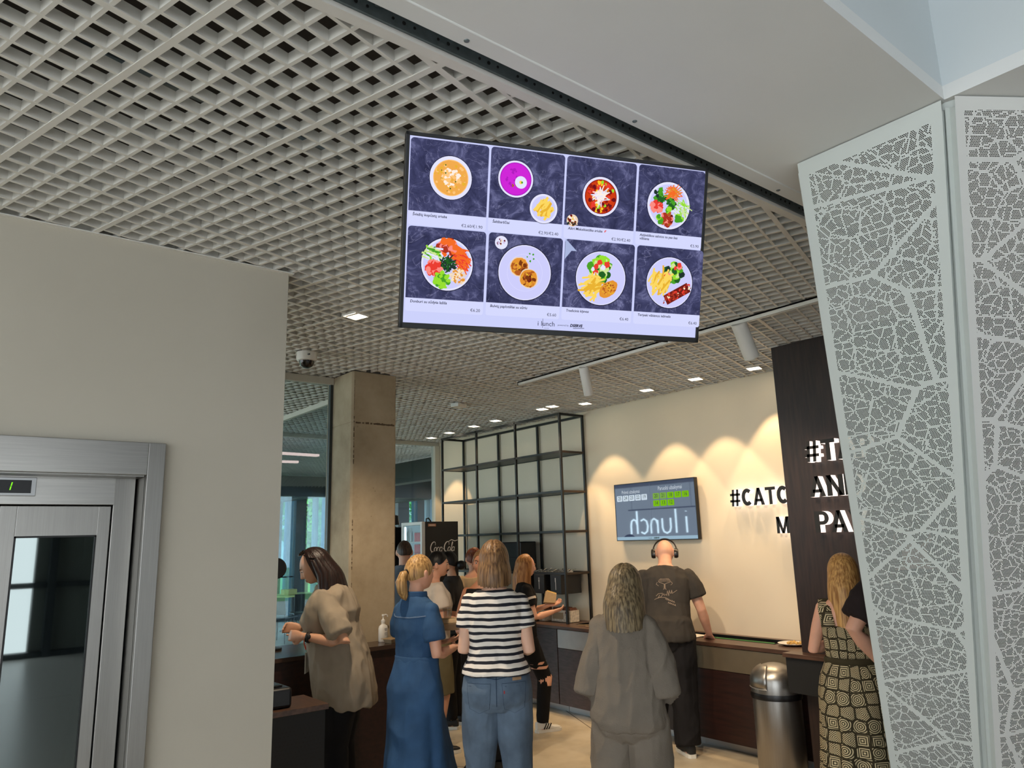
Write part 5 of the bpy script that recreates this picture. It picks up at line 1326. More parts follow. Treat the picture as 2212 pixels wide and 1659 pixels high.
        for sg in (-1, 1):
            c = s.HC + Vector((sg * .0745, -.008, -.008)); rings = []
            for i in range(9):
                th = pi * i / 8; th = min(max(th, .1), pi - .1); rings.append([s.W(c + Vector((sg * (.010 * sin(th) * cos(2 * pi * j / 10) + .004), .019 * sin(th) * sin(2 * pi * j / 10) - .004 * cos(th), .032 * cos(th)))) * s.s for j in range(10)])
            mb.loft(rings)
        s.limb(mb, [s.W(Vector((0, -.012, 1.39))), s.W(Vector((0, -.008, 1.46))), s.W(Vector((0, .0, 1.53)))], [(.055 if s.fem else .064), (.048 if s.fem else .058), (.048 if s.fem else .056)], 18)
    def body(s, label=None):
        mb = MB(); s.torso(mb, -.004); s.arms(mb); s.legs_(mb, -.002); s.feet(mb); s.head(mb)
        s.bodyo = remesh(mb, 'body', s.skin, s.root, s.vox, 3); return s.bodyo
    def face(s, brow='hair_dark', lips=True, moustache=None):
        V = lambda x, y, z: s.W(s.HC + Vector((x, y, z))) * s.s
        for sg in (-1, 1):
            b = MB(); b.ball(V(sg * .031, .0765, .012), .0105 * s.s, 12, 8); e = b.build('eye', MATS['eye_white'], s.root, smooth=True)
            b = MB(); b.ball(V(sg * .031, .0845, .0105), .0052 * s.s, 10, 6); b.build('iris', MATS['eye_dark'], e, smooth=True)
            b = MB(); b.tube([V(sg * .014, .0915, .027), V(sg * .03, .0915, .033), V(sg * .048, .081, .029)], [.0022 * s.s, .0034 * s.s, .0016 * s.s], 8); b.build('eyebrow', MATS[brow], s.root, smooth=True)
            b = MB(); b.tube([V(sg * .019, .0835, .0165), V(sg * .031, .0885, .0185), V(sg * .045, .0795, .014)], .0022 * s.s, 6); b.build('eyelid', s.skin, s.root, smooth=True)
        if lips:
            b = MB(); b.tube([V(-.023, .087, -.052), V(-.008, .0955, -.049), V(0, .0955, -.0505), V(.008, .0955, -.049), V(.023, .087, -.052)], [.001 * s.s, .0035 * s.s, .003 * s.s, .0035 * s.s, .001 * s.s], 8)
            b.tube([V(-.021, .087, -.053), V(0, .095, -.058), V(.021, .087, -.053)], [.001 * s.s, .0045 * s.s, .001 * s.s], 8); b.build('lips', MATS['lip_tone'], s.root, smooth=True)
        if moustache:
            b = MB(); b.tube([V(-.03, .088, -.047), V(-.015, .099, -.039), V(0, .103, -.036), V(.015, .099, -.039), V(.03, .088, -.047)], [.002 * s.s, .006 * s.s, .0055 * s.s, .006 * s.s, .002 * s.s], 8); b.build('moustache', MATS[moustache], s.root, smooth=True)
    # ---- hair
    def hair(s, m, zend=None, phimax=118, front=62, side=88, back=112, R=(.084, .104, .119), flare=.12, flat=0.0, strand=.035, name='hair', taper=0.0, warpy=True, sway=(0, 0), thick=.014, part=0.0):
        """shell from the crown to the hairline, then (when zend is set) a hanging curtain"""
        nphi = 140; rows = []; full = zend is None; HCc = s.HC + Vector((0, -.006, .002))
        A0 = -180 if full else -phimax; A1 = 180 if full else phimax
        for j in range(nphi + 1):
            ph = R_(A0 + (A1 - A0) * j / nphi); col = []; ap = abs(math.degrees(ph))
            if full:
                te = R_(back + (side - back) * sstep(30, 95, ap) + (front - side) * sstep(95, 160, ap)); steps = 22
                pts_ = [(te * i / steps, 0) for i in range(steps + 1)]
            else:
                te = R_(94 - 20 * sstep(90, 130, ap)); steps = 16; pts_ = [(te * i / steps, 0) for i in range(steps + 1)]; pts_ += [(te, (i + 1) / 16) for i in range(16)]
            for th, u in pts_:
                d = Vector((sin(th) * sin(ph), -sin(th) * cos(ph), cos(th)))
                p = Vector((d.x * R[0], d.y * R[1], d.z * R[2])) + HCc
                if u:
                    z0 = p.z; ze = zend + .009 * noise.noise(Vector((ph * 12, 3.3, 0))) - .02 * cos(ph); p.z = z0 + (ze - z0) * u
                    fl = 1 + flare * sin(u * pi * .75) - taper * u * u; p.x = HCc.x + (p.x - HCc.x) * fl + sway[0] * u * u; p.y = HCc.y + (p.y - HCc.y) * fl * (1 - flat * u) + sway[1] * u * u
                w_ = noise.noise(Vector((ph * 7, th * .5 + u * .6, 1.7))) + .45 * noise.noise(Vector((ph * 22, th * .5 + u * .5, 5)))
                rr = 1 + strand * w_ * min(1, th * 1.2); c0 = Vector((HCc.x, HCc.y, p.z if u else HCc.z)); p = c0 + (p - c0) * rr
                if part and th < 1.2: p.z -= part * math.exp(-(d.x / .07) ** 2) * (1 if d.y < .6 else .4)
                col.append(p)
            rows.append(col)
        outer = [[s.W(p) * s.s for p in col] for col in rows]
        inner = [[s.W((p - HCc) * (1 - thick / .1) + HCc if p.z > HCc.z else Vector((HCc.x + (p.x - HCc.x) * (1 - thick / .09), HCc.y + (p.y - HCc.y) * (1 - thick / .09), p.z + .004))) * s.s for p in col] for col in rows]
        b = MB(); n = len(outer[0])
        b.loft(outer, cap=False, closed=False); k0 = len(b.v); b.loft([list(c) for c in inner], cap=False, closed=False)
        for j in range(nphi): a = j * n + n - 1; b.f.append([a, k0 + a, k0 + a + n, a + n]); b.mi.append(0)
        if not full:
            for j in (0, nphi):
                for i in range(n - 1): a = j * n + i; b.f.append([a, a + 1, k0 + a + 1, k0 + a]); b.mi.append(0)
        return b.build(name, MATS[m], s.root, smooth=True, angle=60, recalc=True)
    def shoe(s, m, sole='sole_white', stripes=None):
        for k in 'LR':
            h, kn, an, yw, pt = s.leg[k]; M = Matrix.Rotation(R_(yw), 3, 'Z') @ Matrix.Rotation(R_(pt), 3, 'X'); V = lambda x, y, z: (an + M @ Vector((x, y, z))) * s.s
            rings = []
            for y, hw, z0, z1 in ((-.072, .012, -.062, -.02), (-.066, .03, -.064, .012), (-.035, .036, -.064, .022), (.02, .038, -.064, .012), (.07, .041, -.064, -.014), (.12, .045, -.064, -.03), (.165, .04, -.064, -.036), (.19, .02, -.064, -.046), (.195, .008, -.062, -.053)):
                rings.append([V(hw * math.copysign(abs(cos(2 * pi * j / 18)) ** .7, cos(2 * pi * j / 18)), y, (z0 + z1) / 2 + (z1 - z0) / 2 * math.copysign(abs(sin(2 * pi * j / 18)) ** .8, sin(2 * pi * j / 18))) for j in range(18)])
            b = MB(); b.loft(rings); o = b.build('shoe', MATS[m], s.root, smooth=True)
            poly = [(.02, -.078), (.035, -.06), (.039, -.02), (.04, .05), (.048, .12), (.043, .17), (.02, .2), (-.02, .2), (-.043, .17), (-.048, .12), (-.04, .05), (-.039, -.02), (-.035, -.06), (-.02, -.078)]
            b = MB(); vs = [V(x, y, -.084) for x, y in poly] + [V(x, y, -.056) for x, y in poly]; n = len(poly)
            b.add(vs, [tuple(reversed(range(n))), tuple(range(n, 2 * n))] + [(i, (i + 1) % n, (i + 1) % n + n, i + n) for i in range(n)]); b.build('sole', MATS[sole], o)
            if stripes:
                for sg in (-1, 1):
                    b = MB()
                    for yy in (.01, .035, .06): b.bar(V(sg * .041, yy - .012, -.052), V(sg * .034, yy + .02, -.004), .011 * s.s, .006 * s.s, up=(sg, 0, 0))
                    b.build('stripe', MATS[stripes], o)
    # ---- garments
    def top(s, name, m, off=.012, z0=1.0, hem=None, sleeve=.45, sl_r=.0, sl_end=None, neck=1.44, wr=.006, vox=None, belly=0.0, wscale=9.0, wide=0.0):
        mb = MB(); f = .92 if s.fem else 1.08
        s.torso(mb, off, z0=z0, z1=neck, hem=hem, belly=belly)
        if sleeve > 0:
            for k in 'LR':
                sh, e, w_ = s.armpts(k); o2 = off + .003 + sl_r
                full = [s.root_in(k), sh + (e - sh).normalized() * .02]; rad = [.036 * f + off * .8, .043 * f + off * .9]
                mb.ball(sh * s.s, (.040 * f + off * .85) * s.s, 16, 12)
                if sleeve <= 1:
                    full += [sh.lerp(e, sleeve * .55), sh.lerp(e, sleeve)]; rad += [.046 * f + o2, (sl_end or (.045 * f + o2))]
                else:
                    full += [sh.lerp(e, .5), e, e.lerp(w_, (sleeve - 1) * .5), e.lerp(w_, sleeve - 1)]; rad += [.048 * f + o2, .043 * f + o2 * 1.15, .042 * f + o2 * 1.2, (sl_end or .03 * f + o2)]
                s.limb(mb, full, rad, 18)
        return remesh(mb, name, m, s.root, vox or s.vox, 4, wr, wscale, sum(map(ord, name)) % 7)
    def pants(s, name, m, off=.012, top=1.0, upto='ankle', wide=None, wr=.006, vox=None, end=None):
        mb = MB(); s.torso(mb, off, z0=.79, z1=top)
        f = .35 + .65 * s.bulk
        for k in 'LR':
            h, kn, an, yw, pt = s.leg[k]; m1 = h.lerp(kn, .5); m2 = kn.lerp(an, .35); r = wide or [.09 * f + off, .08 * f + off, .06 + off, .056 + off, .046 + off]
            pts = [h + Vector((0, 0, .03)), m1, kn, m2, an + (kn - an) * (end or .02)]
            if upto == 'knee': pts, r = [h + Vector((0, 0, .03)), m1, kn + (h - kn) * .03], r[:3]
            s.limb(mb, pts, r, 20)
        return remesh(mb, name, m, s.root, vox or s.vox, 4, wr, 8.0, 3)
    def patch(s, obj, poly, mtl, name, origin, direction, xaxis, lift=.0025, parent=None, sub=7):
        """flat outline (x along xaxis, y up) projected on to a garment"""
        me = obj.data; bv = BVHTree.FromPolygons([v.co for v in me.vertices], [p.vertices for p in me.polygons]); d = Vector(direction).normalized(); xa = Vector(xaxis).normalized(); O = Vector(origin)
        x0 = min(p[0] for p in poly); x1 = max(p[0] for p in poly); y0 = min(p[1] for p in poly); y1 = max(p[1] for p in poly)
        pts = []; n = len(poly)
        for i in range(n):
            a, c = poly[i], poly[(i + 1) % n]
            for k in range(sub): t = k / sub; pts.append((a[0] + (c[0] - a[0]) * t, a[1] + (c[1] - a[1]) * t))
        cx = sum(p[0] for p in pts) / len(pts); cy = sum(p[1] for p in pts) / len(pts); vs = []
        R4 = 5
        for r in range(R4 + 1):
            for x, y in pts:
                q = (cx + (x - cx) * r / R4, cy + (y - cy) * r / R4); o = O + xa * q[0] + Vector((0, 0, q[1])); h = bv.ray_cast(o, d)
                vs.append((h[0] if h[0] is not None else o + d * .3) - d * lift)
        N_ = len(pts); fs = [(r * N_ + i, r * N_ + (i + 1) % N_, (r + 1) * N_ + (i + 1) % N_, (r + 1) * N_ + i) for r in range(R4) for i in range(N_)]
        b = MB(); b.add(vs, fs); return b.build(name, mtl, parent or obj, smooth=True)
    def lines(s, obj, polys, rad, mtl, name, origin, direction, xaxis, parent=None, step=.006):
        me = obj.data; bv = BVHTree.FromPolygons([v.co for v in me.vertices], [p.vertices for p in me.polygons]); d = Vector(direction).normalized(); xa = Vector(xaxis).normalized(); O = Vector(origin); b = MB()
        for pl in polys:
            rd = rad
            if isinstance(pl, tuple) and isinstance(pl[1], float): pl, rd = pl
            out = []
            for (a, c) in zip(pl, pl[1:]):
                n = max(1, int(math.hypot(c[0] - a[0], c[1] - a[1]) / step))
                for k in range(n + (1 if c is pl[-1] else 0)):
                    t = k / n; q = (a[0] + (c[0] - a[0]) * t, a[1] + (c[1] - a[1]) * t); h = bv.ray_cast(O + xa * q[0] + Vector((0, 0, q[1])), d)
                    if h[0] is not None: out.append(h[0] - d * .001)
            if len(out) > 1: b.tube(out, rd, 5)
        return b.build(name, mtl, parent or obj, smooth=True) if b.v else None
# ------------------------------------------------------------------ people: materials
def skin_mat(name, c):
    m = mat(name, c, 0.5, var=0.06, scale=14, bump=0.05, bscale=180); b = [n for n in m.node_tree.nodes if n.type == 'BSDF_PRINCIPLED'][0]
    b.inputs['Subsurface Weight'].default_value = 0.12; b.inputs['Subsurface Radius'].default_value = (0.02, 0.008, 0.005); b.inputs['Subsurface Scale'].default_value = 0.3; return m
skin_mat('skin_fair', (222, 176, 150)); skin_mat('skin_rosy', (226, 170, 142)); skin_mat('skin_olive', (206, 156, 126)); skin_mat('skin_tan', (176, 118, 86))
mat('eye_white', (226, 220, 214), 0.2); mat('eye_dark', (40, 28, 22), 0.15); mat('lip_tone', (176, 96, 90), 0.4)
def hair_mat(name, a, b_, rough=0.42):
    m, nt, out = new_mat(name); p = N(nt, 'ShaderNodeBsdfPrincipled'); p.inputs['Roughness'].default_value = rough; p.inputs['Specular IOR Level'].default_value = 0.35
    tc = N(nt, 'ShaderNodeTexCoord'); mp = N(nt, 'ShaderNodeMapping'); mp.inputs['Scale'].default_value = (1, 1, 0.05)
    nz = N(nt, 'ShaderNodeTexNoise'); nz.inputs['Scale'].default_value = 110; nz.inputs['Detail'].default_value = 4; L(nt, tc.outputs['Object'], mp.inputs[0]); L(nt, mp.outputs[0], nz.inputs['Vector'])
    r = ramp(nt, [(0.36, srgb(b_)), (0.64, srgb(a))]); L(nt, nz.outputs[0], r.inputs[0]); L(nt, r.outputs[0], p.inputs['Base Color'])
    bp = N(nt, 'ShaderNodeBump'); bp.inputs['Strength'].default_value = 0.5; bp.inputs['Distance'].default_value = 0.004; L(nt, nz.outputs[0], bp.inputs['Height']); L(nt, bp.outputs[0], p.inputs['Normal'])
    L(nt, p.outputs[0], out.inputs[0]); return m
hair_mat('hair_dark', (44, 26, 22), (20, 12, 11)); hair_mat('hair_black', (26, 22, 22), (10, 9, 9)); hair_mat('hair_brown', (82, 58, 42), (46, 32, 24))
hair_mat('hair_dark_blonde', (140, 106, 70), (80, 56, 36)); hair_mat('hair_ash_blonde', (140, 122, 92), (70, 58, 42)); hair_mat('hair_blonde', (200, 160, 104), (128, 94, 56))
hair_mat('hair_ginger', (196, 140, 82), (128, 78, 38)); hair_mat('hair_gold', (222, 172, 104), (156, 106, 56)); hair_mat('hair_auburn', (140, 74, 44), (80, 40, 24))
mat('sole_white', (226, 224, 216), 0.6); mat('shoe_black', (24, 24, 25), 0.6); mat('shoe_white', (230, 228, 222), 0.5); mat('sole_black', (24, 24, 24), 0.7)
def cloth(name, c, var=0.1, bump=0.25, bs=320, rough=0.85): return mat(name, c, rough, var=var, scale=7, bump=bump, bscale=bs, spec=0.2)
cloth('linen_beige', (152, 139, 121)); cloth('cloth_black', (24, 23, 24)); cloth('denim_dress', (54, 86, 124), 0.18); cloth('denim_jeans', (92, 108, 126), 0.25); cloth('denim_dark', (46, 62, 84), 0.1)
cloth('cloth_white', (222, 210, 198), 0.05); cloth('cloth_olive', (122, 112, 84)); cloth('cloth_charcoal', (52, 50, 50)); cloth('cloth_blue_grey', (108, 118, 130)); cloth('cloth_sand', (206, 178, 142))
cloth('muslin_grey', (118, 109, 98), 0.08, 0.5, 160); cloth('tee_faded_black', (62, 58, 54), 0.06); cloth('work_trousers', (30, 29, 31), 0.12); cloth('cloth_brown_black', (44, 36, 36)); cloth('cloth_grey_trouser', (92, 88, 80))
def stripes_mat():
    m, nt, out = new_mat('striped_jersey'); p = N(nt, 'ShaderNodeBsdfPrincipled'); p.inputs['Roughness'].default_value = .85
    tc = N(nt, 'ShaderNodeTexCoord'); sp = N(nt, 'ShaderNodeSeparateXYZ'); L(nt, tc.outputs['Object'], sp.inputs[0])
    nz = N(nt, 'ShaderNodeTexNoise'); nz.inputs['Scale'].default_value = 7; L(nt, tc.outputs['Object'], nz.inputs['Vector'])
    # stripes sag a little with the cloth; sleeves run across the arm
    a1 = N(nt, 'ShaderNodeMath', operation='MULTIPLY_ADD'); a1.inputs[1].default_value = .022; L(nt, nz.outputs[0], a1.inputs[0]); L(nt, sp.outputs[2], a1.inputs[2])
    d = N(nt, 'ShaderNodeMath', operation='DIVIDE'); d.inputs[1].default_value = .0385; L(nt, a1.outputs[0], d.inputs[0])
    f = N(nt, 'ShaderNodeMath', operation='FRACT'); L(nt, d.outputs[0], f.inputs[0])
    l = N(nt, 'ShaderNodeMath', operation='LESS_THAN'); l.inputs[1].default_value = .43; L(nt, f.outputs[0], l.inputs[0])
    mx = N(nt, 'ShaderNodeMix', data_type='RGBA'); mx.inputs[6].default_value = (*srgb((232, 224, 214)), 1); mx.inputs[7].default_value = (*srgb((20, 22, 34)), 1); L(nt, l.outputs[0], mx.inputs[0]); L(nt, mx.outputs[2], p.inputs['Base Color']); L(nt, p.outputs[0], out.inputs[0]); return m
M_stripes = stripes_mat()
def tribal_mat():
    m, nt, out = new_mat('printed_dress_cloth'); p = N(nt, 'ShaderNodeBsdfPrincipled'); p.inputs['Roughness'].default_value = .85
    tc = N(nt, 'ShaderNodeTexCoord'); sp = N(nt, 'ShaderNodeSeparateXYZ'); L(nt, tc.outputs['Object'], sp.inputs[0])
    an = N(nt, 'ShaderNodeMath', operation='ARCTAN2'); L(nt, sp.outputs[0], an.inputs[0]); ng = N(nt, 'ShaderNodeMath', operation='MULTIPLY'); ng.inputs[1].default_value = -1; L(nt, sp.outputs[1], ng.inputs[0]); L(nt, ng.outputs[0], an.inputs[1])
    ar = N(nt, 'ShaderNodeMath', operation='MULTIPLY'); ar.inputs[1].default_value = .17; L(nt, an.outputs[0], ar.inputs[0])
    cv = N(nt, 'ShaderNodeCombineXYZ'); L(nt, ar.outputs[0], cv.inputs[0]); L(nt, sp.outputs[2], cv.inputs[1])
    def vor(feature, scale, metric='EUCLIDEAN', rnd_=.35):
        v = N(nt, 'ShaderNodeTexVoronoi', feature=feature); v.voronoi_dimensions = '2D'; v.inputs['Scale'].default_value = scale; v.inputs['Randomness'].default_value = rnd_
        if feature == 'F1': v.distance = metric
        L(nt, cv.outputs[0], v.inputs['Vector']); return v
    e = vor('DISTANCE_TO_EDGE', 14); f = vor('F1', 14); c = vor('F1', 14, 'CHEBYCHEV'); mh = vor('F1', 14, 'MANHATTAN')
    rn = N(nt, 'ShaderNodeSeparateColor'); L(nt, f.outputs['Color'], rn.inputs[0])
    def mth(op, a, b_=None):
        n = N(nt, 'ShaderNodeMath', operation=op)
        for i, q in enumerate((a, b_)):
            if q is None: continue
            if hasattr(q, 'is_linked'): L(nt, q, n.inputs[i])
            else: n.inputs[i].default_value = q
        return n.outputs[0]
    s1 = mth('GREATER_THAN', rn.outputs[0], .4); s2 = mth('GREATER_THAN', rn.outputs[0], .7)
    m1 = N(nt, 'ShaderNodeMix'); L(nt, s1, m1.inputs[0]); L(nt, f.outputs['Distance'], m1.inputs[2]); L(nt, c.outputs['Distance'], m1.inputs[3])
    m2 = N(nt, 'ShaderNodeMix'); L(nt, s2, m2.inputs[0]); L(nt, m1.outputs[0], m2.inputs[2]); L(nt, mh.outputs['Distance'], m2.inputs[3])
    ring = mth('GREATER_THAN', mth('SINE', mth('MULTIPLY', m2.outputs[0], 44.0)), .05)
    k = mth('MULTIPLY', ring, mth('GREATER_THAN', e.outputs['Distance'], .075))
    mx = N(nt, 'ShaderNodeMix', data_type='RGBA'); mx.inputs[6].default_value = (*srgb((52, 44, 22)), 1); mx.inputs[7].default_value = (*srgb((214, 198, 158)), 1); L(nt, k, mx.inputs[0]); L(nt, mx.outputs[2], p.inputs['Base Color']); L(nt, p.outputs[0], out.inputs[0]); return m
M_tribal = tribal_mat()
def person_at(px, py, k, dx=0, dy=0): q = atk(px, py, k); return Vector((q.x + dx, q.y + dy, 0))
G = lambda n: MATS[n]
BK = (0, 1, 0)   # straight at the wearer's back

# ---- woman in the striped top (seen from behind)
F = Fig('person', 'woman with a dark blonde bob in a striped top and blue jeans, seen from behind', person_at(1066, 1165, 362), 52, 1.742, True, 1.05, skin=G('skin_fair'), hp=6,
        L=((-.182, -.02, 1.10), (-.14, .17, 1.13), dict(palm=(1, 0, -.2), curl=.6)), R=((.188, -.03, 1.09), (.16, .16, 1.10), dict(palm=(-1, 0, -.2), curl=.6)),
        legs=dict(L=dict(knee=(-.105, .02, .47), ankle=(-.115, -.01, .085)), R=dict(knee=(.105, .0, .47), ankle=(.115, -.03, .085))))
F.body(); F.hair('hair_dark_blonde', 1.462, 128, R=(.088, .108, .121), flare=.13, flat=.05, strand=.022, part=.006)
F.top('striped_top', M_stripes, .012, 1.0, hem=[(.98, .190, .142, -.014), (1.01, .183, .136, -.01), (1.06, .158, .115, -.004)], sleeve=.52, wr=0.0075, neck=1.44, vox=.006)
j = F.pants('jeans', G('denim_jeans'), .006, 1.0, wr=0.0090, vox=.006, wide=[.106, .096, .074, .068, .064])
s_ = F.s
for sg in (-1, 1):
    cx = sg * .098; pk = [(cx - .072, -.07), (cx + .072, -.075) if sg < 0 else (cx + .072, -.07), (cx + .066, .066), (cx, .085) if False else (cx - .0, .07), (cx - .066, .066)]
    pk = [(cx - .056, -.065), (cx, -.09), (cx + .056, -.065), (cx + .066, .07), (cx - .066, .07)]
    F.patch(j, pk, G('denim_jeans'), 'back_pocket', (0, -.6, .875 * s_), BK, (1, 0, 0), .0035)
    F.lines(j, [pk + [pk[0]], [(cx - .064, .056), (cx + .064, .056)]], .0016, G('denim_dark'), 'pocket_seam', (0, -.6, .875 * s_), BK, (1, 0, 0))
F.lines(j, [[(-.18, .125), (-.1, .108), (0, .09), (.1, .108), (.18, .125)], [(0, .15), (0, -.05)]], .002, G('denim_dark'), 'yoke_seam', (0, -.6, .875 * s_), BK, (1, 0, 0))
F.patch(j, [(.09, .082), (.14, .082), (.14, .098), (.09, .098)], mat('leather_patch', (176, 140, 104), 0.7), 'waist_patch', (0, -.6, .875 * s_), BK, (1, 0, 0), .004)
F.patch(j, [(.04, .02), (.047, .02), (.047, .036), (.04, .036)], mat('red_tab', (150, 40, 44), 0.7), 'red_tab', (0, -.6, .875 * s_), BK, (1, 0, 0), .006)
F.shoe('shoe_white')

# ---- woman in the denim dress, holding a lunch box
F = Fig('person', 'blonde woman with a ponytail in a blue denim shirt dress holding a lunch box', person_at(900, 1205, 340), 12, 1.665, True, .98, skin=G('skin_rosy'), hp=4, hy=-6,
        L=((-.19, .04, 1.12), (-.06, .27, 1.13), dict(palm=(0, -.1, 1), curl=.25, dir=(.6, .7, .1), thumb=(0, -1, 0))), R=((.19, -.01, 1.10), (.12, .22, 1.115), dict(palm=(0, -.1, 1), curl=.28, dir=(-.25, 1, .05), thumb=(0, -1, 0))))
F.body(); F.face('hair_dark_blonde')
F.hair('hair_blonde', None, front=56, side=100, back=116, R=(.082, .102, .117), strand=.018)
b = MB(); V = lambda x, y, z: F.W(F.HC + Vector((x, y, z))) * F.s
pts = [V(0, -.098, .0), V(0, -.128, -.012), V(0, -.142, -.06), V(0, -.132, -.11), V(0, -.115, -.145), V(0, -.105, -.165)]
b.tube(pts, [.018, .026, .034, .032, .022, .004], 20)
for v in b.v: v += Vector((1, 0, 0)) * .004 * noise.noise(v * 40)
b.build('ponytail', G('hair_blonde'), F.root, smooth=True); b = MB(); b.tube([V(0, -.092, .002), V(0, -.112, -.004)], .022, 16); b.build('hair_tie', G('hair_black'), F.root, smooth=True)
dm = G('denim_dress')
bo = F.top('dress_bodice', dm, .014, 1.02, sleeve=.66, sl_r=.006, neck=1.45, wr=0.0075)
F.lines(bo, [[(-.15, 1.31), (-.05, 1.30), (.05, 1.30), (.15, 1.31)], [(-.15, 1.306), (-.05, 1.296), (.05, 1.296), (.15, 1.306)]], .0011, mat('pale_stitching', (120, 142, 170), 0.8), 'yoke_stitching', (0, -.6, 0), BK, (1, 0, 0))
b = MB(); rings = []
for z, rx, ry, cy in ((.335, .205, .235, .03), (.42, .196, .215, .025), (.6, .186, .185, .01), (.78, .182, .155, -.006), (.9, .182, .140, -.014), (.99, .164, .120, -.008), (1.075, .142, .106, 0)):
    ring = []
    for k in range(72):
        a = 2 * pi * k / 72; fo = sstep(1.0, .35, z); wv = 1 + fo * (.05 * sin(a * 7 + .7) + .035 * sin(a * 11 + 2))
        ring.append(Vector((rx * wv * cos(a), cy + ry * wv * sin(a), z + .018 * fo * sin(a - .6))) * F.s)
    rings.append(ring)
b.loft(rings); remesh(b, 'dress_skirt', dm, F.root, .008, 3, .016, 6, 2)
b = MB(); rings = []
for z, o_ in ((1.03, .026), (1.035, .030), (1.085, .030), (1.09, .026)): rings.append([Vector(((.130 * .98 + o_) * cos(2 * pi * k / 40), (.092 * .98 + o_) * sin(2 * pi * k / 40), z)) * F.s for k in range(40)])
b.loft(rings); b.build('belt', dm, F.root, smooth=True, angle=60)
b = MB(); rings = []
for z, o_, tl in ((1.405, .012, 0), (1.44, .016, 0), (1.475, .014, 0), (1.478, .008, 0), (1.44, .006, 0)): rings.append([F.W(Vector(((.062 + o_) * cos(2 * pi * k / 32), -.01 + (.062 + o_) * sin(2 * pi * k / 32), z - .02 * (1 if sin(2 * pi * k / 32) > .6 else 0)))) * F.s for k in range(32)])
b.loft(rings, cap=False); b.build('collar', dm, F.root, smooth=True)
F.shoe('shoe_white')
# the box she carries and the cup on it
hp_ = Matrix.Translation(F.root.location) @ Matrix.Rotation(F.root.rotation_euler.z, 4, 'Z') @ (Vector((.075, .335, 1.165)) * F.s)
PB = atk(967, 1360, 336)
t = empty('lunch_box', PB, R_(-28), 'brown cardboard lunch box held by the woman in the denim dress', 'food box')
b = MB(); tray_mesh(b, .085, .07, .04, .008); b.build('tray', M_card, t, bevel=0.003)
b = MB(); vs0 = [Vector((x * .094, y * .079, .0455)) for x, y in ((-1, -1), (1, -1), (1, 1), (-1, 1))]; vs1 = [Vector((x * .08, y * .064, .068)) for x, y in ((-1, -1), (1, -1), (1, 1), (-1, 1))]; b.loft([vs0, vs1]); b.build('lid', M_card, t, bevel=0.006)
t = empty('plastic_cup', PB + Vector((.0, .0, .0695)), 0, 'small clear plastic cup standing on the lunch box', 'cup')
b = MB(); b.lathe([(.001, 0), (.024, 0), (.031, .062), (.033, .064), (.030, .064), (.0235, .003), (.001, .003)], 24); b.build('cup', glass('cup_plastic', (0.86, 0.85, 0.82), 0.12, 0.1), t, smooth=True)
b = MB(); b.lathe([(.0285, .05), (.029, .055)], 24, cap=False); b.build('fill_line', M_card, t)

# ---- woman in beige behind the register
F = Fig('person', 'woman with long dark hair in a beige shirt looking down behind the register', person_at(744, 1188, 317), 142, 1.765, True, 1.30, lean=12, skin=G('skin_olive'), hp=20, hy=6, vox=.006,
        L=((-.285, -.075, 1.10), (-.235, .19, 1.14), dict(palm=(.9, .2, -.1), curl=.5, dir=(.45, 1, .05))), R=((.24, .0, 1.12), (.05, .27, 1.16), dict(palm=(-.9, 0, 0), curl=.6, dir=(-.3, 1, .1))))
F.body(); F.face('hair_dark')
F.hair('hair_dark', 1.23, 104, R=(.096, .108, .123), flare=.22, strand=.022, part=.008, sway=(0, -.02))
b = MB()
for x0, y0 in ((-.088, -.005), (.09, .04), (-.092, -.03)):
    b.tube([F.W(F.HC + Vector((x0, y0 - .01, .03))) * F.s, F.W(F.HC + Vector((x0 * 1.12, y0 - .01, -.08))) * F.s, (F.W(F.HC + Vector((x0 * 1.2, y0 - .01, -.14))) * .5 + Vector((x0 * 1.25, .10, 1.36)) * .5) * F.s, Vector((x0 * 1.15, .15, 1.26)) * F.s, Vector((x0 * 1.1, .155, 1.17)) * F.s], [.016, .032, .036, .03, .004], 12)
for v in b.v: v += Vector((.5, .5, 0)) * .006 * noise.noise(v * 30)
b.build('hair_lock', G('hair_dark'), F.root, smooth=True)
F.top('shirt', G('linen_beige'), .02, .74, hem=[(.70, .20, .17, -.04), (.78, .228, .182, -.022), (.9, .232, .182, -.002), (1.03, .205, .17, .015), (1.18, .185, .155, .02)], sleeve=.82, sl_r=.008, neck=1.45, wr=0.0150, belly=.02, vox=.008)
b = MB(); rings = []
for z, o_ in ((1.41, .014), (1.445, .018), (1.48, .012), (1.483, .006), (1.445, .006)): rings.append([F.W(Vector(((.062 + o_) * cos(2 * pi * k / 32), -.015 + (.062 + o_) * sin(2 * pi * k / 32), z - .03 * (1 if sin(2 * pi * k / 32) > .5 else 0))), False) * F.s for k in range(32)])
b.loft(rings, cap=False); b.build('collar', G('linen_beige'), F.root, smooth=True)
F.pants('trousers', G('cloth_black'), .012, .87, wr=0.0090, vox=.009); F.shoe('shoe_black')
b = MB(); e, w_ = F.arm['L'][0], F.arm['L'][1]
for t0, t1, r_ in ((.84, .875, .034), (.90, .915, .031)): b.tube([e.lerp(w_, t0) * F.s, e.lerp(w_, t1) * F.s], r_ * F.s, 18)
b.build('wristband', G('shoe_black'), F.root, smooth=True)
b = MB(); c = e.lerp(w_, .86) * F.s; b.ball(c + Vector((-.03, 0, .008)), (.012, .018, .018), 12, 8); b.build('watch_case', G('shoe_black'), F.root, smooth=True)
Mo = mat('orange_lanyard', (214, 84, 58), 0.6); b = MB()
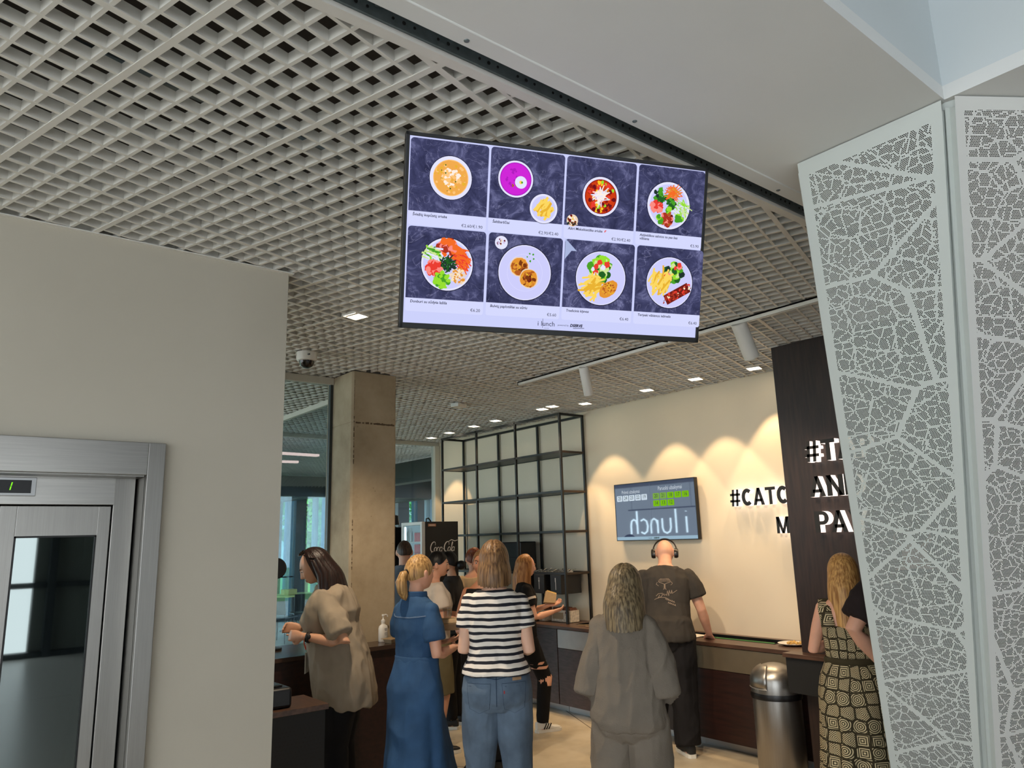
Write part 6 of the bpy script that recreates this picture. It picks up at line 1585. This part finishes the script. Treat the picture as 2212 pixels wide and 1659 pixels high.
for sx in (-1, 1): b.tube([F.W(q, False) * F.s for q in ((sx * .075, -.02, 1.455), (sx * .09, .06, 1.42), (sx * .085, .145, 1.28), (sx * .03, .205, 1.12), (0, .215, 1.07))], (.006, .0025) and .004, 6)
b.build('lanyard', Mo, F.root, smooth=True)
b = MB(); b.box((-.045, .228, .93), (.045, .231, 1.06)); o = b.build('badge', M_paper, F.root)
o.location = (-.02, .0, .0)
b = MB()
for sg in (-1, 1):
    c = F.HC + Vector((sg * .036, .03, .117)); M3 = Matrix.Rotation(R_(-108), 3, 'X')
    b.tube([F.W(c + M3 @ Vector((.03 * cos(2 * pi * k / 16), .0, .022 * sin(2 * pi * k / 16)))) * F.s for k in range(17)], .0035, 6); rings = []
    b.add([F.W(c + M3 @ Vector((.029 * cos(2 * pi * k / 16), .0, .021 * sin(2 * pi * k / 16)))) * F.s for k in range(16)], [tuple(range(16))])
    b.tube([F.W(c + Vector((sg * .03, 0, 0))) * F.s, F.W(F.HC + Vector((sg * .092, .0, .06))) * F.s, F.W(F.HC + Vector((sg * .094, -.04, .03))) * F.s], .003, 6)
b.tube([F.W(F.HC + Vector((-.01, .024, .128))) * F.s, F.W(F.HC + Vector((.01, .024, .128))) * F.s], .003, 6); b.build('sunglasses', mat('sunglass_black', (14, 12, 12), 0.12), F.root, smooth=True)

# ---- woman in grey (from behind)
F = Fig('person', 'woman with straight ash blonde hair in a grey muslin blouse and trousers, from behind', person_at(1342, 1240, 405), 34, 1.605, True, .95, skin=G('skin_fair'), hp=14, hy=-12,
        L=((-.20, -.02, 1.02), (-.13, .18, 1.10), dict(curl=.5)), R=((.20, -.02, 1.02), (.13, .2, 1.10), dict(curl=.5)))
F.body(); F.hair('hair_ash_blonde', 1.365, 128, sway=(.012, -.04), R=(.095, .106, .121), flare=.22, strand=.013, part=.008)
mg_ = G('muslin_grey')
F.top('blouse', mg_, .018, .96, hem=[(.85, .175, .145, -.02), (.89, .195, .158, -.02), (.97, .190, .152, -.014), (1.1, .166, .138, -.004), (1.25, .155, .125, 0)], sleeve=1.2, sl_r=.018, sl_end=.05, neck=1.45, wr=0.0150, vox=.007)
b = MB(); rings = []
for z, o_ in ((1.395, .03), (1.43, .03), (1.475, .022), (1.48, .014), (1.43, .012)): rings.append([F.W(Vector(((.066 + o_) * cos(2 * pi * k / 32), -.016 + (.064 + o_) * sin(2 * pi * k / 32), z)), False) * F.s for k in range(32)])
b.loft(rings, cap=False); b.build('collar', mg_, F.root, smooth=True)
F.pants('trousers', mg_, .026, .97, wide=[.115, .122, .118, .112, .11], wr=0.0150, vox=.008); F.shoe('shoe_white')

# ---- bald man with headphones at the counter
F = Fig('person', 'bald man with over-ear headphones in a faded black t-shirt leaning on the counter', Vector((5.05, 4.27, 0)), 36, 1.765, False, 1.02, lean=18, hp=14, skin=G('skin_rosy'),
        L=((-.26, .13, 1.06), (-.20, .30, .90), dict(dir=(0, 1, -.2), palm=(0, 0, -1), thumb=(1, 0, 0), curl=.2)), R=((.27, .12, 1.08), (.315, .265, .868), dict(dir=(.1, .8, -.5), palm=(-.2, .3, -1), thumb=(-1, 0, 0), curl=.3)),
        legs=dict(L=dict(knee=(-.13, .06, .47), ankle=(-.17, .08, .085), yaw=10), R=dict(knee=(.09, .0, .47), ankle=(.10, -.03, .085), yaw=26)))
F.body()
tee = F.top('t_shirt', G('tee_faded_black'),   .018, .86, hem=[(.86, .208, .162, -.012), (.9, .206, .158, -.012), (1.0, .188, .14, -.005)], sleeve=.62, sl_r=.012, neck=1.45, wr=0.0120)
F.pants('work_trousers', G('work_trousers'), .026, .96, wide=[.118, .112, .095, .092, .088], wr=0.0180); F.shoe('shoe_black')
sd = Vector((0, .97, -.26)); Pm = mat('faded_print', (150, 132, 116), 0.8); O = (0, -.7, 1.42)
tr_ = [[(0, .055), (0, .10)], [(-.012, .052), (-.004, .07), (-.004, .1)], [(.012, .052), (.004, .07), (.004, .1)], [(-.05, .12), (-.03, .112), (-.01, .104), (0, .1), (.01, .104), (.03, .112), (.05, .12)]] + [[(-.05 + i * .0125, .12), (-.042 + i * .0105, .14), (-.03 + i * .0075, .15)] for i in range(9)] + [[(-.06, .118), (-.07, .1), (-.05, .085)], [(.055, .122), (.066, .106), (.05, .09)]]
wr_ = [[(-.075, .0), (-.055, .02), (-.02, .024), (-.03, -.004), (-.06, -.02), (-.045, .01)], [(-.02, .005), (-.01, .02), (-.004, .002), (.006, .014), (.014, .004)], [(.014, .0), (.02, .045), (.024, .03), (.03, -.0)], [(.03, .0), (.036, .05), (.04, .03), (.046, .02)], [(.05, .02), (.056, .05), (.06, .02), (.1, .05)],
       [(-.09, -.03), (-.05, -.012), (0, -.014), (.03, -.03)]] + [[(.0 + i * .013, -.03 - i * .005), (.005 + i * .013, -.018 - i * .005), (.010 + i * .013, -.034 - i * .005)] for i in range(6)] + [[(.02 + i * .013, -.062 - i * .005), (.026 + i * .013, -.05 - i * .005), (.03 + i * .013, -.066 - i * .005)] for i in range(5)]
F.lines(tee, tr_, .0022, Pm, 'tree_print', O, sd, (1, 0, 0)); F.lines(tee, wr_, .0026, Pm, 'script_print', O, sd, (1, 0, 0))
b = MB(); V = lambda x, y, z: F.W(F.HC + Vector((x, y, z))) * F.s
b.tube([V(.098 * cos(R_(a)), .0, .02 + .112 * sin(R_(a))) for a in range(-10, 191, 10)], [(.006 * F.s, .014 * F.s)] * 21, 10); hb = b.build('headphones_band', M_black_pl, F.root, smooth=True)
for sg in (-1, 1):
    b = MB(); rings = [[V(sg * x, -.006 + r_ * .85 * cos(2 * pi * j / 24), -.012 + r_ * 1.1 * sin(2 * pi * j / 24)) for j in range(24)] for x, r_ in ((.078, .03), (.08, .038), (.098, .040), (.112, .034), (.115, .02))]
    b.loft(rings); b.build('ear_cup', M_black_pl, F.root, smooth=True, recalc=True)

# ---- woman with ginger hair in black, walking with a paper bag
F = Fig('person', 'woman with long ginger hair in black ripped jeans walking right with a paper bag', person_at(1128, 1207, 222), -22, 1.60, True, .92, skin=G('skin_rosy'), hp=10,
        R=((.2, .05, 1.09), (.13, .27, 1.13), dict(dir=(-.1, 1, .2), palm=(-.5, 0, .8), curl=.4)), L=((-.19, .06, 1.1), (-.05, .29, 1.18), dict(dir=(.1, 1, .2), palm=(.5, 0, .8), curl=.4)),
        legs=dict(L=dict(knee=(-.09, -.10, .47), ankle=(-.09, -.26, .12), yaw=-4, pitch=-25), R=dict(knee=(.09, .17, .50), ankle=(.09, .13, .085), yaw=6)))
F.body(); F.face('hair_ginger'); F.hair('hair_ginger', 1.27, 116, R=(.096, .106, .12), flare=.1, strand=.018)
F.top('top', G('cloth_black'), .014, .92, hem=[(.90, .18, .13, -.01), (1.0, .165, .118, 0)], sleeve=.6, neck=1.44, wr=0.0090); jj = F.pants('ripped_jeans', G('cloth_black'), .009, 1.0, wr=0.0075)
h, kn = F.leg['R'][0], F.leg['R'][1]; b = MB(); b.tube([kn.lerp(h, .16) * F.s, kn * F.s, kn.lerp(F.leg['R'][2], .16) * F.s], [.074 * F.s, .076 * F.s, .07 * F.s], 18); b.build('knee_rip', F.skin, jj, smooth=True)
b = MB()
for t0 in (.42, .3): 
    c = kn.lerp(h, t0) * F.s; b.tube([c - Vector((0, 0, .012)), c + Vector((0, 0, .012))], .088 * F.s, 18)
b.build('thigh_rip', F.skin, jj, smooth=True); F.shoe('shoe_white', stripes='shoe_black')
b = MB(); b.tube([F.sh['R'].lerp(F.arm['R'][0], .3) * F.s, F.sh['R'].lerp(F.arm['R'][0], .38) * F.s], .071 * F.s, 18); b.build('sleeve_stripe', G('cloth_white'), F.root, smooth=True)
PBg = atk(1186, 1292, 221)
t = empty('paper_pouch', PBg, R_(-20), 'brown paper pouch held by the woman with ginger hair', 'pouch')
b = MB(); b.prism([(-.07, -.045), (.05, -.06), (.085, .03), (-.02, .075)], -.012, .012, Matrix.Rotation(R_(60), 4, 'X')); b.build('pouch', M_card, t, bevel=0.004)
b = MB(); b.prism([(-.015, .068), (.085, .028), (.09, .05), (.0, .085)], -.006, .0, Matrix.Rotation(R_(60), 4, 'X')); b.build('flap', mat('yellow_flap', (214, 178, 104), 0.8), t)

# ---- blonde woman in the printed dress at the pier
F = Fig('person', 'woman with golden long hair in an olive printed sleeveless dress at the dark pier', person_at(1814, 1197, 350), 26, 1.608, True, 1.06, skin=G('skin_rosy'), hp=16, hy=-6,
        L=((-.225, .0, 1.09), (-.1, .22, 1.13), dict(curl=.5)), R=((.22, .0, 1.09), (.1, .22, 1.13), dict(curl=.5)))
F.body(); F.hair('hair_gold', 1.255, 116, sway=(0, -.03), R=(.095, .106, .12), flare=.10, strand=.016, taper=.12)
F.top('dress_bodice', M_tribal, .010, 1.0, sleeve=0, neck=1.275, wr=0.0045)
b = MB()
for sg in (-1, 1): b.tube([Vector((sg * .112, -.112, 1.25)) * F.s, Vector((sg * .125, -.075, 1.36)) * F.s, Vector((sg * .122, -.01, 1.405)) * F.s, Vector((sg * .115, .06, 1.37)) * F.s, Vector((sg * .1, .115, 1.25)) * F.s], [(.012, .038)] * 5, 12)
b.build('shoulder_straps', M_tribal, F.root, smooth=True)
b = MB(); rings = []
for z, rx, ry, cy in ((.05, .27, .25, 0), (.3, .25, .23, 0), (.6, .225, .19, -.01), (.85, .215, .16, -.02), (.95, .195, .14, -.012), (1.04, .155, .114, 0)):
    ring = []
    for k in range(72): a = 2 * pi * k / 72; fo = sstep(1.04, .5, z); wv = 1 + (.012 + .04 * fo) * sin(a * 9) + .025 * fo * sin(a * 13 + 1); ring.append(Vector((rx * wv * cos(a), cy + ry * wv * sin(a), z)) * F.s)
    rings.append(ring)
b.loft(rings); remesh(b, 'dress_skirt', M_tribal, F.root, .009, 3, .005, 7, 2)
b = MB(); rings = [[Vector(((.132 * 1.06 + o_) * cos(2 * pi * k / 40), (.093 * 1.06 + o_) * sin(2 * pi * k / 40), z)) * F.s for k in range(40)] for z, o_ in ((1.02, .018), (1.03, .026), (1.05, .026), (1.06, .018))]
b.loft(rings); b.build('waist_band', mat('olive_band', (58, 50, 26), 0.85), F.root, smooth=True); F.shoe('shoe_black')

# ---- man partly hidden by the perforated panel
F = Fig('person', 'man in a dark t-shirt half hidden behind the perforated panel', person_at(1972, 1172, 392), 15, 1.82, False, 1.12, skin=G('skin_rosy'),
        L=((-.315, -.10, 1.13), (-.215, .06, .93), dict(dir=(.2, .5, -.8), palm=(1, .1, 0), curl=.5)))
F.body(); F.hair('hair_brown', None, R=(.08, .1, .115), front=58, side=84, back=112, strand=.01)
F.top('t_shirt', G('cloth_brown_black'), .02, .86, sleeve=.78, sl_r=.014, neck=1.45, wr=0.0105); F.pants('trousers', G('cloth_grey_trouser'), .024, .96, wide=[.115, .108, .09, .085, .08], wr=0.0150); F.shoe('shoe_black')

# ---- group behind the striped top
F = Fig('person', 'man with short dark hair in a blue grey shirt beside the concrete column, back turned', person_at(874, 1165, 205), 66, 1.765, False, 1.0, skin=G('skin_rosy'), hp=4); F.body()
F.hair('hair_brown', None, front=62, side=86, back=112, R=(.079, .099, .113), strand=.012); F.top('shirt', G('cloth_blue_grey'), .016, .84, sleeve=.66, neck=1.46, wr=0.0090); F.pants('trousers', G('cloth_charcoal'), .016, .96); F.shoe('shoe_black')
F = Fig('person', 'man with dark hair and a moustache in a white t-shirt and olive shorts', person_at(938, 1192, 240), -20, 1.655, False, 1.05, skin=G('skin_rosy'), hp=8, hy=-14,
        R=((.25, .03, 1.12), (.22, .26, 1.08), dict(curl=.4)), L=((-.24, .05, 1.12), (-.15, .28, 1.12), dict(curl=.4)), legs=dict(R=dict(knee=(.1, .06, .47), ankle=(.1, .0, .085)), L=dict(knee=(-.1, .02, .47), ankle=(-.1, -.1, .085)))); F.body(); F.face('hair_dark', True, 'hair_dark')
F.hair('hair_black', None, front=58, side=90, back=116, R=(.082, .104, .122), strand=.02); F.top('t_shirt', G('cloth_white'), .016, .86, sleeve=.62, sl_r=.01, neck=1.45, wr=0.0090); F.pants('shorts', G('cloth_olive'), .03, .95, upto='knee'); F.shoe('shoe_black')
F = Fig('person', 'person with black hair tied low in a charcoal shirt facing left', person_at(974, 1193, 214), 128, 1.645, True, 1.0, skin=G('skin_olive'), hp=8); F.body(); F.face('hair_black')
F.hair('hair_black', None, front=56, side=98, back=116, R=(.083, .104, .119), strand=.015); V = lambda x, y, z: F.W(F.HC + Vector((x, y, z))) * F.s
b = MB(); b.ball(V(0, -.135, -.045), (.042, .05, .045), 20, 14); b.build('ponytail', G('hair_black'), F.root, smooth=True)
F.top('shirt', G('cloth_charcoal'), .018, .86, sleeve=.7, neck=1.45); F.pants('trousers', G('cloth_black'), .014, .96); F.shoe('shoe_black')
F = Fig('person', 'woman with auburn hair pinned up in a sand coloured top near the shelf, back turned', person_at(1021, 1183, 194), 75, 1.655, True, .95, skin=G('skin_rosy')); F.body()
F.hair('hair_auburn', None, front=58, side=98, back=116, R=(.082, .102, .117), strand=.02); V = lambda x, y, z: F.W(F.HC + Vector((x, y, z))) * F.s
b = MB(); b.ball(V(0, -.075, .085), (.055 * F.s, .05 * F.s, .045 * F.s), 18, 12)
for v in b.v: v += v.normalized() * 0; 
b.build('hair_bun', G('hair_auburn'), F.root, smooth=True); F.top('top', G('cloth_sand'), .014, .92, sleeve=.3, neck=1.42); F.pants('trousers', G('cloth_charcoal'), .014, .98); F.shoe('shoe_white')
F = Fig('person', 'woman with hair pulled back in a black sleeveless top behind the striped top', person_at(1042, 1188, 262), 222, 1.672, True, .98, skin=G('skin_tan'), hp=4, hy=0,
        R=((.225, -.03, 1.11), (.17, .17, 1.06), dict(dir=(-.5, .8, .1), palm=(-1, 0, .2), curl=.5)), L=((-.21, -.02, 1.11), (-.1, .2, 1.1), dict(curl=.5))); F.body(); F.face('hair_brown')
F.hair('hair_dark_blonde', None, front=52, side=98, back=114, R=(.081, .101, .116), strand=.012); F.top('tank_top', G('cloth_black'), .008, .95, sleeve=0, neck=1.385); F.pants('trousers', G('cloth_black'), .02, 1.0, wide=[.105, .1, .085, .08, .078]); F.shoe('shoe_black')
b = MB(); rings = [[Vector(((.165 + o_) * cos(2 * pi * k / 40), -.01 + (.118 + o_) * sin(2 * pi * k / 40), z)) * F.s for k in range(40)] for z, o_ in ((.95, .018), (.955, .026), (.985, .026), (.99, .018))]
b.loft(rings); b.build('red_belt', mat('red_belt', (170, 30, 34), 0.5), F.root, smooth=True)
# ------------------------------------------------------------------ camera, light, view
cam = bpy.data.cameras.new('camera'); co = bpy.data.objects.new('camera', cam); COL.objects.link(co)
cam.sensor_fit = 'HORIZONTAL'; cam.sensor_width = 36.0; cam.lens = 36.0 * FPX / PW; cam.clip_start = 0.05; cam.clip_end = 300
co.matrix_world = frame_matrix(CAM, RW, UW, -FW)
SC.camera = co
w = bpy.data.worlds.new('world'); SC.world = w; w.use_nodes = True
nt = w.node_tree; nt.nodes.clear()
out = N(nt, 'ShaderNodeOutputWorld'); bg = N(nt, 'ShaderNodeBackground')
bg.inputs[0].default_value = (0.88, 0.95, 1.0, 1); bg.inputs[1].default_value = 3.2
L(nt, bg.outputs[0], out.inputs[0])
def spot(loc, target, power, size, blend=0.4, col=(1, 0.70, 0.40), r=0.03):
    l = bpy.data.lights.new('spot_light', 'SPOT'); l.energy = power; l.spot_size = R_(size); l.spot_blend = blend; l.color = col; l.shadow_soft_size = r
    o = bpy.data.objects.new('spot_light', l); COL.objects.link(o); o.location = loc
    d = Vector(target) - Vector(loc); o.rotation_euler = d.to_track_quat('-Z', 'Y').to_euler(); return o
def area(loc, target, power, sx, sy, col=(1, 1, 1)):
    l = bpy.data.lights.new('area_light', 'AREA'); l.shape = 'RECTANGLE'; l.size = sx; l.size_y = sy; l.energy = power; l.color = col
    o = bpy.data.objects.new('area_light', l); COL.objects.link(o); o.location = loc
    d = Vector(target) - Vector(loc); o.rotation_euler = d.to_track_quat('-Z', 'Y').to_euler(); return o
for i, P in enumerate(LAMPS):
    if P.x > 5.2: spot((P.x, P.y, ZC - 0.02), (P.x + 0.12, P.y, 0), 36, 68, 0.12)
    elif i < 11: spot((P.x, P.y, ZC - 0.02), (P.x + .25, P.y + .1, 0), 120, 125, 0.5, (1, 0.8, 0.58))
    else: spot((P.x, P.y, ZC - 0.02), (5.9, 4.1, 0.7), 100, 62, 0.8, (1, 0.8, 0.58))  # the added unseen lamps, aimed at the cream wall as fill
for P, T in TRACK_SPOTS: spot(P, T, 10, 50, 0.5)
vs = SC.view_settings
SC.display_settings.display_device = 'sRGB'
vs.view_transform = 'Standard'; vs.look = 'None'; vs.exposure = 0.3; vs.gamma = 1.0; vs.use_curve_mapping = False
SC.cycles.max_bounces = 8; SC.cycles.diffuse_bounces = 4; SC.cycles.glossy_bounces = 3; SC.cycles.transparent_max_bounces = 10
SC.cycles.transmission_bounces = 4; SC.cycles.caustics_reflective = False; SC.cycles.caustics_refractive = False
SC.cycles.sample_clamp_indirect = 6.0
